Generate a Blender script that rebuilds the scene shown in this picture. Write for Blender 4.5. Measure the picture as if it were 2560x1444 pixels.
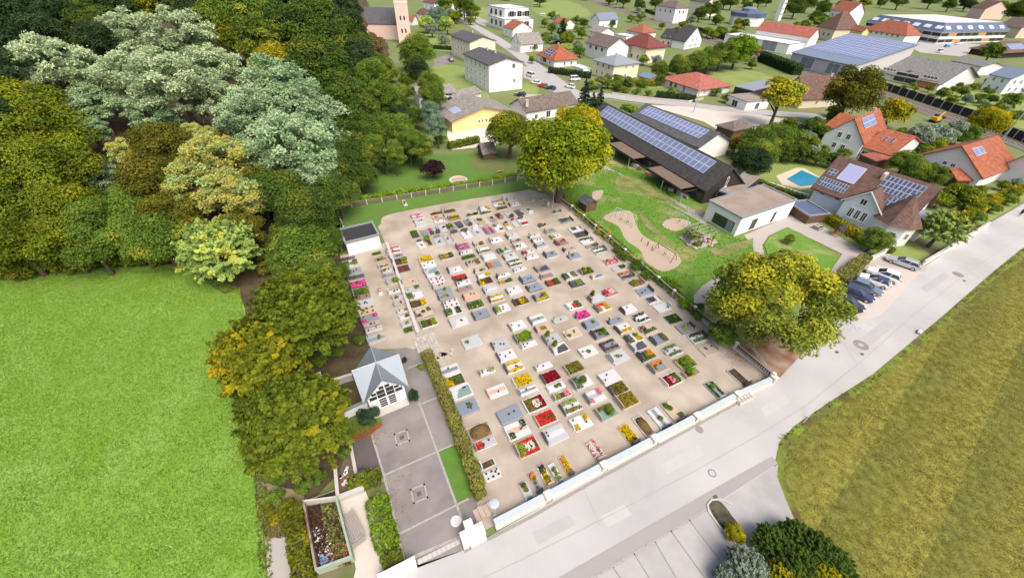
# Aerial view of a village cemetery beside a wood, meadow, kindergarten and houses
import bpy, math, random
import numpy as np
from mathutils import Vector, Matrix
random.seed(7)
rng = np.random.default_rng(7)
sc = bpy.context.scene
for _o in list(bpy.data.objects):
    bpy.data.objects.remove(_o)

# ---------------------------------------------------------------- camera
CAM_H = 40.0
F_PX, CX, CY = 977.4, 1280.0, 722.0          # photo is 2560 px wide
PITCH, ROLL, AZ = math.radians(40.45), math.radians(1.764), math.radians(27.03)
_f = Vector((0, math.cos(PITCH), -math.sin(PITCH)))
_r = Vector((1, 0, 0)); _u = _r.cross(_f)
RV = math.cos(ROLL) * _r + math.sin(ROLL) * _u
UV = -math.sin(ROLL) * _r + math.cos(ROLL) * _u
FV = _f
cam_d = bpy.data.cameras.new('camera'); cam = bpy.data.objects.new('camera', cam_d)
sc.collection.objects.link(cam); sc.camera = cam
cam_d.sensor_width = 36; cam_d.lens = F_PX / 2560 * 36
cam_d.clip_start = 0.5; cam_d.clip_end = 6000
cam.matrix_world = Matrix(((RV.x, UV.x, -FV.x, 0), (RV.y, UV.y, -FV.y, 0), (RV.z, UV.z, -FV.z, CAM_H), (0, 0, 0, 1)))

# ---------------------------------------------------------------- world, sun, exposure
SUN = Vector((0.36, -0.5, 0.9)).normalized()   # direction towards the sun
w = bpy.data.worlds.new('World'); sc.world = w; w.use_nodes = True
nt = w.node_tree; bg = nt.nodes['Background']
sky = nt.nodes.new('ShaderNodeTexSky'); sky.sky_type = 'NISHITA'; sky.sun_disc = False
sky.sun_elevation = math.asin(SUN.z); sky.sun_rotation = math.atan2(SUN.x, SUN.y)
sky.dust_density = 6.0; sky.air_density = 0.8; sky.ozone_density = 0.6
nt.links.new(sky.outputs[0], bg.inputs[0]); bg.inputs[1].default_value = 0.15
sun_d = bpy.data.lights.new('sun', 'SUN'); sun = bpy.data.objects.new('sun', sun_d)
sc.collection.objects.link(sun)
sun_d.energy = 1.5; sun_d.angle = math.radians(38); sun_d.color = (1.0, 0.965, 0.90)
sun.rotation_euler = SUN.to_track_quat('Z', 'Y').to_euler(); sun.location = (30, -40, 80)
sc.view_settings.view_transform = 'Standard'; sc.view_settings.look = 'None'
sc.view_settings.gamma = 1; sc.view_settings.use_curve_mapping = False
sc.view_settings.exposure = 0.60
sc.cycles.use_denoising = True
sc.cycles.max_bounces = 5; sc.cycles.diffuse_bounces = 3; sc.cycles.glossy_bounces = 2
sc.cycles.transmission_bounces = 3; sc.cycles.transparent_max_bounces = 4
sc.cycles.sample_clamp_indirect = 5

# ---------------------------------------------------------------- helpers
EA = Vector((math.cos(AZ), math.sin(AZ), 0)); EB = Vector((-math.sin(AZ), math.cos(AZ), 0))

def g(x, y, z=0.0):
    """a place seen at photo position (x, y), at height z above the ground"""
    d = FV * F_PX + RV * (x - CX) - UV * (y - CY)
    t = (CAM_H - z) / -d.z
    return Vector((d.x * t, d.y * t, z))

def px(p):
    v = Vector(p) - Vector((0, 0, CAM_H)); q = v.dot(FV)
    return CX + F_PX * v.dot(RV) / q, CY - F_PX * v.dot(UV) / q

def depth(p):
    return (Vector(p) - Vector((0, 0, CAM_H))).dot(FV)

def height_between(top, base):
    b = g(*base); best = (1e9, 3)
    for i in range(5, 400):
        z = i * 0.1
        d = (g(top[0], top[1], z).xy - b.xy).length
        if d < best[0]: best = (d, z)
    return best[1]

COL = sc.collection
ALL = []

class MB:
    """collects shapes and links them as one mesh object"""
    def __init__(s): s.v = []; s.f = []
    def quad(s, *p):
        n = len(s.v); s.v += [tuple(q) for q in p]; s.f.append(tuple(range(n, n + len(p))))
        return s
    def box(s, c, d, rz=0.0, tilt=None):
        cx, cy, cz = c; hx, hy, hz = d[0] / 2, d[1] / 2, d[2] / 2
        ca, sa = math.cos(rz), math.sin(rz); n = len(s.v)
        for z in (-hz, hz):
            for x, y in ((-hx, -hy), (hx, -hy), (hx, hy), (-hx, hy)):
                q = Vector((x, y, z))
                if tilt is not None: q = tilt @ q
                s.v.append((cx + q.x * ca - q.y * sa, cy + q.x * sa + q.y * ca, cz + q.z))
        for f in ((3, 2, 1, 0), (4, 5, 6, 7), (0, 1, 5, 4), (1, 2, 6, 5), (2, 3, 7, 6), (3, 0, 4, 7)):
            s.f.append(tuple(n + i for i in f))
        return s
    def prism(s, pts, z0, z1):
        n = len(s.v); k = len(pts)
        area = sum(pts[i][0] * pts[(i + 1) % k][1] - pts[(i + 1) % k][0] * pts[i][1] for i in range(k))
        if area < 0: pts = pts[::-1]
        for p in pts: s.v.append((p[0], p[1], z0))
        for p in pts: s.v.append((p[0], p[1], z1))
        s.f.append(tuple(n + i for i in range(k))[::-1]); s.f.append(tuple(n + k + i for i in range(k)))
        for i in range(k):
            j = (i + 1) % k; s.f.append((n + i, n + j, n + k + j, n + k + i))
        return s
    def tube(s, p0, p1, r0, r1=None, n=6, caps=True):
        r1 = r0 if r1 is None else r1
        p0, p1 = Vector(p0), Vector(p1); d = (p1 - p0).normalized()
        a = d.orthogonal().normalized(); b = d.cross(a); m = len(s.v)
        for p, r in ((p0, r0), (p1, r1)):
            for i in range(n):
                t = 2 * math.pi * i / n; q = p + a * (r * math.cos(t)) + b * (r * math.sin(t)); s.v.append(tuple(q))
        for i in range(n):
            j = (i + 1) % n; s.f.append((m + i, m + j, m + n + j, m + n + i))
        if caps:
            s.f.append(tuple(m + i for i in range(n))[::-1]); s.f.append(tuple(m + n + i for i in range(n)))
        return s
    def lathe(s, prof, c=(0, 0, 0), n=8):
        m = len(s.v); k = len(prof)
        for r, z in prof:
            for i in range(n):
                t = 2 * math.pi * i / n; s.v.append((c[0] + r * math.cos(t), c[1] + r * math.sin(t), c[2] + z))
        for a in range(k - 1):
            for i in range(n):
                j = (i + 1) % n; s.f.append((m + a * n + i, m + a * n + j, m + (a + 1) * n + j, m + (a + 1) * n + i))
        s.f.append(tuple(m + i for i in range(n))[::-1]); s.f.append(tuple(m + (k - 1) * n + i for i in range(n)))
        return s
    def blob(s, c, r, n=6, sq=1.0):
        prof = [(r * math.sin(t), -r * sq * math.cos(t)) for t in (0.35, 1.1, 1.9, 2.75)]
        return s.lathe(prof, c, n)
    def mesh(s, name, mat):
        me = bpy.data.meshes.new(name); me.from_pydata(s.v, [], s.f); me.update()
        if mat: me.materials.append(mat)
        return me
    def build(s, name, mat, parent=None, smooth=False, loc=None):
        me = s.mesh(name, mat)
        if smooth:
            for p in me.polygons: p.use_smooth = True
        return link(name, me, parent, loc)

def link(name, me, parent=None, loc=None, rz=0.0, scale=None):
    o = bpy.data.objects.new(name, me); COL.objects.link(o)
    if parent is not None: o.parent = parent
    if loc is not None: o.location = loc
    if rz: o.rotation_euler = (0, 0, rz)
    if scale is not None: o.scale = scale
    ALL.append(o)
    return o

def thing(name, label, cat, loc=(0, 0, 0), rz=0.0, group=None):
    o = link(name, None, None, loc, rz)
    return tag(o, label, cat, group)

def tag(o, label, cat, group=None):
    o['label'] = label; o['category'] = cat
    if group: o['group'] = group
    return o

def structure(o, label=None):
    o['kind'] = 'structure'
    if label: o['label'] = label
    return o

# ---------------------------------------------------------------- materials
MATS = {}
def lin(c):
    return tuple(c) + (1.0,) if len(c) == 3 else tuple(c)

def mat(name, col, rough=0.85, var=0.18, scale=2.0, bump=0.0, metal=0.0, spec=0.3, col2=None, scale2=None, objvar=0.0, detail=6, bscale=None, coat=0.0, mix=(0.35, 0.65)):
    """procedural surface: two noise layers between a darker and a lighter tone of one colour (or towards col2)"""
    if name in MATS: return MATS[name]
    m = bpy.data.materials.new(name); m.use_nodes = True; MATS[name] = m
    t = m.node_tree; N, L = t.nodes, t.links; p = N['Principled BSDF']
    p.inputs['Roughness'].default_value = rough; p.inputs['Metallic'].default_value = metal
    p.inputs['Specular IOR Level'].default_value = spec
    if coat: p.inputs['Coat Weight'].default_value = coat
    tc = N.new('ShaderNodeTexCoord')
    n1 = N.new('ShaderNodeTexNoise'); n1.inputs['Scale'].default_value = scale; n1.inputs['Detail'].default_value = detail
    n1.inputs['Roughness'].default_value = 0.65
    L.new(tc.outputs['Object'], n1.inputs['Vector'])
    mx = N.new('ShaderNodeMix'); mx.data_type = 'RGBA'
    dark = tuple(max(0, c * (1 - var)) for c in col); light = tuple(min(0.95, c * (1 + var)) for c in col)
    mx.inputs[6].default_value = lin(dark); mx.inputs[7].default_value = lin(light)
    L.new(n1.outputs['Fac'], mx.inputs[0]); out = mx.outputs[2]
    if col2 is not None:
        n2 = N.new('ShaderNodeTexNoise'); n2.inputs['Scale'].default_value = scale2 or scale * 0.25; n2.inputs['Detail'].default_value = 5
        L.new(tc.outputs['Object'], n2.inputs['Vector'])
        mr = N.new('ShaderNodeMapRange'); mr.inputs[1].default_value = mix[0]; mr.inputs[2].default_value = mix[1]
        L.new(n2.outputs['Fac'], mr.inputs[0])
        m2 = N.new('ShaderNodeMix'); m2.data_type = 'RGBA'; L.new(mr.outputs[0], m2.inputs[0]); L.new(out, m2.inputs[6])
        m2.inputs[7].default_value = lin(col2); out = m2.outputs[2]
    if objvar:
        oi = N.new('ShaderNodeObjectInfo'); hs = N.new('ShaderNodeHueSaturation'); ma = N.new('ShaderNodeMapRange')
        ma.inputs[3].default_value = 1 - objvar; ma.inputs[4].default_value = 1 + objvar
        L.new(oi.outputs['Random'], ma.inputs[0]); L.new(ma.outputs[0], hs.inputs['Value']); L.new(out, hs.inputs['Color']); out = hs.outputs[0]
    L.new(out, p.inputs['Base Color'])
    if bump:
        nb = N.new('ShaderNodeTexNoise'); nb.inputs['Scale'].default_value = bscale or scale * 3; nb.inputs['Detail'].default_value = 5
        L.new(tc.outputs['Object'], nb.inputs['Vector'])
        bm = N.new('ShaderNodeBump'); bm.inputs['Strength'].default_value = bump; bm.inputs['Distance'].default_value = 0.1
        L.new(nb.outputs['Fac'], bm.inputs['Height']); L.new(bm.outputs[0], p.inputs['Normal'])
    return m

def striped(name, c1, c2, per, axis=0, rough=0.8, duty=0.5, rz=0.0, var=0.12, bump=0.0, soft=0.12, wob=0.0):
    """surface with straight courses (roof tiles, boards, mown swaths) seen too small to build"""
    if name in MATS: return MATS[name]
    m = bpy.data.materials.new(name); m.use_nodes = True; MATS[name] = m
    t = m.node_tree; N, L = t.nodes, t.links; p = N['Principled BSDF']; p.inputs['Roughness'].default_value = rough
    p.inputs['Specular IOR Level'].default_value = 0.3
    tc = N.new('ShaderNodeTexCoord'); mp = N.new('ShaderNodeMapping'); mp.inputs['Rotation'].default_value = (0, 0, rz)
    L.new(tc.outputs['Object'], mp.inputs[0])
    sx = N.new('ShaderNodeSeparateXYZ'); L.new(mp.outputs[0], sx.inputs[0])
    mu = N.new('ShaderNodeMath'); mu.operation = 'MULTIPLY'; mu.inputs[1].default_value = 1 / per; L.new(sx.outputs[axis], mu.inputs[0])
    fr = N.new('ShaderNodeMath'); fr.operation = 'FRACT'; L.new(mu.outputs[0], fr.inputs[0])
    nz = N.new('ShaderNodeTexNoise'); nz.inputs['Scale'].default_value = 1.3; nz.inputs['Detail'].default_value = 8; L.new(tc.outputs['Object'], nz.inputs['Vector'])
    rp = N.new('ShaderNodeMapRange'); rp.inputs[1].default_value = duty - soft; rp.inputs[2].default_value = duty + soft; L.new(fr.outputs[0], rp.inputs[0])
    if wob:
        aw = N.new('ShaderNodeMath'); aw.operation = 'MULTIPLY_ADD'; aw.inputs[1].default_value = wob; L.new(nz.outputs['Fac'], aw.inputs[0]); L.new(fr.outputs[0], aw.inputs[2]); L.new(aw.outputs[0], rp.inputs[0])
    mx = N.new('ShaderNodeMix'); mx.data_type = 'RGBA'; mx.inputs[6].default_value = lin(c1); mx.inputs[7].default_value = lin(c2); L.new(rp.outputs[0], mx.inputs[0])
    m2 = N.new('ShaderNodeMix'); m2.data_type = 'RGBA'; m2.blend_type = 'MULTIPLY'; m2.inputs[0].default_value = 1.0
    rr = N.new('ShaderNodeMapRange'); rr.inputs[1].default_value = 0.3; rr.inputs[2].default_value = 0.7; rr.inputs[3].default_value = 1 - var * 2; rr.inputs[4].default_value = 1 + var
    L.new(nz.outputs['Fac'], rr.inputs[0]); L.new(mx.outputs[2], m2.inputs[6]); L.new(rr.outputs[0], m2.inputs[7])
    L.new(m2.outputs[2], p.inputs['Base Color'])
    if bump:
        bm = N.new('ShaderNodeBump'); bm.inputs['Strength'].default_value = bump; bm.inputs['Distance'].default_value = 0.05
        L.new(fr.outputs[0], bm.inputs['Height']); L.new(bm.outputs[0], p.inputs['Normal'])
    return m

def leafmat(name, c1, c2, c3=None, amount=0.3, trans=0.3, objvar=0.12):
    """leaves: colour differs from clump to clump and leaf to leaf (attribute 'var'); c3 is the autumn tone of some clumps"""
    if name in MATS: return MATS[name]
    m = bpy.data.materials.new(name); m.use_nodes = True; MATS[name] = m
    t = m.node_tree; N, L = t.nodes, t.links
    for n in list(N):
        if n.type != 'OUTPUT_MATERIAL': N.remove(n)
    out = [n for n in N if n.type == 'OUTPUT_MATERIAL'][0]
    at = N.new('ShaderNodeAttribute'); at.attribute_name = 'var'
    sp = N.new('ShaderNodeSeparateColor'); L.new(at.outputs['Color'], sp.inputs[0])
    ad = N.new('ShaderNodeMath'); ad.operation = 'MULTIPLY_ADD'; ad.inputs[1].default_value = 0.45; L.new(sp.outputs[1], ad.inputs[0])
    m1 = N.new('ShaderNodeMath'); m1.operation = 'MULTIPLY'; m1.inputs[1].default_value = 0.55; L.new(sp.outputs[0], m1.inputs[0]); L.new(m1.outputs[0], ad.inputs[2])
    mx = N.new('ShaderNodeMix'); mx.data_type = 'RGBA'; mx.inputs[6].default_value = lin(c1); mx.inputs[7].default_value = lin(c2); L.new(ad.outputs[0], mx.inputs[0])
    col = mx.outputs[2]
    if c3 is not None:
        gt = N.new('ShaderNodeMapRange'); gt.inputs[1].default_value = 1 - amount - 0.08; gt.inputs[2].default_value = 1 - amount + 0.12; L.new(sp.outputs[2], gt.inputs[0])
        m3 = N.new('ShaderNodeMix'); m3.data_type = 'RGBA'; L.new(gt.outputs[0], m3.inputs[0]); L.new(col, m3.inputs[6]); m3.inputs[7].default_value = lin(c3); col = m3.outputs[2]
    oi = N.new('ShaderNodeObjectInfo'); hs = N.new('ShaderNodeHueSaturation'); ma = N.new('ShaderNodeMapRange')
    ma.inputs[3].default_value = 1 - objvar; ma.inputs[4].default_value = 1 + objvar; L.new(oi.outputs['Random'], ma.inputs[0])
    L.new(ma.outputs[0], hs.inputs['Value']); L.new(col, hs.inputs['Color']); col = hs.outputs[0]
    d = N.new('ShaderNodeBsdfDiffuse'); tr = N.new('ShaderNodeBsdfTranslucent'); ms = N.new('ShaderNodeMixShader'); ms.inputs[0].default_value = trans
    L.new(col, d.inputs[0]); L.new(col, tr.inputs[0]); L.new(d.outputs[0], ms.inputs[1]); L.new(tr.outputs[0], ms.inputs[2]); L.new(ms.outputs[0], out.inputs[0])
    return m

# ---------------------------------------------------------------- leaf geometry
def leaf_mesh(name, P, Nn, S, lobe, autumn, mat_, aspect=0.7):
    """one rhombus leaf clump per point P, facing Nn, of size S"""
    n = len(P); P = np.asarray(P, float); Nn = np.asarray(Nn, float)
    Nn /= np.linalg.norm(Nn, axis=1)[:, None] + 1e-9
    t = rng.normal(size=(n, 3)); t -= (t * Nn).sum(1)[:, None] * Nn; t /= np.linalg.norm(t, axis=1)[:, None] + 1e-9
    b = np.cross(Nn, t); S = np.asarray(S)[:, None]
    bend = Nn * S * 0.22
    V = np.empty((n, 4, 3)); V[:, 0] = P - t * S + 0 * b; V[:, 1] = P - b * S * aspect + bend; V[:, 2] = P + t * S; V[:, 3] = P + b * S * aspect + bend
    me = bpy.data.meshes.new(name); me.vertices.add(4 * n); me.loops.add(4 * n); me.polygons.add(n)
    me.vertices.foreach_set('co', V.reshape(-1)); me.loops.foreach_set('vertex_index', np.arange(4 * n, dtype=np.int32))
    me.polygons.foreach_set('loop_start', np.arange(0, 4 * n, 4, dtype=np.int32))
    me.update(calc_edges=True)
    ca = me.color_attributes.new('var', 'FLOAT_COLOR', 'POINT')
    c = np.ones((n, 4, 4), np.float32); c[:, :, 0] = np.asarray(lobe)[:, None]; c[:, :, 1] = rng.random(n)[:, None]; c[:, :, 2] = np.asarray(autumn)[:, None]
    ca.data.foreach_set('color', c.reshape(-1))
    me.materials.append(mat_)
    return me

def unit(n):
    d = rng.normal(size=(n, 3)); return d / np.linalg.norm(d, axis=1)[:, None]
# ---------------------------------------------------------------- crowns (unit radius, shared between trees of a kind)
def crown_lobed(name, lobes=46, n=9000, leaf=0.045, vs=0.85, lr=(0.22, 0.38), flat=0.8, low=-0.55, up=0.5, inner=0.12):
    c = []; 
    while len(c) < lobes:
        d = unit(1)[0]
        if d[2] < low: continue
        r = 0.48 + 0.34 * rng.random()
        q = d * r; q[2] *= vs
        if c and min(np.linalg.norm(np.array(c) - q, axis=1)) < 0.13: continue
        c.append(q)
    c = np.array(c); rad = rng.uniform(lr[0], lr[1], lobes); val = rng.random(lobes); aut = rng.random(lobes)
    k = rng.choice(lobes, n, p=rad ** 2 / (rad ** 2).sum()); d = unit(n); d[:, 2] = np.where(d[:, 2] < -0.35, -d[:, 2], d[:, 2])
    rr = rad[k] * (0.72 + 0.36 * rng.random(n)) ; off = d * rr[:, None]; off[:, 2] *= flat
    P = c[k] + off
    ni = int(n * inner); P[:ni] = unit(ni) * (rng.random(ni) ** 0.5 * 0.55)[:, None] * np.array([1, 1, vs])
    Nn = d * 0.8 + np.array([0, 0, up]) + rng.normal(size=(n, 3)) * 0.45
    return leaf_mesh(name, P, Nn, leaf * rng.uniform(0.6, 1.35, n), val[k], np.clip(aut[k] + rng.normal(size=n) * 0.08, 0, 1), None)

def crown_feather(name, n=12000):
    """layered flat sprays, as on a locust tree"""
    L = 95; c = []
    while len(c) < L:
        d = unit(1)[0]
        if d[2] < -0.6: continue
        q = d * (0.45 + 0.5 * rng.random()); q[2] *= 0.9; c.append(q)
    c = np.array(c); rad = rng.uniform(0.12, 0.26, L); val = rng.random(L); aut = rng.random(L)
    k = rng.choice(L, n, p=rad ** 2 / (rad ** 2).sum())
    a = rng.random(n) * 6.283; r = rng.random(n) ** 0.5 * rad[k] * rng.uniform(0.6, 1.25, n)
    P = c[k] + np.stack([r * np.cos(a), r * np.sin(a), rng.normal(size=n) * 0.035 - (r / 0.2) ** 2 * 0.05 + 0.03], 1)
    Nn = np.array([0, 0, 1.0]) + rng.normal(size=(n, 3)) * 0.55
    return leaf_mesh(name, P, Nn, 0.031 * rng.uniform(0.45, 1.4, n), val[k], np.clip(aut[k] + rng.normal(size=n) * 0.06, 0, 1), None)

def crown_spray(name, n=11000, vs=0.9, sprays=260, length=0.42):
    """pointed fans of twigs, as on a hornbeam or willow"""
    d = unit(sprays); d[:, 2] = np.where(d[:, 2] < -0.45, -d[:, 2], d[:, 2])
    base = d * rng.uniform(0.35, 0.66, sprays)[:, None]; base[:, 2] *= vs
    dirv = d * 0.8 + np.array([0, 0, 0.45]) + rng.normal(size=(sprays, 3)) * 0.25; dirv /= np.linalg.norm(dirv, axis=1)[:, None]
    side = np.cross(dirv, np.array([0, 0, 1.0])); side /= np.linalg.norm(side, axis=1)[:, None] + 1e-6
    ln = length * rng.uniform(0.6, 1.25, sprays); val = rng.random(sprays)
    # autumn follows broad patches of the crown
    patch = unit(14); pv = rng.random(14); near = (d @ patch.T).argmax(1); aut = np.clip(pv[near] * 0.55 + rng.random(sprays) * 0.45 + rng.normal(size=sprays) * 0.05, 0, 1)
    k = rng.integers(0, sprays, n); t = rng.random(n) ** 0.8; wd = 0.14 * (1 - t * 0.8)
    s = rng.uniform(-1, 1, n) * wd
    P = base[k] + dirv[k] * (t * ln[k])[:, None] + side[k] * s[:, None] + np.array([0, 0, -1.0]) * ((t ** 2 * 0.16 * ln[k]) + abs(s) * 0.4)[:, None] + rng.normal(size=(n, 3)) * 0.015
    Nn = np.array([0, 0, 0.8]) + d[k] * 0.6 + rng.normal(size=(n, 3)) * 0.45
    return leaf_mesh(name, P, Nn, (0.042 if n < 20000 else 0.031) * rng.uniform(0.45, 1.4, n), val[k], aut[k], None)

def crown_conifer(name, n=7000, h=2.6):
    """whorls of drooping branches; unit radius at the foot, h high, base at z = -h/2"""
    P = []; Nn = []; lob = []; br = 150
    for i in range(br):
        t = (i + rng.random()) / br; z = -h / 2 + t * h; R = (1 - t) ** 0.85 * rng.uniform(0.8, 1.1) + 0.04; a = rng.random() * 6.283
        m = max(8, int(n * R / (br * 0.55))); s = rng.random(m) ** 0.7; w = rng.uniform(-1, 1, m) * 0.16 * (1.1 - s) * (R + 0.3)
        x = np.cos(a) * s * R - np.sin(a) * w; y = np.sin(a) * s * R + np.cos(a) * w; zz = z - s ** 1.5 * 0.22 * R + rng.normal(size=m) * 0.02
        P.append(np.stack([x, y, zz], 1)); Nn.append(np.tile([np.cos(a) * 0.5, np.sin(a) * 0.5, 0.9], (m, 1)) + rng.normal(size=(m, 3)) * 0.35); lob.append(np.full(m, rng.random()))
    P = np.concatenate(P); Nn = np.concatenate(Nn); lob = np.concatenate(lob); m = len(P)
    return leaf_mesh(name, P, Nn, 0.055 * rng.uniform(0.6, 1.3, m), lob, lob, None)

def crown_weep(name, n=14000):
    """billowing upright plumes of a big willow"""
    L = 120; c = []
    while len(c) < L:
        d = unit(1)[0]
        if d[2] < -0.45: continue
        q = d * (0.55 + 0.35 * rng.random()); q[2] *= 0.85; c.append(q)
    c = np.array(c); rad = rng.uniform(0.12, 0.24, L); val = rng.random(L); patch = unit(9); pv = rng.random(9)
    aut = np.clip(pv[(c @ patch.T).argmax(1)] * 0.35 + 0.3 + c[:, 2] * 0.25 + rng.normal(size=L) * 0.22, 0, 1)
    k = rng.choice(L, n, p=rad ** 2 / (rad ** 2).sum()); d = unit(n); d[:, 2] = np.abs(d[:, 2]) * 1.3 - 0.35
    P = c[k] + d * (rad[k] * rng.uniform(0.6, 1.1, n))[:, None] + rng.normal(size=(n, 3)) * 0.012
    Nn = d * 0.7 + np.array([0, 0, 0.5]) + rng.normal(size=(n, 3)) * 0.5
    return leaf_mesh(name, P, Nn, 0.027 * rng.uniform(0.5, 1.4, n), val[k], np.clip(aut[k] + rng.normal(size=n) * .06, 0, 1), None, aspect=0.5)

def shrub_mesh(name, n=1500, leaf=0.09, lobes=12, vs=0.8):
    return crown_lobed(name, lobes=lobes, n=n, leaf=leaf, vs=vs, lr=(0.35, 0.55), low=-0.2, inner=0.1)

ARCH = {}
for i in range(3): ARCH['broad%d' % i] = crown_lobed('crown', lobes=52 + i * 8, n=17000, leaf=0.034)
for i in range(2): ARCH['tall%d' % i] = crown_lobed('crown', lobes=60, n=17000, leaf=0.037, vs=1.35)
for i in range(2): ARCH['feather%d' % i] = crown_feather('crown', 21000)
for i in range(2): ARCH['spray%d' % i] = crown_spray('crown', 15000)
for i in range(2): ARCH['conifer%d' % i] = crown_conifer('crown')
ARCH['weep0'] = crown_weep('crown', 34000)
ARCH['walnut0'] = crown_lobed('crown', lobes=95, n=24000, leaf=0.03, lr=(0.16, 0.3), low=-0.62)
ARCH['near0'] = crown_spray('crown', 44000, sprays=420, length=0.38)
ARCH['near1'] = crown_spray('crown', 44000, sprays=380, length=0.42, vs=0.95)
ARCH['near2'] = crown_spray('crown', 44000, sprays=420, length=0.36, vs=0.85)
for i in range(3): ARCH['shrub%d' % i] = shrub_mesh('foliage', 1800, 0.085)
for i in range(2): ARCH['small%d' % i] = crown_lobed('crown', lobes=26, n=3200, leaf=0.07, lr=(0.26, 0.42))
for i in range(2): ARCH['column%d' % i] = crown_lobed('crown', lobes=40, n=4000, leaf=0.075, vs=2.2, lr=(0.3, 0.45))
NVAR = {}
for k in ARCH: NVAR[k[:-1]] = NVAR.get(k[:-1], 0) + 1

def trunk_mesh(seed, r=0.09):
    R = random.Random(seed); b = MB()
    b.tube((0, 0, -0.03), (0.02, 0.01, 0.45), r, r * 0.75, 8, False); b.tube((0.02, 0.01, 0.45), (0, 0.03, 1.0), r * 0.75, r * 0.4, 7, False)
    b.tube((0, 0.03, 1.0), (0.04, 0, 1.35), r * 0.4, r * 0.12, 5, False)
    for i in range(7):
        a = i * 0.9 + R.random(); z = 0.42 + 0.09 * i
        p = Vector((0, 0, z)); q = Vector((math.cos(a) * 0.33, math.sin(a) * 0.33, z + 0.22)); e = Vector((math.cos(a + .2) * 0.62, math.sin(a + .2) * 0.62, z + 0.4))
        b.tube(p, q, r * 0.42, r * 0.26, 5, False); b.tube(q, e, r * 0.26, r * 0.08, 4, False)
    return b.mesh('trunk', None)
TRUNKS = [trunk_mesh(i) for i in range(3)]
BARK = mat('bark', (0.10, 0.075, 0.055), 0.9, 0.35, 5, 0.6)

LEAF = {
    'pale': leafmat('leaf_pale', (0.24, 0.33, 0.16), (0.62, 0.72, 0.43), None),
    'palegreen': leafmat('leaf_pale_green', (0.17, 0.29, 0.13), (0.52, 0.66, 0.38), None),
    'lemon': leafmat('leaf_lemon', (0.27, 0.28, 0.06), (0.68, 0.64, 0.17), (0.44, 0.56, 0.20), 0.4),
    'dark': leafmat('leaf_dark', (0.034, 0.070, 0.014), (0.12, 0.19, 0.035), (0.17, 0.20, 0.03), 0.2),
    'deep': leafmat('leaf_deep', (0.022, 0.046, 0.020), (0.075, 0.12, 0.045), None),
    'mid': leafmat('leaf_mid', (0.05, 0.105, 0.016), (0.19, 0.28, 0.045), (0.28, 0.30, 0.04), 0.2),
    'olive': leafmat('leaf_olive', (0.055, 0.09, 0.010), (0.225, 0.285, 0.028), (0.30, 0.30, 0.022), 0.2),
    'hornbeam': leafmat('leaf_hornbeam', (0.05, 0.078, 0.010), (0.20, 0.255, 0.026), (0.29, 0.275, 0.02), 0.22),
    'brown': leafmat('leaf_brown', (0.055, 0.062, 0.010), (0.18, 0.18, 0.028), (0.22, 0.19, 0.025), 0.2),
    'autumn': leafmat('leaf_autumn', (0.07, 0.095, 0.010), (0.25, 0.28, 0.024), (0.42, 0.34, 0.02), 0.30),
    'gold': leafmat('leaf_gold', (0.14, 0.155, 0.010), (0.38, 0.36, 0.024), (0.54, 0.42, 0.018), 0.35),
    'walnut': leafmat('leaf_walnut', (0.065, 0.11, 0.008), (0.29, 0.37, 0.026), (0.42, 0.42, 0.02), 0.25),
    'willow': leafmat('leaf_willow', (0.10, 0.15, 0.02), (0.40, 0.46, 0.07), (0.56, 0.53, 0.045), 0.20),
    'lime': leafmat('leaf_lime', (0.15, 0.23, 0.05), (0.46, 0.60, 0.16), (0.54, 0.56, 0.10), 0.2),
    'yellow': leafmat('leaf_yellow', (0.20, 0.19, 0.01), (0.52, 0.45, 0.03), (0.30, 0.33, 0.03), 0.3),
    'fresh': leafmat('leaf_fresh', (0.08, 0.17, 0.012), (0.27, 0.42, 0.035), None),
    'purple': leafmat('leaf_purple', (0.012, 0.007, 0.009), (0.055, 0.028, 0.036), None),
    'needle': leafmat('leaf_needle', (0.012, 0.028, 0.014), (0.05, 0.085, 0.042), None, trans=0.1),
    'bluegreen': leafmat('leaf_bluegreen', (0.08, 0.15, 0.08), (0.30, 0.41, 0.27), None),
    'silver': leafmat('leaf_silver', (0.09, 0.13, 0.085), (0.40, 0.47, 0.34), None),
    'rust': leafmat('leaf_rust', (0.16, 0.06, 0.01), (0.40, 0.20, 0.03), (0.12, 0.14, 0.02), 0.3),
    'tan': leafmat('leaf_tan', (0.16, 0.10, 0.035), (0.36, 0.25, 0.10), None),
    'hedge': leafmat('leaf_hedge', (0.11, 0.12, 0.022), (0.37, 0.36, 0.085), (0.25, 0.21, 0.045), 0.2),
}
def slot(o, m):
    o.material_slots[0].link = 'OBJECT'; o.material_slots[0].material = m

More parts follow.
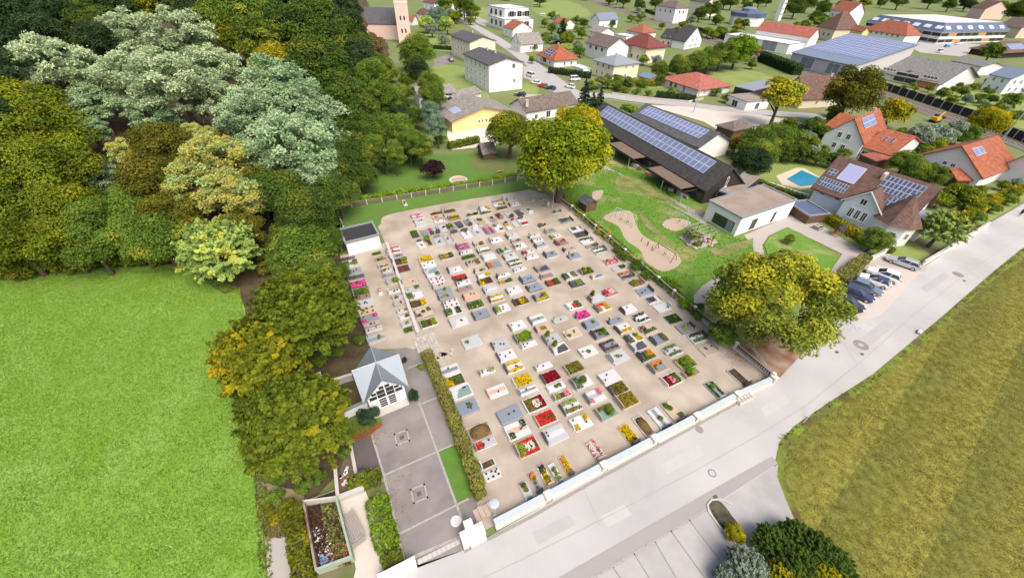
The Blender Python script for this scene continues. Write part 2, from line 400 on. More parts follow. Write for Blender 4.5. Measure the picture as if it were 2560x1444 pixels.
def tree(kind, leaf, x, y, rp, label, name='leafy_tree', zr=None, group='trees of the wood', stretch=1.0, lift=0.0, cat='tree', rmax=None):
    """a tree whose crown is centred at photo position (x, y) with a crown radius of rp photo pixels; zr = height of crown centre in crown radii"""
    zr = zr if zr is not None else {'conifer': 1.45, 'tall': 1.9, 'column': 2.25, 'small': 0.9, 'shrub': 0.62}.get(kind, 1.4 if group == 'trees of the wood' else 0.95)
    z = 6.0; h0 = 0.0
    for _ in range(12):
        p = g(x, y, z); R = rp * depth(p) / F_PX; h0 = 0.5 * h0 + 0.5 * hill_h(p.x, p.y); z = 0.5 * z + 0.5 * (h0 + R * zr + lift)
    p = g(x, y, z)
    root = thing(name, label, cat, (p.x, p.y, h0), random.random() * 6.28, group)
    v = random.randrange(NVAR[kind]); me = ARCH['%s%d' % (kind, v)]
    if len(me.materials) == 0: me.materials.append(None)
    c = link('foliage' if kind == 'shrub' else 'crown', me, root, (0, 0, z - h0), 0, (R, R, R * stretch)); slot(c, LEAF[leaf])
    tm = random.choice(TRUNKS)
    if len(tm.materials) == 0: tm.materials.append(BARK)
    zs = (z - h0) * (0.8 if kind == 'conifer' else 1.0)
    link('stem' if kind == 'shrub' else 'trunk', tm, root, (0, 0, 0), 0, (R, R, zs))
    return root

def hedge(a, b, width, height, leaf, label, dens=55, ls=0.13, name='hedge', ground=True, pts=None, group=None, z0=0.0):
    """clipped hedge along a line of photo positions on the ground; leaves over all its faces, twiggy core inside"""
    line = [g(*q) for q in (pts or (a, b))]
    root = thing(name, label, 'hedge', (line[0].x, line[0].y, z0), 0, group)
    o = line[0]; P = []; Nn = []; core = MB()
    for p, q in zip(line[:-1], line[1:]):
        d = q - p; ln = d.length; d.normalize(); s = Vector((-d.y, d.x, 0))
        for wgt, fn in ((width, 't'), (height, 'l'), (height, 'r')):
            m = int(ln * wgt * dens)
            t = rng.random(m) * ln; e = rng.uniform(-0.5, 0.5, m)
            for i in range(m):
                wob = 0.14 * math.sin(t[i] * 2.1 + o.x) + 0.09 * math.sin(t[i] * 5.3)
                if fn == 't': lo = s * (e[i] * width) + Vector((0, 0, height * (0.96 + wob * 0.35))); no = Vector((0, 0, 1))
                else:
                    sg = 1 if fn == 'l' else -1; lo = s * (sg * (width / 2 + wob * 0.5)) + Vector((0, 0, (e[i] + 0.5) * height)); no = s * sg + Vector((0, 0, 0.4))
                w_ = p - o + d * t[i] + lo; P.append((w_.x, w_.y, w_.z)); Nn.append((no.x, no.y, no.z))
        m = max(6, int(width * height * dens * 0.8))
        for end, dd in ((p, -d), (q, d)):
            for i in range(m):
                w_ = end - o + s * (random.uniform(-.5, .5) * width) + Vector((0, 0, random.random() * height)) + dd * random.uniform(-.05, .15)
                P.append(tuple(w_)); Nn.append((dd.x, dd.y, 0.3))
        mid = (p + q) / 2 - o; core.box((mid.x, mid.y, height * 0.36), (ln * 0.95, width * 0.55, height * 0.7), math.atan2(d.y, d.x))
    P = np.array(P) + rng.normal(size=(len(P), 3)) * ls * 0.45; n = len(P)
    P[:, 2] = np.maximum(P[:, 2], 0.03)
    lob = (np.sin(P[:, 0] * 1.7) * np.sin(P[:, 1] * 1.9 + 1) * 0.5 + 0.5) * 0.7 + rng.random(n) * 0.3
    aut = np.clip(np.sin(P[:, 0] * 0.8 + 2) * np.sin(P[:, 1] * 0.9) * 0.5 + 0.5, 0, 1)
    me = leaf_mesh('foliage', P, np.array(Nn) + rng.normal(size=(n, 3)) * 0.5, ls * rng.uniform(0.6, 1.3, n), lob, aut, LEAF[leaf])
    link('foliage', me, root)
    core.build('branches', BARK, root)
    return root
# ================================================================= the setting
EDGE = [Vector(q) for q in ((-400, 38, 0), (-80, 49, 0), (-44, 52, 0), (-37, 70, 0), (-41, 97, 0), (-47, 128, 0), (-52, 180, 0), (-75, 260, 0), (-160, 500, 0), (-300, 900, 0))]
def hill_h(x, y):
    """height of the wooded slope behind the meadow"""
    best = 1e9; side = -1
    for a, b in zip(EDGE[:-1], EDGE[1:]):
        dx, dy = b.x - a.x, b.y - a.y; L2 = dx * dx + dy * dy
        t = max(0, min(1, ((x - a.x) * dx + (y - a.y) * dy) / L2)); qx, qy = a.x + dx * t, a.y + dy * t
        d = math.hypot(x - qx, y - qy)
        if d < best: best = d; side = dx * (y - a.y) - dy * (x - a.x)
    if side <= 0: return 0.0
    h = best * 0.26
    return 17 * (1 - math.exp(-h / 17)) * min(1, best / 6)

def sheet(name, pts, z, m, smooth=0, label=None, world=False, kind='structure'):
    """a flat ground surface whose outline is given by places in the photo"""
    w = [Vector(p).to_3d() for p in pts] if world else [g(*p) for p in pts]
    if smooth:
        out = []; n = len(w)
        for i in range(n):
            p0, p1, p2, p3 = w[i - 1], w[i], w[(i + 1) % n], w[(i + 2) % n]
            for k in range(smooth):
                t = k / smooth
                out.append(0.5 * ((2 * p1) + (p2 - p0) * t + (2 * p0 - 5 * p1 + 4 * p2 - p3) * t * t + (3 * p1 - p0 - 3 * p2 + p3) * t ** 3))
        w = out
    import bmesh
    bm = bmesh.new(); vs = [bm.verts.new((p.x, p.y, z)) for p in w]
    f = bm.faces.new(vs); f.normal_update()
    if f.normal.z < 0: f.normal_flip()
    bmesh.ops.triangulate(bm, faces=[f])
    me = bpy.data.meshes.new(name); bm.to_mesh(me); bm.free(); me.materials.append(m)
    o = link(name, me); o['kind'] = kind
    if label: o['label'] = label
    return o

def strip(name, pts, width, z, m, label=None, h=None, world=False):
    """a band of constant width along places in the photo (path, kerb, line of setts); h makes it a raised solid"""
    w = [Vector(p).to_3d() for p in pts] if world else [g(*p) for p in pts]
    b = MB(); n = len(w); L = []; Rr = []
    for i, p in enumerate(w):
        d = (w[min(i + 1, n - 1)] - w[max(i - 1, 0)]).normalized(); s = Vector((-d.y, d.x, 0)) * width / 2
        L.append(p + s); Rr.append(p - s)
    zt = z if h is None else h
    for i in range(n - 1):
        b.quad((L[i].x, L[i].y, zt), (Rr[i].x, Rr[i].y, zt), (Rr[i + 1].x, Rr[i + 1].y, zt), (L[i + 1].x, L[i + 1].y, zt))
        if h is not None:
            for A in (L, Rr): b.quad((A[i].x, A[i].y, 0), (A[i + 1].x, A[i + 1].y, 0), (A[i + 1].x, A[i + 1].y, zt), (A[i].x, A[i].y, zt))
    if h is not None:
        for i in (0, n - 1): b.quad((L[i].x, L[i].y, 0), (Rr[i].x, Rr[i].y, 0), (Rr[i].x, Rr[i].y, zt), (L[i].x, L[i].y, zt))
    o = b.build(name, m); o['kind'] = 'structure'
    if label: o['label'] = label
    return o

G_ground = mat('ground_grass', (0.125, 0.18, 0.05), 0.95, 0.35, 0.15, 0.3, col2=(0.17, 0.18, 0.075), scale2=0.03)
G_meadow = mat('meadow_turf', (0.15, 0.29, 0.026), 0.95, 0.5, 1.8, 0.8, col2=(0.21, 0.35, 0.07), scale2=0.22, bscale=5)
G_lawn = mat('lawn_turf', (0.09, 0.185, 0.028), 0.95, 0.35, 1.0, 0.7, col2=(0.10, 0.15, 0.035), scale2=0.25, bscale=6, mix=(0.45, 0.7))
G_lawn2 = mat('playground_turf', (0.11, 0.22, 0.028), 0.95, 0.35, 1.0, 0.7, col2=(0.32, 0.28, 0.12), scale2=0.13, bscale=6, mix=(0.5, 0.66))
G_garden = mat('garden_turf', (0.17, 0.245, 0.055), 0.95, 0.3, 0.7, 0.5, col2=(0.23, 0.26, 0.08), scale2=0.12)
G_forest = mat('forest_floor', (0.045, 0.035, 0.018), 0.95, 0.5, 0.6, 0.5, col2=(0.10, 0.07, 0.03), scale2=0.3)
G_gravel = mat('cemetery_gravel', (0.305, 0.252, 0.195), 0.95, 0.22, 9, 0.4, col2=(0.44, 0.378, 0.31), scale2=0.2, bscale=40)
G_road = mat('road_asphalt', (0.355, 0.348, 0.338), 0.9, 0.10, 0.7, 0.1, col2=(0.435, 0.427, 0.416), scale2=0.09)
G_lot = mat('parking_asphalt', (0.31, 0.30, 0.293), 0.9, 0.09, 0.8, 0.08, col2=(0.41, 0.395, 0.38), scale2=0.2)
G_gutter = mat('gutter_asphalt', (0.30, 0.28, 0.27), 0.9, 0.08, 0.8, 0.1)
G_court = mat('courtyard_asphalt', (0.178, 0.16, 0.153), 0.9, 0.12, 1.2, 0.1, col2=(0.25, 0.222, 0.21), scale2=0.3)
G_court2 = mat('courtyard_asphalt_dark', (0.105, 0.09, 0.088), 0.85, 0.12, 1.2, 0.1)  # darker tone than the rest of the courtyard asphalt
G_sett = mat('granite_setts', (0.34, 0.315, 0.29), 0.9, 0.4, 10, 0.8, bscale=9, detail=2)
G_sett2 = mat('granite_setts_grey', (0.26, 0.24, 0.22), 0.9, 0.4, 10, 0.8, bscale=9, detail=2)
G_path = mat('path_concrete', (0.36, 0.33, 0.30), 0.9, 0.07, 1.2, 0.1)
G_sand = mat('sand', (0.39, 0.31, 0.235), 0.95, 0.1, 2.5, 0.4)
G_street = mat('street_asphalt', (0.36, 0.345, 0.33), 0.9, 0.08, 0.5, 0.1)
G_soil = mat('soil', (0.055, 0.035, 0.022), 0.95, 0.4, 6, 0.8)
G_ballast = mat('track_ballast', (0.17, 0.14, 0.12), 0.95, 0.35, 3, 0.7)

# ground to the horizon
b = MB(); b.quad((-3000, -800, -0.06), (3000, -800, -0.06), (3000, 5000, -0.06), (-3000, 5000, -0.06)); structure(b.build('ground', G_ground))

# wooded slope
b = MB(); nx, ny = 70, 80
for j in range(ny + 1):
    for i in range(nx + 1):
        x = -420 + 400 * (i / nx) ** 0.75; y = 36 + 700 * (j / ny) ** 1.6; h = hill_h(x, y)
        b.v.append((x, y, h - 0.03 if h > 0 else -0.5))
for j in range(ny):
    for i in range(nx):
        a = j * (nx + 1) + i; b.f.append((a, a + 1, a + nx + 2, a + nx + 1))
structure(b.build('hill', G_forest, smooth=True))

# ---- meadow on the left, mown field on the right
sheet('meadow', [(-700, 640), (-300, 660), (0, 690), (200, 660), (440, 650), (600, 700), (640, 720), (620, 800), (640, 900), (640, 1150), (655, 1300), (665, 1444), (690, 1650), (-400, 1650), (-1500, 1000)], 0.0, G_meadow)
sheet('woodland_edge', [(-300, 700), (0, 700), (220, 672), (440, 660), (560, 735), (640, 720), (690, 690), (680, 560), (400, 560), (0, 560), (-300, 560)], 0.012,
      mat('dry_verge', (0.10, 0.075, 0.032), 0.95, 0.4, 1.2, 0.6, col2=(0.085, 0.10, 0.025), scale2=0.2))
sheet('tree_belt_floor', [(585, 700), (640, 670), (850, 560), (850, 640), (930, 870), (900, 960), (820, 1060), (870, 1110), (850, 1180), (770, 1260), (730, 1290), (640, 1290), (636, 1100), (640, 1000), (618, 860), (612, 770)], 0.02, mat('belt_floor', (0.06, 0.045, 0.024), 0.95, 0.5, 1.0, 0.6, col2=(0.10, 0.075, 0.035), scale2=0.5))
sheet('dry_ground', [(640, 1200), (760, 1230), (760, 1300), (735, 1330), (690, 1350), (662, 1350)], 0.024, mat('dry_earth', (0.24, 0.19, 0.105), 0.95, 0.3, 2, 0.5, col2=(0.14, 0.16, 0.05), scale2=0.6))
sheet('side_path', [(663, 1352), (732, 1328), (735, 1444), (742, 1600), (690, 1600), (670, 1444)], 0.03, G_path)
G_field = striped('mown_field', (0.215, 0.205, 0.036), (0.15, 0.155, 0.028), 7.0, axis=1, rough=0.95, duty=0.75, rz=math.radians(-38), var=0.25, soft=0.3, wob=0.5)
sheet('field', [(3400, 420), (2560, 622), (2480, 688), (2370, 785), (2200, 935), (2060, 1020), (1985, 1068), (1950, 1110), (1938, 1180), (1965, 1250), (2000, 1330), (2050, 1444), (2120, 1620), (3300, 1620), (4800, 900)], 0.0, G_field)
strip('field_verge', [(3000, 430), (2560, 626), (2480, 692), (2370, 790), (2280, 866), (2190, 942), (2070, 1020), (1995, 1072), (1958, 1112), (1945, 1180), (1972, 1250), (2007, 1330), (2058, 1444), (2120, 1600)], 0.9, 0.03, mat('verge_grass', (0.15, 0.22, 0.025), 0.95, 0.5, 1.2, 0.8, col2=(0.10, 0.07, 0.03), scale2=0.5))

# ---- road and parking
sheet('road', [(960, 1444), (1030, 1416), (1165, 1372), (1500, 1185), (1840, 1000), (1945, 948), (2010, 880), (2100, 770), (2150, 690), (2225, 640), (2310, 668), (2440, 578), (2560, 508), (3000, 300), (3300, 330), (2560, 626), (2480, 690), (2370, 788), (2200, 938), (2060, 1018), (1985, 1066), (1948, 1110), (1938, 1180), (1965, 1250), (2000, 1330), (2050, 1444), (2120, 1640), (860, 1640)], 0.02, G_road)
sheet('parking_apron', [(1480, 1444), (1770, 1272), (1945, 1160), (1942, 1190), (1965, 1250), (2000, 1330), (2050, 1444), (2110, 1630), (1250, 1640)], 0.032, G_lot)
sheet('gutter_strip', [(1395, 1444), (1765, 1232), (1930, 1140), (1944, 1158), (1772, 1268), (1480, 1444), (1250, 1640), (1120, 1640)], 0.04, G_gutter)
strip('kerb_setts', [(1380, 1500), (1480, 1446), (1620, 1362), (1768, 1272)], 0.22, 0.05, G_sett)
strip('road_edge_setts', [(1160, 1378), (1330, 1290), (1500, 1194), (1690, 1090), (1845, 1006)], 0.3, 0.045, G_sett2)
strip('gate_setts', [(1010, 1402), (1150, 1342)], 0.3, 0.05, G_sett)
for a_, b_ in (((1676, 1325), (1762, 1444)), ((1722, 1298), (1800, 1400)), ((1637, 1353), (1695, 1452)), ((1585, 1382), (1625, 1448)), ((1532, 1417), (1555, 1450))):
    strip('bay_line', [a_, b_], 0.09, 0.05, G_sett2)
sheet('verge_pavement', [(1930, 956), (1946, 946), (2010, 880), (2000, 840), (1900, 840), (1850, 870), (1862, 892)], 0.028, mat('leafy_gravel', (0.34, 0.26, 0.20), 0.95, 0.2, 2, 0.4, col2=(0.20, 0.10, 0.055), scale2=0.5))
for (x, y, r_, ri) in ((1780, 1182, 0.42, 0.3), (2152, 862, 0.95, 0.35), (2395, 686, 0.8, 0.0), (1748, 1073, 0.45, 0.0)):
    q = g(x, y); b = MB(); n = 20
    for i in range(n):
        t0, t1 = 6.2832 * i / n, 6.2832 * (i + 1) / n
        b.quad((q.x + ri * math.cos(t0), q.y + ri * math.sin(t0), 0.034), (q.x + r_ * math.cos(t0), q.y + r_ * math.sin(t0), 0.034), (q.x + r_ * math.cos(t1), q.y + r_ * math.sin(t1), 0.034), (q.x + ri * math.cos(t1), q.y + ri * math.sin(t1), 0.034))
    o = b.build('manhole_ring' if ri else 'manhole_cover', mat('manhole_setts', (0.24, 0.215, 0.195), 0.9, 0.3, 8, 0.4)); o['kind'] = 'structure'
for (x, y) in ((1788, 1242), (2155, 885), (2092, 880), (2410, 702)):
    q = g(x, y); MB().box((q.x, q.y, 0.04), (0.45, 0.35, 0.03), 0.5).build('gully_grate', mat('cast_iron', (0.10, 0.085, 0.08), 0.6, 0.2, 5))['kind'] = 'structure'

# ---- cemetery ground
sheet('cemetery_gravel', [(848, 640), (962, 606), (938, 550), (1000, 525), (1310, 468), (1395, 498), (1480, 560), (1770, 810), (1940, 948), (1600, 1130), (1300, 1280), (1190, 1335), (1165, 1250), (1062, 872), (930, 872)], 0.0, G_gravel)
sheet('cemetery_lawn', [(836, 522), (1000, 492), (1293, 446), (1330, 468), (1300, 478), (1150, 502), (990, 532), (955, 545), (945, 566), (856, 580)], 0.02, G_lawn, smooth=3)
sheet('courtyard', [(874, 1092), (905, 1060), (925, 1010), (960, 880), (1015, 868), (1052, 878), (1062, 905), (1195, 1235), (1190, 1310), (1165, 1372), (1025, 1425), (962, 1205), (900, 1190)], 0.02, G_court)
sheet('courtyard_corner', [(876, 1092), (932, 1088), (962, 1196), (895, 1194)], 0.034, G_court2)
strip('paving_strip', [(930, 1088), (960, 1188), (985, 1290), (1012, 1404)], 0.22, 0.045, G_sett)
strip('paving_strip', [(1048, 1005), (1090, 1120), (1128, 1225), (1165, 1325)], 0.22, 0.045, G_sett)
strip('paving_strip', [(961, 1187), (1137, 1109)], 0.2, 0.052, G_sett)
strip('paving_strip', [(998, 1334), (1172, 1246)], 0.2, 0.052, G_sett)
strip('paving_strip', [(1046, 1012), (1092, 994)], 0.2, 0.052, G_sett)
strip('paving_strip', [(1020, 920), (1055, 908)], 0.16, 0.05, G_sett)
sheet('courtyard_lawn', [(1098, 1130), (1140, 1108), (1150, 1112), (1196, 1236), (1146, 1256), (1135, 1240)], 0.04, G_lawn)
for (x, y) in ((1005, 1093), (1048, 1233)):
    q = g(x, y); a = AZ - 0.05
    r0 = structure(link('tree_pit', None, None, (q.x, q.y, 0.0), a), 'empty square tree pit edged with pale setts')
    for k in range(8):
        for sgn in range(4):
            e = -0.66 + k * 0.19; xx, yy = ((e, -0.66), (0.66, e), (-e, 0.66), (-0.66, -e))[sgn]
            MB().box((xx, yy, 0.04), (0.17, 0.17, 0.05), 0).build('sett', G_sett, r0)
    MB().box((0, 0, 0.035), (0.42, 0.42, 0.035)).build('soil', mat('pit_cover', (0.12, 0.09, 0.075), 0.9, 0.2, 6), r0)
q = g(1140, 1302); b = MB(); b.lathe([(0.5, 0.0), (0.5, 0.05), (0.38, 0.06), (0.12, 0.05)], (q.x, q.y, 0.02), 20)
tag(b.build('manhole_cover', mat('pale_concrete', (0.62, 0.60, 0.57), 0.9, 0.1, 3)), 'round pale concrete cover set in the courtyard asphalt', 'cover')

# ---- lawns, kindergarten grounds
sheet('garden_lawn', [(930, 396), (1060, 388), (1200, 385), (1310, 400), (1300, 440), (1000, 488), (842, 514), (900, 490), (925, 470)], 0.012, G_lawn)
sheet('shaded_lawn', [(800, 520), (838, 524), (856, 600), (845, 640), (800, 600)], 0.012, G_lawn)
sheet('bare_patch', [(1190, 390), (1300, 395), (1310, 425), (1230, 430), (1180, 415)], 0.024, mat('worn_turf', (0.16, 0.15, 0.06), 0.95, 0.3, 1.5, 0.4, col2=(0.09, 0.14, 0.03), scale2=0.3), smooth=4)
sheet('playground_lawn', [(1390, 470), (1530, 400), (1600, 425), (1770, 520), (1760, 548), (1840, 592), (1880, 585), (1910, 640), (2080, 640), (2120, 680), (2080, 700), (1900, 800), (1760, 810), (1600, 690), (1440, 540)], -0.012, G_lawn2)
sheet('bare_patch', [(1545, 440), (1600, 450), (1680, 500), (1720, 530), (1650, 500), (1590, 480), (1545, 470)], 0.02, mat('worn_playground', (0.26, 0.22, 0.10), 0.95, 0.25, 1.2, 0.4, col2=(0.12, 0.17, 0.04), scale2=0.4), smooth=4)
sheet('bare_patch', [(1600, 530), (1630, 560), (1690, 610), (1760, 632), (1720, 625), (1660, 600), (1610, 560)], 0.02, MATS['worn_playground'], smooth=4)
sheet('bare_patch', [(1780, 622), (1850, 605), (1880, 600), (1865, 622), (1800, 640)], 0.02, MATS['worn_playground'], smooth=4)
sheet('sand_pit', [(1508, 545), (1535, 530), (1575, 528), (1586, 550), (1600, 580), (1625, 600), (1680, 625), (1702, 650), (1690, 668), (1655, 678), (1615, 655), (1600, 625), (1565, 600), (1545, 565)], 0.024, G_sand, smooth=4)
sheet('sand_pit', [(1655, 562), (1680, 545), (1728, 556), (1690, 578)], 0.024, G_sand, smooth=3)
sheet('sand_pit', [(1482, 480), (1508, 476), (1500, 496), (1484, 500)], 0.024, G_sand, smooth=3)
strip('garden_path', [(1900, 585), (1893, 610), (1898, 640), (1905, 660)], 1.7, 0.03, G_path)
sheet('path_apron', [(1880, 588), (1990, 535), (2030, 548), (2175, 640), (2200, 655), (2185, 672), (2100, 690), (2075, 680), (2095, 650), (2105, 635), (1968, 568), (1920, 590), (1908, 610), (1885, 605)], 0.034, G_path)
strip('garden_path', [(1800, 700), (1768, 722), (1748, 745), (1752, 768)], 1.8, 0.03, G_path, )
sheet('terrace_paving', [(1412, 400), (1450, 385), (1780, 545), (1760, 560), (1600, 470), (1540, 430)], 0.016, G_path)
sheet('terrace_paving', [(1860, 588), (1985, 535), (2000, 540), (1870, 600)], 0.026, G_path)
sheet('yard_margin', [(735, 1270), (850, 1240), (915, 1215), (962, 1205), (1016, 1404), (960, 1460), (960, 1600), (735, 1600)], 0.006, mat('yard_earth', (0.17, 0.14, 0.09), 0.95, 0.35, 2, 0.4, col2=(0.10, 0.13, 0.03), scale2=0.5))
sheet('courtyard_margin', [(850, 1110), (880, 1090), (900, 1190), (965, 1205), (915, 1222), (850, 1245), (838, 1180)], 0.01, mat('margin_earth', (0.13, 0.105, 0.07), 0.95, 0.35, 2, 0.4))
# repairs and seams in the road surface
A_P1 = mat('asphalt_patch_dark', (0.365, 0.357, 0.347), 0.9, 0.1, 1.0, 0.1); A_P2 = mat('asphalt_patch_light', (0.42, 0.412, 0.40), 0.9, 0.08, 1.0, 0.1)
for i, pts in enumerate(([(1330, 1330), (1420, 1285), (1440, 1310), (1345, 1362)], [(1650, 1160), (1745, 1112), (1762, 1135), (1668, 1185)], [(2120, 870), (2210, 800), (2235, 815), (2145, 890)], [(1500, 1290), (1560, 1260), (1580, 1285), (1520, 1318)], [(2300, 720), (2360, 680), (2375, 690), (2318, 732)], [(1900, 1020), (1960, 985), (1975, 1005), (1915, 1042)])):
    sheet('asphalt_patch', pts, 0.026 + 0.001 * i, (A_P1, A_P2)[i % 2])
strip('road_seam', [(1130, 1480), (1300, 1400), (1520, 1290), (1740, 1175), (1900, 1085), (2020, 1010), (2150, 905), (2280, 790), (2420, 680), (2560, 585)], 0.045, 0.036, mat('seam_tar', (0.31, 0.303, 0.296), 0.8, 0.3, 1.5))
strip('road_seam', [(1455, 1215), (1478, 1262), (1500, 1312)], 0.05, 0.037, MATS['seam_tar'])
strip('road_seam', [(2085, 830), (2115, 868), (2140, 905)], 0.05, 0.037, MATS['seam_tar'])
# ================================================================= graves
STONE = {
    'w': mat('stone_white', (0.50, 0.50, 0.495), 0.45, 0.08, 3, spec=0.4, objvar=0.05), 'l': mat('stone_light_grey', (0.38, 0.39, 0.395), 0.4, 0.12, 4, spec=0.4, objvar=0.1),
    'g': mat('stone_grey', (0.21, 0.21, 0.22), 0.4, 0.18, 5, spec=0.4, objvar=0.15), 'd': mat('stone_dark', (0.06, 0.06, 0.067), 0.3, 0.25, 6, spec=0.5, objvar=0.2),
    'b': mat('stone_blue_grey', (0.185, 0.215, 0.26), 0.3, 0.12, 5, spec=0.5, objvar=0.12), 'p': mat('stone_peach', (0.46, 0.30, 0.225), 0.4, 0.12, 4, spec=0.4, objvar=0.08),
    'n': mat('stone_beige', (0.36, 0.30, 0.24), 0.7, 0.15, 4, objvar=0.1), 'r': mat('stone_brown', (0.23, 0.16, 0.13), 0.5, 0.2, 5, objvar=0.15),
    't': mat('stone_green', (0.17, 0.25, 0.215), 0.35, 0.15, 5, spec=0.5), 'e': mat('grave_soil', (0.07, 0.042, 0.026), 0.95, 0.35, 8, 0.6),
    's': mat('grave_sand', (0.46, 0.36, 0.25), 0.95, 0.12, 9, 0.4), 'x': mat('grave_turf', (0.055, 0.11, 0.018), 0.95, 0.35, 7, 0.7), 'm': mat('grave_straw', (0.26, 0.17, 0.08), 0.95, 0.35, 7, 0.8),
    'k': mat('stone_kerb', (0.40, 0.385, 0.36), 0.6, 0.12, 4, objvar=0.1),
}
SNAME = {'w': 'white slab', 'l': 'pale grey slab', 'g': 'grey slab', 'd': 'dark slab', 'b': 'blue-grey slab', 'p': 'peach slab', 'n': 'beige slab', 'r': 'brown slab', 't': 'green slab', 'e': 'soil bed', 's': 'sand bed', 'x': 'turf bed', 'm': 'straw-covered'}
def fl(n, a, b): return leafmat('flower_' + n, a, b, None, trans=0.15, objvar=0.08)
FLOW = {'yel': (fl('yellow', (0.46, 0.30, 0.008), (0.72, 0.50, 0.015)), 'yellow'), 'org': (fl('orange', (0.6, 0.16, 0.015), (0.75, 0.32, 0.05)), 'orange'), 'red': (fl('red', (0.5, 0.02, 0.018), (0.68, 0.06, 0.04)), 'red'),
        'drd': (fl('dark_red', (0.14, 0.006, 0.012), (0.36, 0.014, 0.03)), 'dark red'), 'pnk': (fl('pink', (0.68, 0.13, 0.2), (0.78, 0.32, 0.36)), 'pink'), 'mag': (fl('magenta', (0.58, 0.03, 0.22), (0.76, 0.13, 0.36)), 'magenta'),
        'wht': (fl('white', (0.6, 0.58, 0.48), (0.8, 0.78, 0.7)), 'white'), 'grn': (fl('leafgreen', (0.035, 0.085, 0.012), (0.12, 0.21, 0.03)), 'green'), 'olv': (fl('oliveleaf', (0.08, 0.075, 0.014), (0.24, 0.2, 0.04)), 'olive'),
        'ltg': (fl('lightgreen', (0.13, 0.2, 0.02), (0.34, 0.42, 0.06)), 'light green'), 'dgr': (fl('darkgreen', (0.01, 0.03, 0.012), (0.05, 0.09, 0.03)), 'dark green'), 'brn': (fl('brownleaf', (0.06, 0.03, 0.015), (0.18, 0.1, 0.04)), 'brown')}
REG = {'f': [(-.46, .46, -.44, .44)], 'l': [(-.46, -.12, -.42, .42)], 'r': [(.12, .46, -.42, .42)], 'c': [(-.18, .18, -.2, .2)], 't': [(-.45, .45, .16, .44)], 'b': [(-.45, .45, -.44, -.16)],
       'e': [(-.45, .45, .2, .44), (-.45, .45, -.44, -.2)], 'd': [(-.36, -.28, .2, .34), (-.05, .05, .2, .34), (.28, .38, .2, .34), (-.36, -.28, -.34, -.2), (-.05, .05, -.34, -.2), (.28, .38, -.34, -.2)],
       'k': [(.2, .46, .0, .44), (-.46, -.2, -.44, -.05)], 'q': [(-.1, .3, -.3, .25)]}
LANT = mat('lantern_metal', (0.045, 0.04, 0.045), 0.5, 0.3, 9, spec=0.5)
ORIG = {1: (800, 430), 2: (1280, 430), 3: (800, 760), 4: (1280, 760), 5: (700, 1084), 6: (1280, 1084)}
GRAVES = {}
def plant_mesh(regs, L, W, matl, dens, size, zt, height=0.22):
    P = []; lob = []
    for (x0, x1, y0, y1) in regs:
        n = max(10, int((x1 - x0) * L * (y1 - y0) * W * dens))
        xs = rng.uniform(x0, x1, n) * L; ys = rng.uniform(y0, y1, n) * W
        cx, cy = (x0 + x1) / 2 * L, (y0 + y1) / 2 * W; rr = np.maximum(abs(xs - cx) / ((x1 - x0) * L / 2), abs(ys - cy) / ((y1 - y0) * W / 2))
        zs = zt + height * (1 - 0.75 * rr ** 3) * rng.uniform(0.25, 1.0, n); P.append(np.stack([xs, ys, zs], 1)); lob.append((np.sin(xs * 7 + cx * 9) * np.sin(ys * 8) * 0.5 + 0.5))
    P = np.concatenate(P); n = len(P)
    return leaf_mesh('flowers', P, np.array([0, 0, 1.0]) + rng.normal(size=(n, 3)) * 0.45, size * rng.uniform(0.6, 1.3, n), np.concatenate(lob), rng.random(n), matl, aspect=0.9)

def headstone(b, kind, x, W, h, t=0.14):
    if kind == 'a':      # rounded top
        n = 7; pr = [(-W / 2, 0.0)] + [(-W / 2 * math.cos(math.pi * i / n), h * 0.72 + h * 0.28 * math.sin(math.pi * i / n)) for i in range(n + 1)] + [(W / 2, 0.0)]
        k = len(pr); m = len(b.v)
        for sx in (x - t / 2, x + t / 2):
            for y, z in pr: b.v.append((sx, y, z))
        b.f.append(tuple(range(m, m + k))); b.f.append(tuple(range(m + k, m + 2 * k))[::-1])
        for i in range(k): j = (i + 1) % k; b.f.append((m + i, m + k + i, m + k + j, m + j))
    elif kind == 's':    # slanted shoulders
        pr = [(-W / 2, 0), (-W / 2, h * 0.75), (-W * 0.1, h), (W * 0.3, h * 0.92), (W / 2, h * 0.7), (W / 2, 0)]; k = len(pr); m = len(b.v)
        for sx in (x - t / 2, x + t / 2):
            for y, z in pr: b.v.append((sx, y, z))
        b.f.append(tuple(range(m, m + k))); b.f.append(tuple(range(m + k, m + 2 * k))[::-1])
        for i in range(k): j = (i + 1) % k; b.f.append((m + i, m + k + i, m + k + j, m + j))
    elif kind == 'c':    # cross on a plinth
        b.box((x, 0, 0.16), (0.22, 0.5, 0.32)); b.box((x, 0, 0.32 + h * 0.5), (0.08, 0.09, h)); b.box((x, 0, 0.3 + h * 0.72), (0.074, 0.5, 0.085))
    else:
        b.box((x, 0, h / 2), (t, W, h)); b.box((x, 0, 0.07), (t + 0.1, W + 0.1, 0.14))

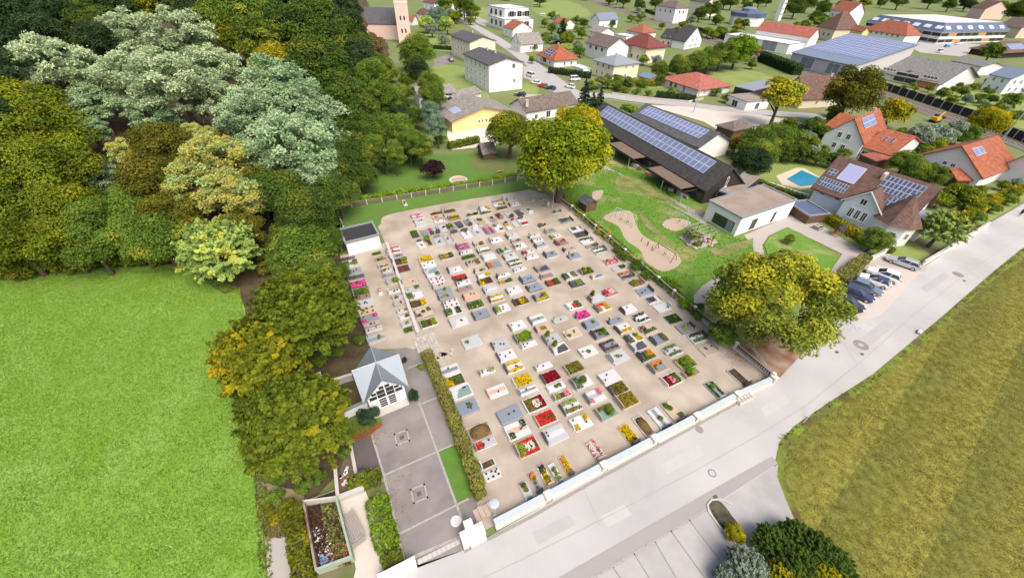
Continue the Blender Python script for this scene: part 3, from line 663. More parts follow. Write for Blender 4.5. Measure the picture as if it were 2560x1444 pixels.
def grave(row, c, x, y, size, fill, head='a', hc='g', kerb='k', plants='', extra='', ang=0.0, dx=0.0):
    """fill: slab stone; head: headstone kind; plants: 'colour@region ...'; extra: v vase, n lantern, o ball shrub, O large ball, y cypress"""
    L, W = {'s': (2.3, 0.97), 'd': (2.36, 1.72), 'm': (2.2, 1.32), 'n': (1.7, 0.8), 'b': (2.55, 1.95)}[size] if isinstance(size, str) else size
    ox, oy = ORIG[c]; p = g(ox + x / 4, oy + y / 4, 0.12)
    words = SNAME[fill]; fw = []
    for t in plants.split():
        n_ = FLOW[t.split('@')[0]][1]
        if n_ not in fw: fw.append(n_)
    lab = words + ' grave'
    leafy = all(f in ('green', 'olive', 'light green', 'dark green', 'brown') for f in fw)
    if fw: lab += ' with ' + ' and '.join(fw[:2]) + (' plants' if leafy else ' flowers')
    elif 'O' in extra or 'o' in extra: lab += ' with round shrub'
    elif 'v' in extra: lab += ' with small vase'
    elif 'n' in extra: lab += ' with dark lantern'
    if kerb == 'w' and random.random() < .5: kerb = 'k'
    if fill == 'w' and random.random() < .3: fill = 'l' if not any(c_ in plants for c_ in '@') else 'w'
    extra = random.choice(['n', 'v', 'nv', '', 'o', 'vv']) + extra
    words = SNAME[fill]; lab = words + lab[lab.index(' grave'):] if fill == 'l' else lab
    root = thing('grave', lab, 'grave', (p.x, p.y, 0), AZ + ang, 'graves of the cemetery')
    GRAVES.setdefault(row, []).append(root)
    j = random.uniform(-0.015, 0.015); root.rotation_euler.z += j
    kz = 0.13 + random.uniform(-.02, .05); kt = 0.12
    b = MB(); b.box((0, W / 2 - kt / 2, kz / 2), (L, kt, kz)); b.box((0, -W / 2 + kt / 2, kz / 2), (L, kt, kz))
    b.box((L / 2 - kt / 2, 0, kz / 2 - .002), (kt, W - 2 * kt, kz)); b.box((-L / 2 + kt / 2, 0, kz / 2 - .002), (kt, W - 2 * kt, kz))
    b.build('kerb', STONE[kerb], root)
    soft = fill in 'esxm'; zt = kz - 0.03 if soft else kz + 0.045
    full = '@f' in plants
    if soft or full:
        b = MB(); b.box((0, 0, (kz - 0.03) / 2), (L - 2 * kt, W - 2 * kt, kz - 0.03)); b.build('soil_bed', STONE[fill if soft else 'e'], root); zt = kz - 0.03
        if fill == 'm':
            P = unit(900) * np.array([L * .44, W * .44, 0.45]) ; P[:, 2] = np.abs(P[:, 2]) + kz * .5
            link('straw_mound', leaf_mesh('straw_mound', P, P + np.array([0, 0, .3]), 0.09 * rng.uniform(.5, 1.4, 900), rng.random(900), rng.random(900), leafmat('straw', (0.16, 0.10, 0.04), (0.36, 0.25, 0.12), None), aspect=.3), root)
    else:
        b = MB(); bv = 0.03; hx, hy = (L - 0.06) / 2, (W - 0.06) / 2; z0 = kz - 0.004; z1 = zt
        n = len(b.v)
        for zz, q in ((z0, 0), (z1 - 0.02, 0), (z1, bv)):
            for sx, sy in ((-1, -1), (1, -1), (1, 1), (-1, 1)): b.v.append((sx * (hx - q), sy * (hy - q), zz))
        for k in range(2):
            for i in range(4): jn = (i + 1) % 4; b.f.append((n + k * 4 + i, n + k * 4 + jn, n + k * 4 + 4 + jn, n + k * 4 + 4 + i))
        b.f.append((n + 8, n + 9, n + 10, n + 11)); b.build('slab', STONE[fill], root)
        if '/' in extra:     # inlaid contrasting panel
            ic = extra[extra.index('/') + 1]; b = MB(); v = random.random()
            pts = [(-hx * .6, -hy * .9), (hx * .9, -hy * .9), (hx * .9, hy * .6), (-hx * .2, hy * .3)] if v < .5 else [(-hx * .9, -hy * .3), (hx * .9, -hy * .3), (hx * .9, hy * .35), (-hx * .9, hy * .35)]
            b.prism(pts, z1 - 0.004, z1 + 0.012); b.build('inlay', STONE[ic], root)
    if head:
        hh = {'a': 0.85, 's': 0.9, 'b': 0.7, 'c': 1.0, 'l': 0.45}[head] * random.uniform(0.75, 1.2); b = MB()
        headstone(b, head, -L / 2 - 0.02, W * random.uniform(0.6, 0.92), hh, 0.12); b.build('headstone', STONE[hc], root)
    for t in plants.split():
        cn, rg = t.split('@'); m_, _ = FLOW[cn]
        gl = FLOW['dgr'][0] if cn not in ('grn', 'ltg', 'olv') else FLOW['grn'][0]
        if cn not in ('grn', 'dgr', 'olv', 'ltg', 'brn'):
            link('leaves', plant_mesh(REG[rg], L, W, gl, 70, 0.08, zt, 0.12), root)
        po = link('flowers' if cn not in ('grn', 'dgr', 'olv', 'ltg', 'brn') else 'plants', plant_mesh(REG[rg], L, W, m_, 190 if rg != 'd' else 420, 0.075, zt + 0.03, 0.2 if cn not in ('grn', 'olv', 'ltg') else 0.36), root)
        if len(REG[rg]) > 1: po['kind'] = 'stuff'
    for e in extra.split('/')[0]:
        qx, qy = random.uniform(-.1, .3) * L, random.uniform(-.2, .2) * W
        if e == 'v':
            MB().lathe([(0.06, 0), (0.11, 0.1), (0.07, 0.22), (0.1, 0.26)], (qx, qy, zt - .01), 8).build('vase', LANT, root)
        elif e == 'n':
            MB().lathe([(0.09, 0), (0.09, 0.04), (0.07, 0.05), (0.07, 0.2), (0.1, 0.22), (0.02, 0.32)], (-L * .32, random.uniform(-.3, .3) * W, zt - .01), 8).build('lantern', LANT, root)
        elif e in 'oO':
            r_ = 0.28 if e == 'o' else 0.55; me = ARCH['shrub%d' % random.randrange(3)]
            if len(me.materials) == 0: me.materials.append(None)
            q = link('shrub', me, root, (random.uniform(-.3, .3) * L, random.uniform(-.15, .15) * W, zt + r_ * .6), random.random() * 6, (r_, r_, r_)); slot(q, LEAF[random.choice(['mid', 'fresh', 'olive', 'dark'])])
        elif e == 'y':
            me = ARCH['column%d' % random.randrange(2)]
            if len(me.materials) == 0: me.materials.append(None)
            q = link('cypress', me, root, (-L * .3, W * .12, 1.05), 0, (.36, .36, .45)); slot(q, LEAF['mid'])
    return root

R1 = 'row along the wood'
for a in ((1, 280, 865, 's', 'd', 'b', 'd', 'l'), (1, 310, 915, 'd', 'w', 'l', 'w', 'w', 'grn@l olv@r'), (1, 340, 990, 'd', 'g', 'b', 'd', 'k', '', 'v'), (1, 370, 1048, 's', 'd', 'b', 'd', 'g'),
          (1, 382, 1118, 'd', 'e', 's', 'd', 'd', 'mag@f'), (1, 415, 1195, 'd', 'e', 'a', 'g', 'g', 'grn@f yel@r', 'o'), (1, 430, 1252, 's', 'r', 'b', 'g', 'k', '', 'v'), (1, 455, 1315, 'd', 'l', 's', 'd', 'w', '', 'nv'),
          (1, 470, 1385, 'd', 's', 'b', 'w', 'w', 'brn@d', 'o'), (3, 495, 140, 'd', 'g', 'b', 'd', 'd', 'mag@k', 'n'), (3, 520, 198, 's', 'n', 'b', 'r', 'g', '', 'v'), (3, 540, 250, 's', 'l', 'b', 'd', 'k', '', 'v/p'), (3, 570, 345, 'd', 'l', 's', 'g', 'p', '', 'v/g')):
    grave(R1, *a)
R2 = 'row before the low wall'
for a in ((1, 567, 820, 'n', 'x', '', 'g', 'k', 'grn@f'), (1, 615, 872, 'n', 'r', 'b', 'n', 'k', 'brn@l', 'n'), (1, 640, 935, 'n', 'e', 'a', 'n', 'k', 'yel@q'), (1, 675, 985, 'n', 'w', 'b', 'g', 'k', '', 'v'), (1, 690, 1035, 'n', 'b', 'b', 'g', 'k'),
          (1, 740, 1095, 'm', 'n', 'a', 'g', 'k', 'ltg@q', 'O'), (1, 745, 1195, 'n', 'w', 'b', 'w', 'w', '', 'v'), (1, 785, 1250, 'n', 'l', 'a', 'n', 'k', '', 'n'), (1, 800, 1310, 'n', 'n', 'b', 'g', 'g', '', 'v'),
          (1, 835, 1385, 'n', 'w', 'b', 'l', 'w', '', 'o'), (3, 862, 125, 'n', 'w', 'a', 'w', 'w', 'mag@q'), (3, 880, 195, 'n', 'w', 'b', 'l', 'w'), (3, 885, 258, (1.3, .95), 'x', '', 'g', 'g', 'grn@f')):
    grave(R2, *a)
R3 = 'row behind the low wall'
for a in ((1, 735, 785, 'd', 'w', 'b', 'g', 'w', 'red@e wht@q'), (1, 765, 842, 's', 'b', 'b', 'g', 'k', '', 'v'), (1, 795, 890, 'd', 'e', 's', 'd', 'd', 'yel@r', 'O'), (1, 820, 965, 'd', 'e', 'b', 'd', 'd', 'red@d'), (1, 895, 1100, 'd', 'n', 'a', 'd', 'k', '', '/p'),
          (1, 925, 1165, 's', 'l', 'b', 'g', 'k', 'grn@r'), (1, 950, 1235, 'd', 'w', 'b', 'd', 'k', 'grn@l', 'v'), (1, 990, 1310, 'd', 'e', 'b', 'd', 'w', 'olv@l yel@r'), (1, 1040, 1398, 'd', 's', 'b', 'g', 'w', 'brn@k', 'o'), (3, 1090, 185, 'd', 'e', 'l', 'g', 'w', 'grn@l brn@q ltg@r')):
    grave(R3, *a)
R4 = 'fourth row from the wood'
for a in ((1, 1060, 868, 'd', 'e', 'l', 'n', 'w', 'yel@f'), (1, 1085, 925, 'd', 'w', 'b', 'l', 'w', '', 'n'), (1, 1110, 985, 'd', 'l', 'a', 'g', 'w', '', '/t'), (1, 1135, 1030, 's', 'w', 'b', 'g', 'w', 'grn@r'), (1, 1170, 1085, 'd', 'w', 'b', 'l', 'w', 'red@d'),
          (1, 1200, 1138, 's', 'n', 'b', 'g', 'k', '', 'v'), (1, 1235, 1180, 's', 'b', 'b', 'g', 'g'), (1, 1260, 1238, 'd', 'g', 'b', 'd', 'g', 'ltg@c', 'v'), (1, 1310, 1315, 'd', 'w', 'a', 'g', 'w', 'red@d'), (1, 1335, 1390, 'd', 'w', 'b', 'd', 'w', 'grn@l dgr@r', 'o'),
          (3, 1390, 170, 'b', 'l', 'l', 'n', 'w', '', 'v/w')):
    grave(R4, *a)
grave('alone on the cross path', 3, 1518, 375, 'b', 'w', '', 'w', 'w')
R5 = 'fifth row from the wood'
for a in ((1, 1270, 840, 'd', 'e', 'b', 'r', 'k', 'ltg@l org@c grn@r'), (1, 1350, 975, 'd', 'l', 's', 'd', 'k', '', '/w'), (1, 1395, 1048, 's', 'e', 'b', 'd', 'd', 'red@f'), (1, 1430, 1100, 'd', 'w', 's', 'd', 'k', 'dgr@t', 'nv'), (1, 1450, 1165, 's', 'r', 'b', 'r', 'g', '', 'v'),
          (1, 1510, 1240, 'd', 'p', 'b', 'r', 'k', '', 'v'), (1, 1560, 1325, 'd', 'e', 'b', 'd', 'k', 'grn@f wht@d'), (3, 1610, 100, 'd', 'b', 'b', 'd', 'd')):
    grave(R5, *a)
R6 = 'sixth row from the wood'
for a in ((1, 1430, 745, 'd', 'g', 's', 'd', 'g', 'mag@e'), (1, 1462, 802, 's', 'w', 'b', 'd', 'k', '', 'nv'), (1, 1490, 850, 's', 'e', 'b', 'd', 'g', 'grn@f'), (1, 1535, 908, 'd', 'n', 'a', 'g', 'k', 'olv@r', 'o'), (1, 1610, 985, 's', 's', 'b', 'd', 'k', 'olv@q'), (1, 1640, 1035, 's', 'w', 'b', 'b', 'w', 'yel@r'),
          (1, 1655, 1092, 'd', 'e', 'b', 'd', 'k', 'yel@l brn@r'), (1, 1710, 1175, 'd', 'l', 'b', 'g', 'w', '', '/w'), (1, 1765, 1262, 'd', 'w', 's', 'd', 'w', 'yel@e'), (1, 1820, 1365, 'd', 'w', 'b', 'd', 'w', 'ltg@l', 'v')):
    grave(R6, *a)
R7 = 'seventh row from the wood'
for a in ((1, 1600, 718, 'd', 's', 'b', 'g', 'w', 'olv@q'), (1, 1640, 785, 'd', 'w', 'b', 'g', 'w', 'grn@b'), (1, 1690, 848, 'd', 'w', 'b', 'l', 'w'), (1, 1740, 925, 'd', 'g', 's', 'r', 'g', 'org@l', '/b'), (1, 1835, 1035, 's', 'w', 'b', 'd', 'w', '', 'v'), (1, 1860, 1090, 's', 'e', 'b', 'n', 'w', 'yel@l grn@r'),
          (1, 1940, 1182, 'd', 'w', 's', 'n', 'w', '', ''), (1, 2010, 1290, 'd', 'e', 'b', 'd', 'w', 'brn@l yel@q olv@r')):
    grave(R7, *a)
R8 = 'eighth row from the wood'
for a in ((1, 1760, 680, 'd', 'w', 'b', 'l', 'w', '', 'nv'), (1, 1840, 785, 'd', 'l', 's', 'g', 'g', 'grn@l', '/t'), (1, 1900, 845, 'd', 'w', 'b', 'g', 'w', '', '/l'), (1, 1950, 912, 'd', 'w', 'b', 'g', 'k', 'grn@e'), (1, 2000, 972, 's', 'w', 'b', 'l', 'k', '', 'v'), (1, 2075, 1070, 'd', 'b', 'b', 'd', 'd'), (1, 2140, 1150, 'd', 'b', 'b', 'd', 'd'),
          (1, 2210, 1248, 'd', 'g', 's', 'd', 'w', 'yel@b ltg@r', '/d')):
    grave(R8, *a)
R9 = 'ninth row from the wood'
for a in ((1, 1925, 640, 'd', 'w', 'b', 'r', 'k', '', 'v'), (1, 1970, 690, 's', 'n', 'b', 'g', 'k', 'grn@q'), (1, 2000, 742, 'd', 'w', 'b', 'n', 'w', '', 'o'), (1, 2085, 800, 's', 'w', 'b', 'd', 'k', 'red@l', 'v'), (1, 2120, 850, 's', 'w', 'c', 'd', 'w', '', 'v'), (2, 300, 962, 'd', 'g', 'b', 'r', 'g', '', '/d'), (2, 345, 1040, 's', 'r', 'b', 'g', 'k'), (2, 412, 1102, 'd', 'e', 'b', 'd', 'k', 'red@l grn@r')):
    grave(R9, *a)
R10 = 'tenth row from the wood'
for a in ((2, 225, 640, 's', 'w', 'c', 'd', 'k', '', 'n'), (2, 255, 683, 's', 'w', 'b', 'd', 'w'), (2, 290, 732, 'd', 'l', 'b', 'd', 'w', '', 'v/b'), (2, 385, 822, 'd', 'b', 's', 'd', 'w', '', 'v'), (2, 580, 1040, 'd', 'w', 's', 'd', 'w', 'grn@l olv@r'), (2, 650, 1112, 'd', 'd', 'b', 'd', 'w', 'ltg@q')):
    grave(R10, *a)
R11 = 'eleventh row from the wood'
for a in ((2, 320, 530, 'm', 'n', 'b', 'd', 'k', 'olv@l', 'o'), (2, 385, 592, 'm', 't', 'b', 'n', 'k'), (2, 440, 645, 'm', 'w', 'b', 'g', 'g', 'yel@l'), (2, 490, 702, 'd', 'r', 'b', 'd', 'g', 'red@k'), (2, 570, 770, 's', 'n', 'b', 'd', 'k'), (2, 620, 838, 'd', 'b', 'c', 'd', 'k', '', 'v'),
          (2, 745, 990, 'd', 'e', 's', 'g', 'n', 'grn@f', 'O'), (2, 850, 1040, 's', 'l', 'a', 'n', 'w', '', '/b'), (2, 980, 1200, 'd', 'g', 'c', 'd', 'w', 'red@l wht@q pnk@e'), (4, 620, 15, 'd', 'w', 'b', 'w', 'w', 'grn@r red@q', 'n'), (4, 705, 108, 'd', 'e', 'c', 'd', 'w', 'mag@f')):
    grave(R11, *a)
R12 = 'twelfth row from the wood'
for a in ((2, 840, 1262, 'd', 'w', 'b', 'r', 'w', '', 'yy'), (2, 905, 1352, 'd', 'w', 'b', 'g', 'w', 'org@l red@t yel@r'), (4, 1165, 52, 'd', 'w', 's', 'd', 'w', '', 'v'), (4, 1290, 135, 'd', 'w', 'c', 'd', 'w', 'dgr@e', ''), (4, 1030, 162, 's', 'b', 'c', 'd', 'g'), (4, 1115, 240, 'd', 'w', 's', 'd', 'w', 'yel@b'), (4, 1360, 245, 'd', 'n', 'c', 'r', 'k', 'grn@b brn@l')):
    grave(R12, *a)
# ---- lower field, between hedge, cross path and road wall
M1 = 'row beside the clipped hedge'
for a in ((3, 1300, 662, 'd', 'w', 'b', 'l', 'w', '', 'v/g'), (3, 1350, 760, 'd', 'e', 'b', 'g', 'w', 'yel@l grn@q', 'o'), (3, 1408, 870, 'b', 'w', 'b', 'n', 'w', '', '/t'), (3, 1470, 1030, 'b', 'b', 'b', 'g', 'g', '', 'vov'), (3, 1600, 1272, 'b', 'm', 'l', 'g', 'w', '', ''), (3, 1655, 1395, 's', 'l', 'b', 'g', 'w', 'red@l', 'v'), (5, 2080, 300, (1.5, .9), 'e', 'b', 'w', 'w', 'olv@q'), (5, 2125, 405, (1.7, 1.0), 'w', 'l', 'w', 'w', 'dgr@d')):
    grave(M1, *a)
M2 = 'second row from the hedge'
for a in ((3, 1675, 672, (2.0, .75), 'w', 'b', 'n', 'w', 'ltg@r', 'n'), (3, 1772, 868, (2.4, 1.6), 'w', 'l', 'p', 'w', '', '/p'), (3, 1900, 1100, (2.7, 1.8), 'b', 'l', 'g', 'g', '', 'vv'), (3, 1975, 1255, 'b', 'w', 'l', 'w', 'w', 'dgr@k', 'v/p'), (6, 155, 130, 'b', 'e', 'b', 'n', 'w', 'red@e wht@q ltg@l')):
    grave(M2, *a)
M3 = 'third row from the hedge'
for a in ((3, 1805, 402, 'd', 'l', 's', 'd', 'w', '', 'vn'), (3, 1865, 512, 'd', 'w', 's', 'd', 'w', '', 'n'), (3, 1940, 625, 'd', 'w', 's', 'd', 'w', 'yel@e'), (3, 2028, 758, 'd', 'e', 'l', 'w', 'w', 'yel@f', ''), (3, 2085, 862, 's', 'w', 'b', 'l', 'w', '', 'v/g'), (3, 2150, 990, 'b', 'e', 'l', 'w', 'w', 'olv@l wht@q drd@r'), (3, 2258, 1135, 'd', 'e', 'l', 'n', 'w', 'red@f dgr@c'), (3, 2350, 1300, 'b', 'l', 's', 'd', 'w', '', 'n/w')):
    grave(M3, *a)
M4 = 'fourth row from the hedge'
for a in ((4, 55, 215, 'd', 'w', 'b', 'n', 'w', '', 'vn'), (4, 110, 330, 'd', 'e', 'b', 'g', 'g', 'ltg@f grn@f', 'OO'), (4, 170, 405, 's', 'w', 'b', 'w', 'w', '', 'n'), (4, 315, 620, 's', 'w', 'b', 'n', 'w', '', 'v'), (4, 388, 725, 'd', 'e', 's', 'd', 'w', 'drd@f', ''), (4, 440, 825, 's', 'w', 'l', 'w', 'w', 'grn@q', 'v'), (4, 500, 908, 's', 'e', 'b', 'n', 'w', 'ltg@l pnk@r'), (4, 590, 1025, 'd', 'w', 's', 'd', 'k', 'ltg@t olv@b', 'n'), (4, 690, 1180, 'd', 'w', 'l', 'w', 'w', 'yel@k', 'v')):
    grave(M4, *a)
M5 = 'fifth row from the hedge'
for a in ((4, 255, 152, 'd', 'w', 'b', 'g', 'w', '', '/t'), (4, 312, 242, 'd', 'p', 's', 'r', 'w', 'ltg@c', ''), (4, 400, 345, 'd', 'l', 's', 'g', 'w', '', 'y'), (4, 475, 440, 'd', 'w', 's', 'g', 'w', '', 'y/d'), (4, 620, 635, 'd', 'e', 'l', 'n', 'n', 'olv@f brn@c', 'o'), (4, 700, 775, 'b', 'l', 's', 'g', 'w', 'grn@l', 'O/w'), (4, 830, 920, 'd', 'w', 'b', 'g', 'w', 'pnk@k', '/l'), (4, 945, 1075, 'd', 't', 'b', 'n', 'w', 'grn@q olv@t', 'O')):
    grave(M5, *a)
M6 = 'sixth row from the hedge'
for a in ((4, 485, 152, 's', 'w', 'c', 'n', 'w', '', 'v'), (4, 605, 290, 'd', 's', 'c', 'n', 'w', '', 'o'), (4, 760, 472, 'd', 'w', 'l', 'l', 'w', '', 'n'), (4, 975, 732, 'b', 'w', 'l', 'n', 'w', '', 'vn'), (4, 1062, 842, 'd', 'e', 's', 'd', 'w', 'olv@f', 'o'), (4, 1150, 955, 'b', 'e', 'b', 'n', 'w', 'yel@f olv@f', '')):
    grave(M6, *a)
M7 = 'seventh row from the hedge'
for a in ((4, 790, 200, 'd', 'b', 's', 'd', 'l'), (4, 880, 295, 'd', 'g', 's', 'd', 'k', 'dgr@t grn@r', 'v'), (4, 975, 412, 'd', 'b', 's', 'd', 'd', 'brn@e', ''), (4, 1065, 525, 'b', 'l', 'a', 'l', 'l', '', 'v')):
    grave(M7, *a)
M8 = 'eighth row from the hedge'
for a in ((4, 1215, 340, 'd', 'w', 's', 'd', 'w', 'olv@l yel@r', 'o'), (4, 1260, 412, 'd', 'l', 'b', 'g', 'w', '', '/d'), (4, 1345, 510, 'd', 'e', 's', 'd', 'k', 'grn@b org@r', 'o'), (4, 1460, 625, 'd', 'p', 's', 'g', 'k', 'org@t', 'o/g'), (4, 1595, 752, 'd', 'e', 'l', 'w', 'w', 'drd@l pnk@q grn@r', '')):
    grave(M8, *a)
M9 = 'ninth row from the hedge'
for a in ((4, 1470, 350, 'd', 'b', 's', 'd', 'k', 'olv@r', 'v'), (4, 1605, 465, 'd', 'l', 'c', 'l', 'w', 'grn@e', ''), (4, 1735, 585, 'b', 'e', 'l', 'n', 'n', 'ltg@f grn@f', 'OO'), (4, 1790, 685, 's', 'r', 'l', 'n', 'n', 'brn@l', 'O')):
    grave(M9, *a)
# ---- along the east fence, headstones to the fence
RF = 'row along the fence'
for a in ((2, 445, 400, 'n', 't', 'b', 'g', 'k', 'grn@r'), (2, 535, 485, 'b', 'g', 'b', 'd', 'k', '', 'o/d'), (2, 630, 572, 'd', 'w', 's', 'l', 'w', 'grn@q'), (2, 685, 625, 'd', 'd', 'b', 'd', 'k', '', 'v'), (2, 740, 690, 'd', 'w', 'b', 'g', 'w', 'dgr@b', ''), (2, 795, 742, 's', 'g', 'b', 'n', 'k', 'olv@l'), (2, 870, 785, 'd', 'w', 'a', 'g', 'k', 'grn@e'), (2, 980, 895, 'd', 'g', 'b', 'p', 'k', 'pnk@f wht@d'),
          (2, 1060, 960, 's', 'l', 'b', 'g', 'w', 'dgr@l'), (2, 1140, 1030, 'd', 'b', 'b', 'r', 'g', 'brn@t org@b'), (2, 1235, 1112, 'd', 'm', 'b', 'p', 'w', '', 'O'), (2, 1320, 1195, 'd', 'b', 'b', 'd', 'k', '', 'v'), (2, 1410, 1280, 'd', 'w', 'l', 'n', 'w', 'brn@c', '/d'), (2, 1500, 1355, 'd', 'w', 'b', 'w', 'w', '', 'n'), (4, 1612, 145, 'd', 'x', '', 'g', 'g', 'dgr@f'), (4, 1730, 240, 'd', 'g', 'b', 'd', 'g', 'ltg@c', 'v'),
          (4, 1850, 335, 'd', 'w', 'b', 'd', 'w', 'grn@t dgr@b', ''), (4, 1962, 455, 'd', 'n', 'l', 'n', 'k', '', 'v')):
    grave(RF, *a, ang=math.pi - 0.06)
# ---- along the road wall, headstones to the wall
RW = 'row along the road wall'
for a in ((4, 2265, 722, (2.6, 1.4), 'e', 'b', 'd', 'w', '', ''), (4, 2025, 855, (2.3, 1.3), 't', 'l', 'w', 'w', 'dgr@e', ''), (4, 1612, 1065, (2.6, 1.7), 's', 'b', 'd', 'w', 'grn@k', 'o'), (4, 1468, 1135, (2.6, 1.5), 'w', 's', 'd', 'w', '', 'v/b'), (4, 1318, 1215, (2.5, 1.35), 'm', '', 'g', 'k', '', ''), (4, 1165, 1295, (2.4, 1.4), 'e', 'b', 'd', 'w', 'dgr@l yel@f', ''),
          (6, 832, 160, (2.2, 1.2), 'l', 'a', 'n', 'w', 'red@e wht@e', ''), (6, 540, 312, (2.1, .8), 'e', 'a', 'd', 'w', 'yel@f mag@d', ''), (6, 432, 385, (2.0, .75), 'w', 'b', 'g', 'k', 'ltg@l dgr@c', ''), (6, 330, 410, (2.2, .8), 'e', 'b', 'n', 'w', 'yel@q yel@l dgr@r', 'o'), (6, 230, 480, (1.9, .7), 'g', 'b', 'd', 'w', 'olv@c org@r', ''), (6, 140, 570, (1.7, .85), 'l', 'b', 'd', 'w', 'olv@q', '')):
    grave(RW, *a, ang=math.pi / 2)
# ---- top of the cemetery
RT = 'group nearest the top lawn'
for a in ((1, 975, 442, 'd', 'w', 'b', 'n', 'w', 'pnk@e', ''), (1, 1000, 488, 's', 'w', 'b', 'g', 'w', '', 'v'), (1, 1020, 528, 's', 'l', 'b', 'l', 'w'), (1, 1300, 392, 's', 'e', 'c', 'd', 'r', 'olv@f', ''), (1, 1342, 455, 'd', 'e', 'b', 'g', 'g', 'yel@e', ''), (1, 1650, 368, 'd', 'w', 's', 'b', 'w', 'yel@r', 'v'), (1, 1665, 405, 's', 'x', 'b', 'g', 'k', 'grn@l', ''), (1, 1920, 272, 's', 'l', 'b', 'r', 'w', '', ''), (1, 1945, 322, 'd', 'l', 's', 'd', 'w', '', '/w')):
    grave(RT, *a)
for a in ((1, 1160, 412, 's', 'e', 'c', 'd', 'r', 'brn@q', ''), (1, 1180, 452, 's', 'n', 'b', 'd', 'r', 'org@q', ''), (1, 1200, 492, 's', 'w', 'b', 'l', 'w', '', 'n'), (1, 1520, 425, 's', 'e', 'c', 'd', 'w', 'dgr@l grn@r', ''), (1, 1770, 292, 's', 'g', 'c', 'd', 'k', 'yel@c', ''), (1, 1790, 332, 's', 'w', 'b', 'd', 'g', 'yel@l', ''), (1, 1815, 366, 's', 'e', 'b', 'g', 'k', 'olv@f', '')):
    grave(RT, *a, ang=math.pi)
RB = 'lower side of the top double row'
for a in ((1, 1010, 728, 'm', 'w', 'b', 'd', 'k', '', 'v'), (1, 1090, 700, 's', 'e', 'b', 'd', 'n', '', 'O'), (1, 1190, 690, 'd', 'w', 'b', 'g', 'w', '', 'v'), (1, 1280, 678, 's', 'w', 'b', 'l', 'w', '', 'n'), (1, 1362, 645, 'd', 'n', 'b', 'd', 'k'), (1, 1465, 625, 'd', 'w', 'b', 'd', 'w', '', 'o'), (1, 1578, 598, 'd', 'w', 's', 'w', 'w', '', 'v'), (1, 1685, 585, 'd', 'g', 's', 'n', 'g', 'mag@e', ''),
          (1, 1782, 562, 'd', 'w', 's', 'n', 'w', 'olv@k', ''), (1, 1882, 548, 's', 'w', 's', 'd', 'g', 'yel@l', ''), (1, 1950, 515, 's', 'w', 's', 'd', 'k'), (1, 2030, 498, 'd', 'w', 's', 'd', 'w', 'red@r', '')):
    grave(RB, *a, ang=-math.pi / 2)
RU = 'upper side of the top double row'
for a in ((1, 945, 618, 'm', 'x', 'l', 'd', 'x', 'grn@f', 'o'), (1, 1045, 608, 'm', 'g', 'b', 'g', 'k'), (1, 1105, 588, 's', 'e', 'b', 'd', 'k', 'mag@q', ''), (1, 1160, 578, 's', 'l', 's', 'd', 'k'), (1, 1225, 560, 'm', 'l', 's', 'w', 'w'), (1, 1305, 548, 'm', 'e', 'b', 'g', 'k', 'dgr@f', 'O'), (1, 1390, 522, 'm', 'd', 'b', 'd', 'g'), (1, 1480, 505, 'm', 'b', 's', 'd', 'k'), (1, 1600, 490, 'd', 'n', 's', 'n', 'k', 'olv@q', 'o'), (1, 1720, 468, 'm', 'n', 's', 'g', 'k', 'brn@q', ''), (1, 1790, 440, 'm', 'e', 'a', 'r', 'k', 'brn@f', ''), (1, 1890, 425, 'm', 'l', 's', 'd', 'g', '', 'v'), (1, 1985, 405, 'm', 'd', 's', 'd', 'w', '', 'n'), (1, 2085, 385, 'm', 'w', 'a', 'w', 'w', '', 'v')):
    grave(RU, *a, ang=math.pi / 2)
grave('against the top fence', 1, 850, 318, (1.7, .75), 'w', 'b', 'p', 'w', '', 'v', ang=-math.pi / 2)
WORDS = ['first', 'second', 'third', 'fourth', 'fifth', 'sixth', 'seventh', 'eighth', 'ninth', 'tenth', 'eleventh', 'twelfth', 'thirteenth', 'fourteenth', 'fifteenth', 'sixteenth', 'seventeenth', 'eighteenth']
for row, gs in GRAVES.items():
    across = row in (RT, RB, RU, RW)
    gs.sort(key=lambda o: px(o.location)[0] if across else -px(o.location)[1])
    for i, o in enumerate(gs):
        if len(gs) == 1: o['label'] = o['label'] + ' ' + row; continue
        o['label'] = '%s, %s %s, %s' % (o['label'], WORDS[i], 'from the left' if across else 'from the road', row)
        ws = o['label'].split()
        if len(ws) > 16: o['label'] = o['label'].replace(' from the road', '').replace(' from the left', '').replace(' grave', '')
# ================================================================= buildings: one builder for all houses
WALL = {'w': mat('plaster_white', (0.78, 0.77, 0.75), 0.85, 0.04, 0.6, objvar=0.03), 'c': mat('plaster_cream', (0.74, 0.68, 0.50), 0.85, 0.05, 0.6), 'y': mat('plaster_yellow', (0.78, 0.62, 0.28), 0.85, 0.06, 0.6), 'p': mat('plaster_pink', (0.72, 0.53, 0.45), 0.85, 0.05, 0.6),
        'g': mat('plaster_grey', (0.50, 0.50, 0.49), 0.85, 0.08, 0.6), 'b': mat('plaster_pale_blue_and_shade', (0.66, 0.72, 0.74), 0.85, 0.04, 0.6), 'd': striped('board_dark', (0.055, 0.042, 0.036), (0.028, 0.022, 0.02), 0.16, axis=2, rough=0.8),
        't': striped('board_brown', (0.17, 0.10, 0.065), (0.10, 0.06, 0.04), 0.18, axis=2, rough=0.8), 'o': mat('plaster_orange', (0.62, 0.27, 0.10), 0.85, 0.08, 0.6), 's': mat('plaster_sand', (0.64, 0.55, 0.40), 0.85, 0.05, 0.6)}
def tiles(n, c, d=0.72): return striped('tiles_' + n, c, tuple(q * d for q in c), 0.34, axis=1, rough=0.75, duty=0.75, var=0.2, bump=0.3)
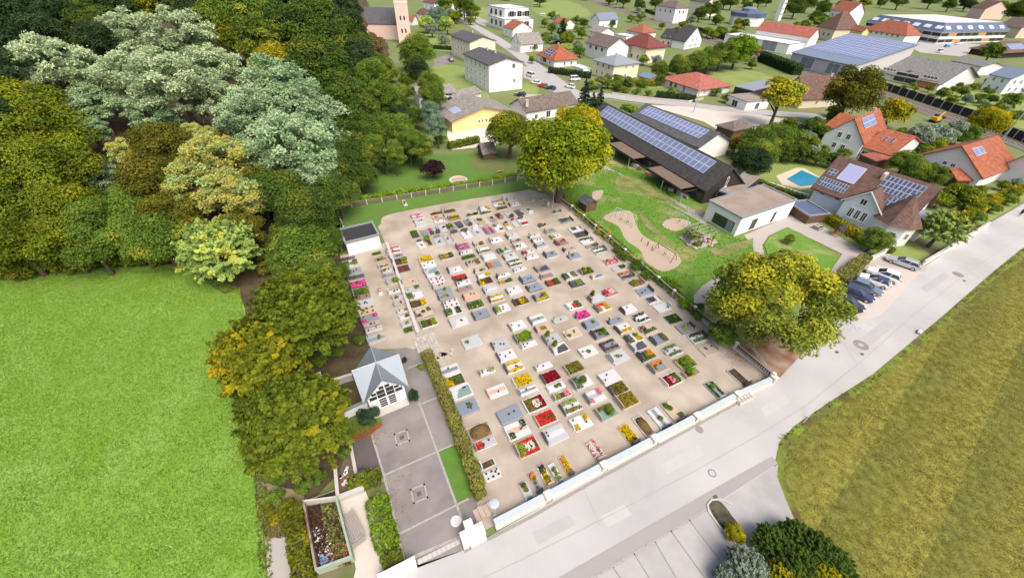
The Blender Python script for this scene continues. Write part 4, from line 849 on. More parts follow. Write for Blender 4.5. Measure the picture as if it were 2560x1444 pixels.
ROOF = {'grey': tiles('grey', (0.20, 0.195, 0.19)), 'slate': tiles('slate', (0.10, 0.10, 0.105)), 'brown': tiles('brown', (0.17, 0.13, 0.115)), 'umber': tiles('umber', (0.15, 0.085, 0.065)), 'dark': tiles('dark', (0.062, 0.058, 0.056)), 'red': tiles('red', (0.40, 0.13, 0.095)), 'wine': tiles('wine', (0.20, 0.055, 0.05)),
        'orange': tiles('orange', (0.34, 0.105, 0.052)), 'rust': tiles('rust', (0.33, 0.11, 0.065)), 'steel': mat('roof_steel', (0.30, 0.32, 0.34), 0.45, 0.08, 1.0, metal=0.3), 'bluegrey': mat('roof_bluegrey', (0.16, 0.20, 0.27), 0.55, 0.1, 1.0), 'eternit': tiles('eternit', (0.27, 0.25, 0.225)),
        'gravel': mat('roof_gravel', (0.30, 0.245, 0.20), 0.95, 0.14, 6, 0.4, col2=(0.24, 0.19, 0.15), scale2=0.3), 'black': mat('roof_felt', (0.035, 0.035, 0.037), 0.8, 0.2, 2), 'white': mat('roof_white', (0.70, 0.70, 0.69), 0.7, 0.05, 1), 'navy': mat('roof_navy', (0.09, 0.12, 0.20), 0.5, 0.1, 1)}
GLASS = mat('window_glass', (0.030, 0.034, 0.040), 0.12, 0.2, 1.0, spec=0.6); GLASS2 = mat('window_glass_pale', (0.22, 0.25, 0.28), 0.12, 0.2, 1.0, spec=0.6)
WHITE = mat('white_paint', (0.80, 0.80, 0.79), 0.6, 0.03, 2); TIMBER = mat('timber', (0.16, 0.10, 0.065), 0.85, 0.3, 4); GREYWOOD = mat('weathered_wood', (0.30, 0.27, 0.24), 0.9, 0.25, 5); METAL = mat('galvanised_metal', (0.48, 0.50, 0.51), 0.5, 0.1, 3, metal=0.4)
CONC = mat('concrete', (0.46, 0.43, 0.39), 0.9, 0.15, 2, 0.2); PVF = mat('solar_frame', (0.42, 0.45, 0.52), 0.5, 0.05, 2); PV = mat('solar_cell', (0.165, 0.20, 0.33), 0.16, 0.06, 0.8, spec=0.7); PVD = mat('solar_cell_dark', (0.055, 0.07, 0.13), 0.15, 0.1, 0.8, spec=0.7); PVV = mat('solar_collector', (0.34, 0.36, 0.56), 0.15, 0.05, 0.5, spec=0.7)
WCACHE = {}
def win_meshes(w, h, dark=True):
    k = (round(w, 2), round(h, 2), dark)
    if k not in WCACHE:
        f = MB(); t = 0.09
        for c, d in (((0, 0, h / 2 - t / 2), (w, 0.1, t)), ((0, 0, -h / 2 + t / 2), (w, 0.1, t)), ((-w / 2 + t / 2, 0, 0), (t, 0.1, h - 2 * t)), ((w / 2 - t / 2, 0, 0), (t, 0.1, h - 2 * t))): f.box(c, d)
        if w > 0.8: f.box((0, 0.002, 0), (0.07, 0.09, h - 2 * t))
        f.box((0, -0.03, -h / 2 - 0.03), (w + 0.16, 0.16, 0.05))
        p = MB(); p.box((0, 0.01, 0), (w - 2 * t + .004, 0.05, h - 2 * t + .004))
        WCACHE[k] = (f.mesh('window', WHITE), p.mesh('pane', GLASS if dark else GLASS2))
    return WCACHE[k]

def window(root, x, y, z, w, h, rz, dark=True, name='window'):
    """window standing 5 cm proud at (x, y, z); rz turns its outward face (local -y)"""
    a, b_ = win_meshes(w, h, dark); o = link(name, a, root, (x, y, z), rz); link('pane', b_, o); return o

def plan(A, B, C, eh):
    """eave corners; far off, where a pixel spans metres of depth, the depth is eased until the corner B is square"""
    a, b_, c = g(*A, eh), g(*B, eh), g(*C, eh)
    if B[1] < 215:
        u = Vector((b_.x, b_.y)).normalized(); v = Vector((-u.y, u.x)); da, dc = (a - b_).xy, (c - b_).xy
        ax, ay, cx, cy = da.dot(v), da.dot(u), dc.dot(v), dc.dot(u)
        if ax * cx < 0 and ay * cy > 0:
            k = math.sqrt(-ax * cx / (ay * cy))
            if k < 1:
                a = b_ + (v * ax + u * ay * k).to_3d(); c = b_ + (v * cx + u * cy * k).to_3d()
    return a, b_, c

def house(name, label, A, B, C, eh, rh, roof='gable', ridge='AB', wall='w', rc='grey', wins=(), over=0.45, chim=(), base=None, pv=(), group=None, cat='house', size=None, plinth=None, extra=None, gw=None, keep=None):
    """A, B, C: photo positions of three eave corners (B nearest the camera); eh eave height, rh ridge height above eaves.
    Local frame: origin B on the ground, x towards A, y towards C. wins: (face, n, rows, w, h, z0, dz, s0, s1[, dark])"""
    far = 1.0
    if base is not None: eh = height_between(B, base)
    elif cat == 'house' and B[1] < 130 and size is None:      # big village houses far off: keep storeys in proportion to the plan
        e0, r0 = eh, rh
        for _ in range(4):
            pa, pb, pc = plan(A, B, C, eh); far = max(1.0, min(2.2, ((pa - pb).length + (pc - pb).length) / 24)); eh, rh = e0 * far, r0 * far
    a, b_, c = plan(A, B, C, eh)
    ea = (a - b_).xy; ec = (c - b_).xy; la, lc = ea.length, ec.length
    ang_a = math.atan2(ea.y, ea.x); ang_c = math.atan2(ec.y, ec.x)
    d = (ang_c - ang_a + math.pi) % (2 * math.pi) - math.pi
    hand = 1 if d > 0 else -1; err = d - hand * math.pi / 2
    wa = {None: lc / (la + lc), 'A': 0.0, 'C': 1.0}[keep]; rz = ang_a + err * wa      # share the misfit between both walls
    if size: la, lc = size[0] or la, size[1] or lc
    elif cat == 'house' and B[1] < 100: la, lc = min(la, lc * 1.9), min(lc, la * 1.9)
    wins = [(w_[0], w_[1], w_[2], w_[3] * far, w_[4] * far, w_[5] * far, w_[6] * far) + tuple(w_[7:]) for w_ in wins] if far > 1 else wins
    root = thing(name, label, cat, (b_.x, b_.y, 0), rz, group)
    X, Y = la, lc * hand                        # local extents
    def P(s, t, z): return (s, t * hand, z)
    wm = MB(); k = [(0, 0), (la, 0), (la, lc), (0, lc)]
    q = [P(x, y, 0) for x, y in k]; u = [P(x, y, eh) for x, y in k]
    for i in range(4): j = (i + 1) % 4; wm.quad(q[i], q[j], u[j], u[i])
    ov = over; rm = MB(); th = 0.22
    if roof == 'flat':
        wm.quad(*u)
    elif roof in ('gable', 'half') and ridge == 'AB':
        for x in (0, la): wm.quad(P(x, 0, eh), P(x, lc, eh), P(x, lc / 2, eh + rh))
    elif roof in ('gable', 'half'):
        for y in (0, lc): wm.quad(P(0, y, eh), P(la, y, eh), P(la / 2, y, eh + rh))
    elif roof == 'shed':
        wm.quad(P(0, lc, eh), P(la, lc, eh), P(la, lc, eh + rh), P(0, lc, eh + rh)); wm.quad(P(0, 0, eh), P(0, lc, eh), P(0, lc, eh + rh)); wm.quad(P(la, 0, eh), P(la, lc, eh), P(la, lc, eh + rh))
    wm.build('wall', WALL[wall], root)
    def slab(*pts):
        """sloping roof plane with thickness"""
        pts = [Vector(p) for p in pts]; n = (pts[1] - pts[0]).cross(pts[2] - pts[0]).normalized()
        if n.z < 0: n = -n
        dn = Vector((0, 0, -th)); m = len(rm.v); kk = len(pts)
        rm.v += [tuple(p + Vector((0, 0, 0.05))) for p in pts] + [tuple(p + dn) for p in pts]
        rm.f.append(tuple(range(m, m + kk))); rm.f.append(tuple(range(m + kk, m + 2 * kk))[::-1])
        for i in range(kk): j = (i + 1) % kk; rm.f.append((m + i, m + j, m + kk + j, m + kk + i))
    planes = {}
    if roof in ('gable', 'half'):
        if ridge == 'AB':
            s = rh / (lc / 2); ze = eh - s * ov
            planes['f'] = [P(-ov, -ov, ze), P(la + ov, -ov, ze), P(la + ov, lc / 2, eh + rh), P(-ov, lc / 2, eh + rh)]
            planes['b'] = [P(-ov, lc + ov, ze), P(la + ov, lc + ov, ze), P(la + ov, lc / 2 , eh + rh - .004), P(-ov, lc / 2, eh + rh - .004)]
        else:
            s = rh / (la / 2); ze = eh - s * ov
            planes['f'] = [P(-ov, -ov, ze), P(-ov, lc + ov, ze), P(la / 2, lc + ov, eh + rh), P(la / 2, -ov, eh + rh)]
            planes['b'] = [P(la + ov, -ov, ze), P(la + ov, lc + ov, ze), P(la / 2, lc + ov, eh + rh - .004), P(la / 2, -ov, eh + rh - .004)]
        if roof == 'half' and ridge == 'BC':  # clipped gable towards the camera
            cut = gw or 1.6; f = rh * 0.42; sx = (la / 2 + ov) * f / rh
            planes['f'] = [P(-ov, -ov, ze), P(-ov, lc + ov, ze), P(la / 2, lc + ov, eh + rh), P(la / 2, cut, eh + rh), P(la / 2 - sx, -ov, eh + rh - f)]
            planes['b'] = [P(la + ov, -ov, ze), P(la + ov, lc + ov, ze), P(la / 2, lc + ov, eh + rh), P(la / 2, cut, eh + rh), P(la / 2 + sx, -ov, eh + rh - f)]
            planes['h'] = [P(la / 2 - sx, -ov, eh + rh - f), P(la / 2 + sx, -ov, eh + rh - f), P(la / 2, cut, eh + rh)]
    elif roof == 'hip':
        r = min(la, lc) / 2; s = rh / r; ze = eh - s * ov
        c0, c1, c2, c3 = P(-ov, -ov, ze), P(la + ov, -ov, ze), P(la + ov, lc + ov, ze), P(-ov, lc + ov, ze)
        if la >= lc: r0, r1 = P(r, lc / 2, eh + rh), P(la - r, lc / 2, eh + rh); planes = {'f': [c0, c1, r1, r0], 'b': [c3, c2, r1, r0], 'l': [c0, c3, r0], 'r': [c1, c2, r1]}
        else: r0, r1 = P(la / 2, r, eh + rh), P(la / 2, lc - r, eh + rh); planes = {'l': [c0, c1, r0], 'f': [c0, c3, r1, r0], 'b': [c1, c2, r1, r0], 'r': [c3, c2, r1]}
    elif roof == 'shed':
        s = rh / lc; planes['f'] = [P(-ov, -ov, eh - s * ov), P(la + ov, -ov, eh - s * ov), P(la + ov, lc + ov, eh + rh + s * ov), P(-ov, lc + ov, eh + rh + s * ov)]
    for pl in planes.values(): slab(*pl)
    if roof == 'flat':
        rm.box((la / 2, Y / 2, eh + 0.02), (la - 0.3, lc - 0.3, 0.05))
        cap = MB(); t = 0.32
        for cc, dd in (((la / 2, 0, eh + 0.12), (la + t, t, 0.3)), ((la / 2, Y, eh + 0.12), (la + t, t, 0.3)), ((0, Y / 2, eh + 0.122), (t, lc - t, 0.3)), ((la, Y / 2, eh + 0.122), (t, lc - t, 0.3))): cap.box(cc, dd)
        cap.build('parapet', ROOF['steel'], root)
    ro = rm.build('roof', ROOF[rc], root)
    for (x, y, h_, wd) in chim:
        zb = eh + rh * 0.35; cb = MB(); cb.box((x * la, y * Y, (zb + eh + rh + h_) / 2), (wd, wd * 0.8, eh + rh + h_ - zb)); cb.box((x * la, y * Y, eh + rh + h_ + .06), (wd + .16, wd * .8 + .16, .12)); cb.build('chimney', mat('chimney_render', (0.5, 0.42, 0.36), 0.9, 0.2, 3), ro)
    for w_ in wins:
        face, n, rows, ww, hh, z0, dz, s0, s1 = w_[:9]; dark = w_[9] if len(w_) > 9 else True
        for r_ in range(rows):
            for i in range(n):
                s = s0 + (s1 - s0) * (i + 0.5) / n; z = z0 + dz * r_ + hh / 2
                if face == 'A': window(root, s * la, -0.045 * hand, z, ww, hh, 0 if hand > 0 else math.pi, dark)
                else: window(root, -0.045, s * Y, z, ww, hh, -math.pi / 2, dark)
    # solar arrays: (plane, columns, rows, s0, s1, t0, t1, material) in fractions of the plane f/b/l/r
    for (pk, nc, nr, s0, s1, t0, t1, pm) in pv:
        pl = [Vector(p) for p in planes[pk]]
        o_, ex, ey = pl[0], pl[1] - pl[0], pl[-1] - pl[0]
        ux = ex.normalized(); ey = ey - ux * ey.dot(ux)
        n_ = ex.cross(ey).normalized(); n_ = n_ if n_.z > 0 else -n_
        cw, ch = ex.length * (s1 - s0) / nc, ey.length * (t1 - t0) / nr
        ux, uy = ex.normalized(), ey.normalized()
        if ux.cross(uy).z < 0: pass
        uy = (uy - ux * uy.dot(ux)).normalized(); zz = ux.cross(uy)
        M3 = Matrix((ux, uy, zz)).transposed()
        if zz.z < 0: M3 = Matrix((-ux, uy, -zz)).transposed()
        pm_me = MB(); pm_me.box((0, 0, 0.03), (cw - 0.04, ch - 0.04, 0.05)); fr = pm_me.mesh('solar_panel', METAL); ce = MB(); gp = 0.09 + 0.09 * min(cw, ch); ce.box((0, 0, 0.045), (cw - gp, ch - gp, 0.034)); cm = ce.mesh('cells', pm)
        for i in range(nc):
            for j in range(nr):
                c_ = o_ + ex * (s0 + (s1 - s0) * (i + .5) / nc) + ey * (t0 + (t1 - t0) * (j + .5) / nr) + n_ * 0.1
                fo = link('solar_panel', ce_me(fr, cm, pm), ro, tuple(c_)); fo.rotation_euler = M3.to_euler()
    if extra: extra(root, la, lc, hand, eh, rh)
    return root
_CE = {}
def ce_me(fr, cm, pm):
    """panel = frame + cells in one small mesh with two materials"""
    k = fr.name
    if k not in _CE:
        me = bpy.data.meshes.new('solar_panel'); v = [tuple(x.co) for x in fr.vertices] + [tuple(x.co) for x in cm.vertices]; n = len(fr.vertices)
        f = [tuple(p.vertices) for p in fr.polygons] + [tuple(i + n for i in p.vertices) for p in cm.polygons]
        me.from_pydata(v, [], f); me.materials.append(PVF); me.materials.append(pm)
        for i, p in enumerate(me.polygons): p.material_index = 0 if i < len(fr.polygons) else 1
        me.update(); _CE[k] = me
    return _CE[k]

# ================================================================= cemetery walls, fences, chapel
W_ROSE = mat('wall_render_cream', (0.54, 0.50, 0.455), 0.9, 0.08, 1.2, 0.1); W_BLUE = mat('coping_pale_blue', (0.42, 0.475, 0.495), 0.7, 0.1, 1.5)
def along(p, q, t): return p + (q - p) * t
# road wall: bays between piers
pts = [(1228, 1320), (1368, 1246), (1506, 1172), (1632, 1106), (1737, 1050), (1838, 996), (1928, 955)]
wp = [g(*q) for q in pts]
root = thing('cemetery_wall', 'low cream wall with pale blue coping between cemetery and road', 'wall', wp[0])
for p, q in zip(wp[:-1], wp[1:]):
    d = q - p; a = math.atan2(d.y, d.x); m = (p + q) / 2 - wp[0]; L = d.length - 0.7; s = Vector((-math.sin(a), math.cos(a), 0))
    MB().box((m.x, m.y, 0.4), (L, 0.34, 0.8), a).box((m.x - s.x * .28, m.y - s.y * .28, 0.2), (L, 0.24, 0.4), a).build('wall_bay', W_ROSE, root)
    c = m + s * 0.1
    MB().box((c.x, c.y, 0.85), (L, 0.5, 0.1), a).build('coping', W_BLUE, root)
for p in wp[1:-1] + [wp[-1]]:
    m = p - wp[0]; a = AZ
    MB().box((m.x, m.y, 0.52), (0.62, 0.62, 1.04), a).box((m.x, m.y, 1.09), (0.74, 0.74, 0.1), a).build('pier', mat('pier_render', (0.58, 0.55, 0.50), 0.9, 0.08, 1.5), root)
q = g(1183, 1345)
root = thing('gate_pier', 'massive white block pier with raised step at the cemetery gate', 'pier', q, AZ)
MB().box((0, 0, 0.75), (2.1, 1.0, 1.5)).build('block', WHITE, root); MB().box((-0.1, 0.75, 0.95), (0.75, 0.6, 1.9)).build('raised_block', WHITE, root); MB().box((0.3, -0.62, 0.3), (1.5, 0.25, 0.6)).build('plinth', W_ROSE, root)
q = g(998, 1432)
root = thing('gate_wall', 'plain white wall block on the far side of the gate opening', 'wall', q, AZ)
MB().box((0, 0, 0.6), (3.0, 0.5, 1.2)).build('block', WHITE, root); MB().box((0, 0, 1.23), (3.1, 0.6, 0.07)).build('coping', WHITE, root)
p, q = g(1045, 1405), g(1150, 1352); a = math.atan2((q - p).y, (q - p).x)
root = thing('sliding_gate_rail', 'line of pale kerbstones forming the gate threshold', 'threshold', p, a)
n = 9; L = (q - p).length
for i in range(n): MB().box((L * (i + .5) / n, 0, 0.06), (L / n - 0.03, 0.4, 0.12)).build('kerbstone', CONC, root)
# stepped bench stones by the road steps (east end)
q = g(1858, 998)
root = thing('stone_planter', 'pale stone plinth with cobbled top at the east end of the road wall', 'plinth', q, AZ)
MB().box((0, 0, 0.18), (2.4, 0.9, 0.36)).build('block', W_ROSE, root)
for i in range(10): MB().box((-1.0 + (i % 5) * 0.48, -0.2 + (i // 5) * 0.4, 0.38), (0.36, 0.3, 0.08), 0.3 * i).build('cobble', G_sett, root)

# east fence with piers, rails and dark panels
ep = [(1392, 500), (1428, 527), (1458, 551), (1487, 576), (1522, 604), (1560, 637), (1600, 671), (1642, 706), (1681, 740), (1732, 781), (1783, 824), (1835, 872), (1925, 948)]
wp = [g(*q) for q in ep]
root = thing('rail_fence', 'timber rail fence with pale stone posts along the east side of the graves', 'fence', wp[0])
for i, (p, q) in enumerate(zip(wp[:-1], wp[1:])):
    d = q - p; a = math.atan2(d.y, d.x); m = (p + q) / 2 - wp[0]; L = d.length - 0.3
    MB().box((m.x, m.y, 0.2), (L, 0.25, 0.4), a).build('base_wall', CONC, root)
    b = MB()
    for k in range(int(L / 0.3)):
        t = p - wp[0] + d.normalized() * (0.25 + 0.3 * k); b.box((t.x, t.y, 0.72), (0.16, 0.04, 0.66), a)
    b.build('slat_panel', mat('dark_boards', (0.035, 0.03, 0.028), 0.85, 0.3, 4), root)['kind'] = 'stuff'
    for z in (0.62, 1.08): MB().box((m.x, m.y, z), (L, 0.14, 0.09), a).build('rail', GREYWOOD, root)
for p in wp:
    m = p - wp[0]; MB().box((m.x, m.y, 0.6), (0.3, 0.3, 1.2), AZ).box((m.x, m.y, 1.24), (0.42, 0.42, 0.1), AZ).build('post', mat('post_stone', (0.60, 0.57, 0.52), 0.9, 0.12, 2), root)
# top fence
def slat_fence(P0, P1, n, label, h=1.1, bend=None):
    line = [g(*P0), g(*P1)] if bend is None else [g(*P0), g(*bend), g(*P1)]
    root = thing('slat_fence', label, 'fence', line[0]); o = line[0]
    tot = sum((b - a).length for a, b in zip(line[:-1], line[1:])); 
    def at(s):
        for a, b in zip(line[:-1], line[1:]):
            l = (b - a).length
            if s <= l: return a + (b - a) * (s / l)
            s -= l
        return line[-1]
    for i in range(n + 1):
        p = at(tot * i / n) - o; MB().box((p.x, p.y, h / 2 + .04), (0.16, 0.16, h + .08)).build('post', mat('fence_post_pale', (0.55, 0.52, 0.46), 0.9, 0.15, 3), root)
    for i in range(n):
        p, q = at(tot * i / n) - o, at(tot * (i + 1) / n) - o; d = q - p; a = math.atan2(d.y, d.x); L = d.length; m = (p + q) / 2
        b = MB(); k = int(L / 0.17)
        for j in range(k): t = p + d * ((j + .5) / k); b.box((t.x, t.y, h * .5), (0.12, 0.03, h * .85 + random.uniform(-.05, .05)), a)
        b.build('slat_panel', mat('fence_slats', (0.16, 0.125, 0.10), 0.9, 0.3, 5), root)['kind'] = 'stuff'
        MB().box((m.x, m.y, h * .95), (L - .18, 0.07, 0.07), a).build('rail', GREYWOOD, root)
slat_fence((840, 524), (1293, 452), 13, 'brown slat fence with pale posts between cemetery lawn and garden lawn', bend=(1060, 489))
slat_fence((840, 526), (862, 578), 3, 'short slat fence down the side of the cemetery lawn')
slat_fence((838, 628), (872, 624), 2, 'short board fence joining the black roofed shed')
p, q = g(1880, 868), g(1935, 940); a = math.atan2((q - p).y, (q - p).x)
root = thing('grille', 'iron grating set along the path outside the cemetery corner', 'grating', p, a); L = (q - p).length
MB().box((L / 2, 0, .05), (L, .5, .06)).build('frame', CONC, root)
for i in range(26): MB().box((L * (i + .5) / 26, 0, .1), (.05, .42, .05)).build('bar', LANT, root)

# chapel: square plan under four crossing gables
fl_, fr_ = g(909, 1010, 2.6), g(1022, 966, 2.6)
d = (fr_ - fl_); side = d.length; rz = math.atan2(d.y, d.x); cen = fl_ + d / 2 + Vector((-d.y, d.x, 0)).normalized() * side / 2
root = thing('chapel', 'white mortuary chapel with crossing pale metal gable roofs', 'chapel', (cen.x, cen.y, 0), rz)
h = side / 2; eh, pk = 2.6, 5.5; wl = h - 0.45
b = MB()
for k in range(4):
    R_ = Matrix.Rotation(k * math.pi / 2, 3, 'Z'); f = lambda x, y, z: tuple(R_ @ Vector((x, y, z)))
    b.quad(f(-wl, -wl, 0), f(wl, -wl, 0), f(wl, -wl, eh), f(0, -wl, pk - 0.15), f(-wl, -wl, eh))
b.build('wall', WHITE, root)
b = MB(); RC = mat('chapel_metal_roof', (0.235, 0.275, 0.305), 0.5, 0.06, 1.2, metal=0.35); th = 0.12
for k in range(4):
    R_ = Matrix.Rotation(k * math.pi / 2, 3, 'Z'); f = lambda x, y, z: Vector(R_ @ Vector((x, y, z)))
    for sgn in (-1, 1):
        tri = [f(0, 0, pk), f(0, -h - .1, pk), f(sgn * h, -h - .1 if False else -h, eh)]
        m = len(b.v); b.v += [tuple(t + Vector((0, 0, .05))) for t in tri] + [tuple(t - Vector((0, 0, th))) for t in tri]
        b.f += [(m, m + 1, m + 2), (m + 5, m + 4, m + 3)] + [(m + i, m + (i + 1) % 3, m + 3 + (i + 1) % 3, m + 3 + i) for i in range(3)]
ro = b.build('roof', RC, root)
for k in range(4):
    R_ = Matrix.Rotation(k * math.pi / 2, 3, 'Z'); e = R_ @ Vector((0, -h - .1, 0)); MB().tube((0, 0, pk + .06), (e.x, e.y, pk + .06), .05, .05, 5).build('ridge_cap', METAL, ro)
# glazed front gable: door leaves and panes
yy = -wl - 0.02
for (x0, x1, z0, z1, nz) in ((-0.95, -0.06, 0.3, 1.9, 4), (0.06, 0.95, 0.3, 1.9, 4)):
    MB().box(((x0 + x1) / 2, yy, (z0 + z1) / 2), (x1 - x0 + .12, .06, z1 - z0 + .14)).build('door', WHITE, root)
    for i in range(nz):
        zc = z0 + (z1 - z0) * (i + .5) / nz; MB().box(((x0 + x1) / 2, yy - .035, zc), (x1 - x0 - .1, .03, (z1 - z0) / nz - .1)).build('pane', GLASS, root)
for (x, z, w_, h_) in ((-1.42, 2.32, .8, .5), (-.5, 2.32, .86, .56), (.5, 2.32, .86, .56), (1.42, 2.32, .8, .5), (-.5, 3.02, .86, .6), (.5, 3.02, .86, .6), (-1.25, 2.95, .5, .36), (1.25, 2.95, .5, .36), (-.32, 3.68, .5, .42), (.32, 3.68, .5, .42)):
    if abs(x) + w_ / 2 < (pk - z - h_ / 2) / (pk - eh) * wl:
        MB().box((x, yy - .01, z), (w_, .05, h_)).build('pane', GLASS, root)
MB().box((0, -wl - .5, .06), (2 * wl, .9, .12)).build('step', CONC, root)
# wing walls of the chapel
def wall_run(name, label, P0, P1, h, t, m, cop=None):
    p, q = g(*P0), g(*P1); a = math.atan2((q - p).y, (q - p).x); L = (q - p).length
    root = thing(name, label, 'wall', p, a); MB().box((L / 2, 0, h / 2), (L, t, h)).build('wall_body', m, root); MB().box((L / 2, 0, h + .04), (L + .1, t + .12, .08)).build('coping', cop or CONC, root); return root
wall_run('wing_wall', 'low white wall running from the chapel towards the trees', (826, 1062), (922, 1018), 1.3, 0.3, WHITE, ROOF['steel'])
wall_run('retaining_wall', 'pale concrete retaining wall behind the chapel', (805, 972), (884, 948), 1.0, 0.25, CONC)
wall_run('retaining_wall', 'short end wall of the chapel enclosure under the trees', (803, 942), (810, 976), 0.9, 0.25, WHITE)
wall_run('low_wall', 'low grey stone wall between two rows of graves', (968, 612), (1046, 836), 0.45, 0.35, mat('low_wall_stone', (0.40, 0.375, 0.34), 0.9, 0.25, 4, 0.4))
wall_run('garden_kerb_wall', 'low concrete edge wall beside the dark courtyard corner', (875, 1098), (893, 1192), 0.35, 0.2, CONC)
sheet('chapel_bed', [(840, 1005), (905, 955), (930, 1010), (850, 1040)], 0.03, mat('bed_brown', (0.13, 0.085, 0.045), 0.95, 0.4, 3, 0.6, col2=(0.09, 0.10, 0.03), scale2=0.8))
sheet('chapel_lawn', [(840, 1075), (925, 1025), (960, 1050), (900, 1095), (870, 1110)], 0.028, G_lawn)
strip('leaf_litter', [(878, 1098), (920, 1082), (955, 1056)], 0.7, 0.045, mat('red_leaf_litter', (0.22, 0.075, 0.03), 0.95, 0.5, 6, 0.8))
# stone stair of rough blocks
root = thing('stone_steps', 'weathered broad stone steps between chapel forecourt and graves', 'steps', g(1062, 850), AZ)
for i in range(7):
    for j in range(5):
        w_ = 0.62 + random.uniform(-.08, .08)
        MB().box((-1.25 + i * .42, 0.55 - j * .56 + random.uniform(-.05, .05) - i * .0, .06 + .02 * (i % 2)), (.38, w_ * .86, .14 + random.uniform(-.03, .04)), random.uniform(-.06, .06)).build('stone', mat('old_stone', (0.42, 0.375, 0.33), 0.95, 0.35, 4, 0.6, objvar=0.15), root)
root = thing('boundary_stones', 'heap of rough stone blocks at the head of the clipped hedge', 'stones', g(1112, 888), AZ)
for i in range(14):
    MB().box((random.uniform(-1.4, 1.5), random.uniform(-.5, .5), .12), (.5, .36, .26), random.uniform(0, 3)).build('stone', MATS['old_stone'], root)
# black roofed shed
house('cemetery_shed', 'small white shed with flat black roof at the cemetery corner', (854, 574), (864, 608), (946, 586), 2.5, 0, 'flat', wall='w', rc='black', cat='shed')
# lamps
def lamp(label, P, h, head=0.22, big=False):
    p = g(*P); root = thing('street_lamp', label, 'lamp', p); MB().tube((0, 0, 0), (0, 0, h), .06, .045, 8).build('pole', METAL, root); MB().tube((0, 0, 0), (0, 0, .15), .16, .14, 8).build('base', CONC, root)
    MB().lathe([(.05, 0), (head, .05), (head * 1.05, .14), (head * .5, .22)], (0, 0, h), 12).build('lamp_head', mat('lamp_shade', (.38, .46, .52), .4, .1, 2), root)
lamp('courtyard lamp with round blue-grey head beside the hedge end', (1236, 1287), 2.6, 0.42)
lamp('slim lamp post under the big walnut tree', (1381, 519), 4.2)
# ================================================================= village ground
strip('street', [(1460, 252), (1400, 212), (1340, 168), (1290, 130), (1240, 97), (1190, 68), (1140, 42), (1100, 28)], 7.5, 0.02, G_street)
sheet('street_parking', [(1308, 165), (1345, 172), (1440, 238), (1400, 240), (1340, 205), (1308, 195)], 0.035, G_street)
strip('street', [(1380, 222), (1440, 236), (1525, 240), (1600, 251), (1735, 263), (1800, 272), (1900, 281), (2040, 291), (2140, 300)], 6.5, 0.05, G_street)
sheet('plaza', [(1615, 262), (1745, 268), (1880, 284), (1975, 300), (1880, 330), (1810, 335), (1760, 305)], 0.035, mat('plaza_gravel', (0.52, 0.47, 0.41), 0.95, 0.07, 1.0, 0.1))
sheet('driveway', [(1085, 150), (1120, 135), (1140, 148), (1110, 165), (1085, 165)], 0.03, G_court)
sheet('yard', [(1120, 300), (1270, 275), (1300, 320), (1240, 365), (1130, 375), (1118, 340)], 0.02, mat('pale_yard', (0.60, 0.53, 0.47), 0.95, 0.08, 1))
sheet('yard', [(1300, 235), (1440, 240), (1430, 255), (1300, 260)], 0.02, G_street)
for pts in ([(1080, 166), (1165, 170), (1225, 245), (1140, 235), (1090, 205)], [(1055, 88), (1130, 82), (1136, 126), (1080, 124), (1060, 110)], [(1308, 208), (1345, 214), (1340, 238), (1308, 238)], [(1770, 186), (1850, 172), (1925, 190), (1915, 206), (1850, 232), (1815, 226)], [(1560, 222), (1680, 218), (1670, 196), (1640, 186), (1600, 205)],
            [(2345, 244), (2450, 226), (2620, 262), (2620, 330), (2480, 300)], [(1850, 440), (1960, 378), (2060, 420), (2060, 460), (1990, 478), (1900, 470)], [(2010, 340), (2110, 350), (2130, 385), (2040, 400)], [(1330, 8), (1420, 2), (1480, 35), (1420, 45), (1350, 40)], [(2110, 600), (2200, 560), (2330, 640), (2300, 670), (2200, 640)], [(2360, 500), (2560, 470), (2560, 500), (2420, 570)], [(1640, 170), (1720, 150), (1800, 170), (1720, 175)], [(1130, 30), (1230, 20), (1290, 60), (1200, 60)]):
    sheet('garden_turf', pts, 0.016, G_garden, smooth=3)
sheet('island_lawn', [(1910, 612), (1925, 592), (1968, 570), (2000, 582), (2085, 632), (2092, 648), (2070, 665), (2000, 672), (1925, 655)], 0.05, G_lawn2)
sheet('works_yard', [(2275, 118), (2310, 98), (2450, 112), (2445, 128), (2400, 142), (2300, 132)], 0.04, G_street)
sheet('works_yard', [(1960, 120), (2006, 118), (2110, 170), (2080, 178), (1990, 150)], 0.03, G_street)
sheet('church_green_path', [(1130, 30), (1160, 24), (1230, 60), (1210, 66)], 0.03, G_street)
sheet('driveway', [(2175, 640), (2215, 632), (2320, 668), (2310, 680), (2200, 665)], 0.036, G_path)
sheet('car_park_surface', [(2100, 770), (2150, 690), (2225, 640), (2310, 672), (2200, 790), (2150, 800)], 0.03, mat('bay_paving', (0.46, 0.41, 0.365), 0.9, 0.08, 1))
strip('kerb', [(1450, 246), (1530, 250), (1610, 262)], 0.4, 0.06, CONC); strip('wall_kerb', [(1530, 236), (1640, 250), (1720, 257), (1757, 249)], 0.35, 0.3, mat('kerb_wall', (0.5, 0.45, 0.38), .9, .1, 1), h=0.7)
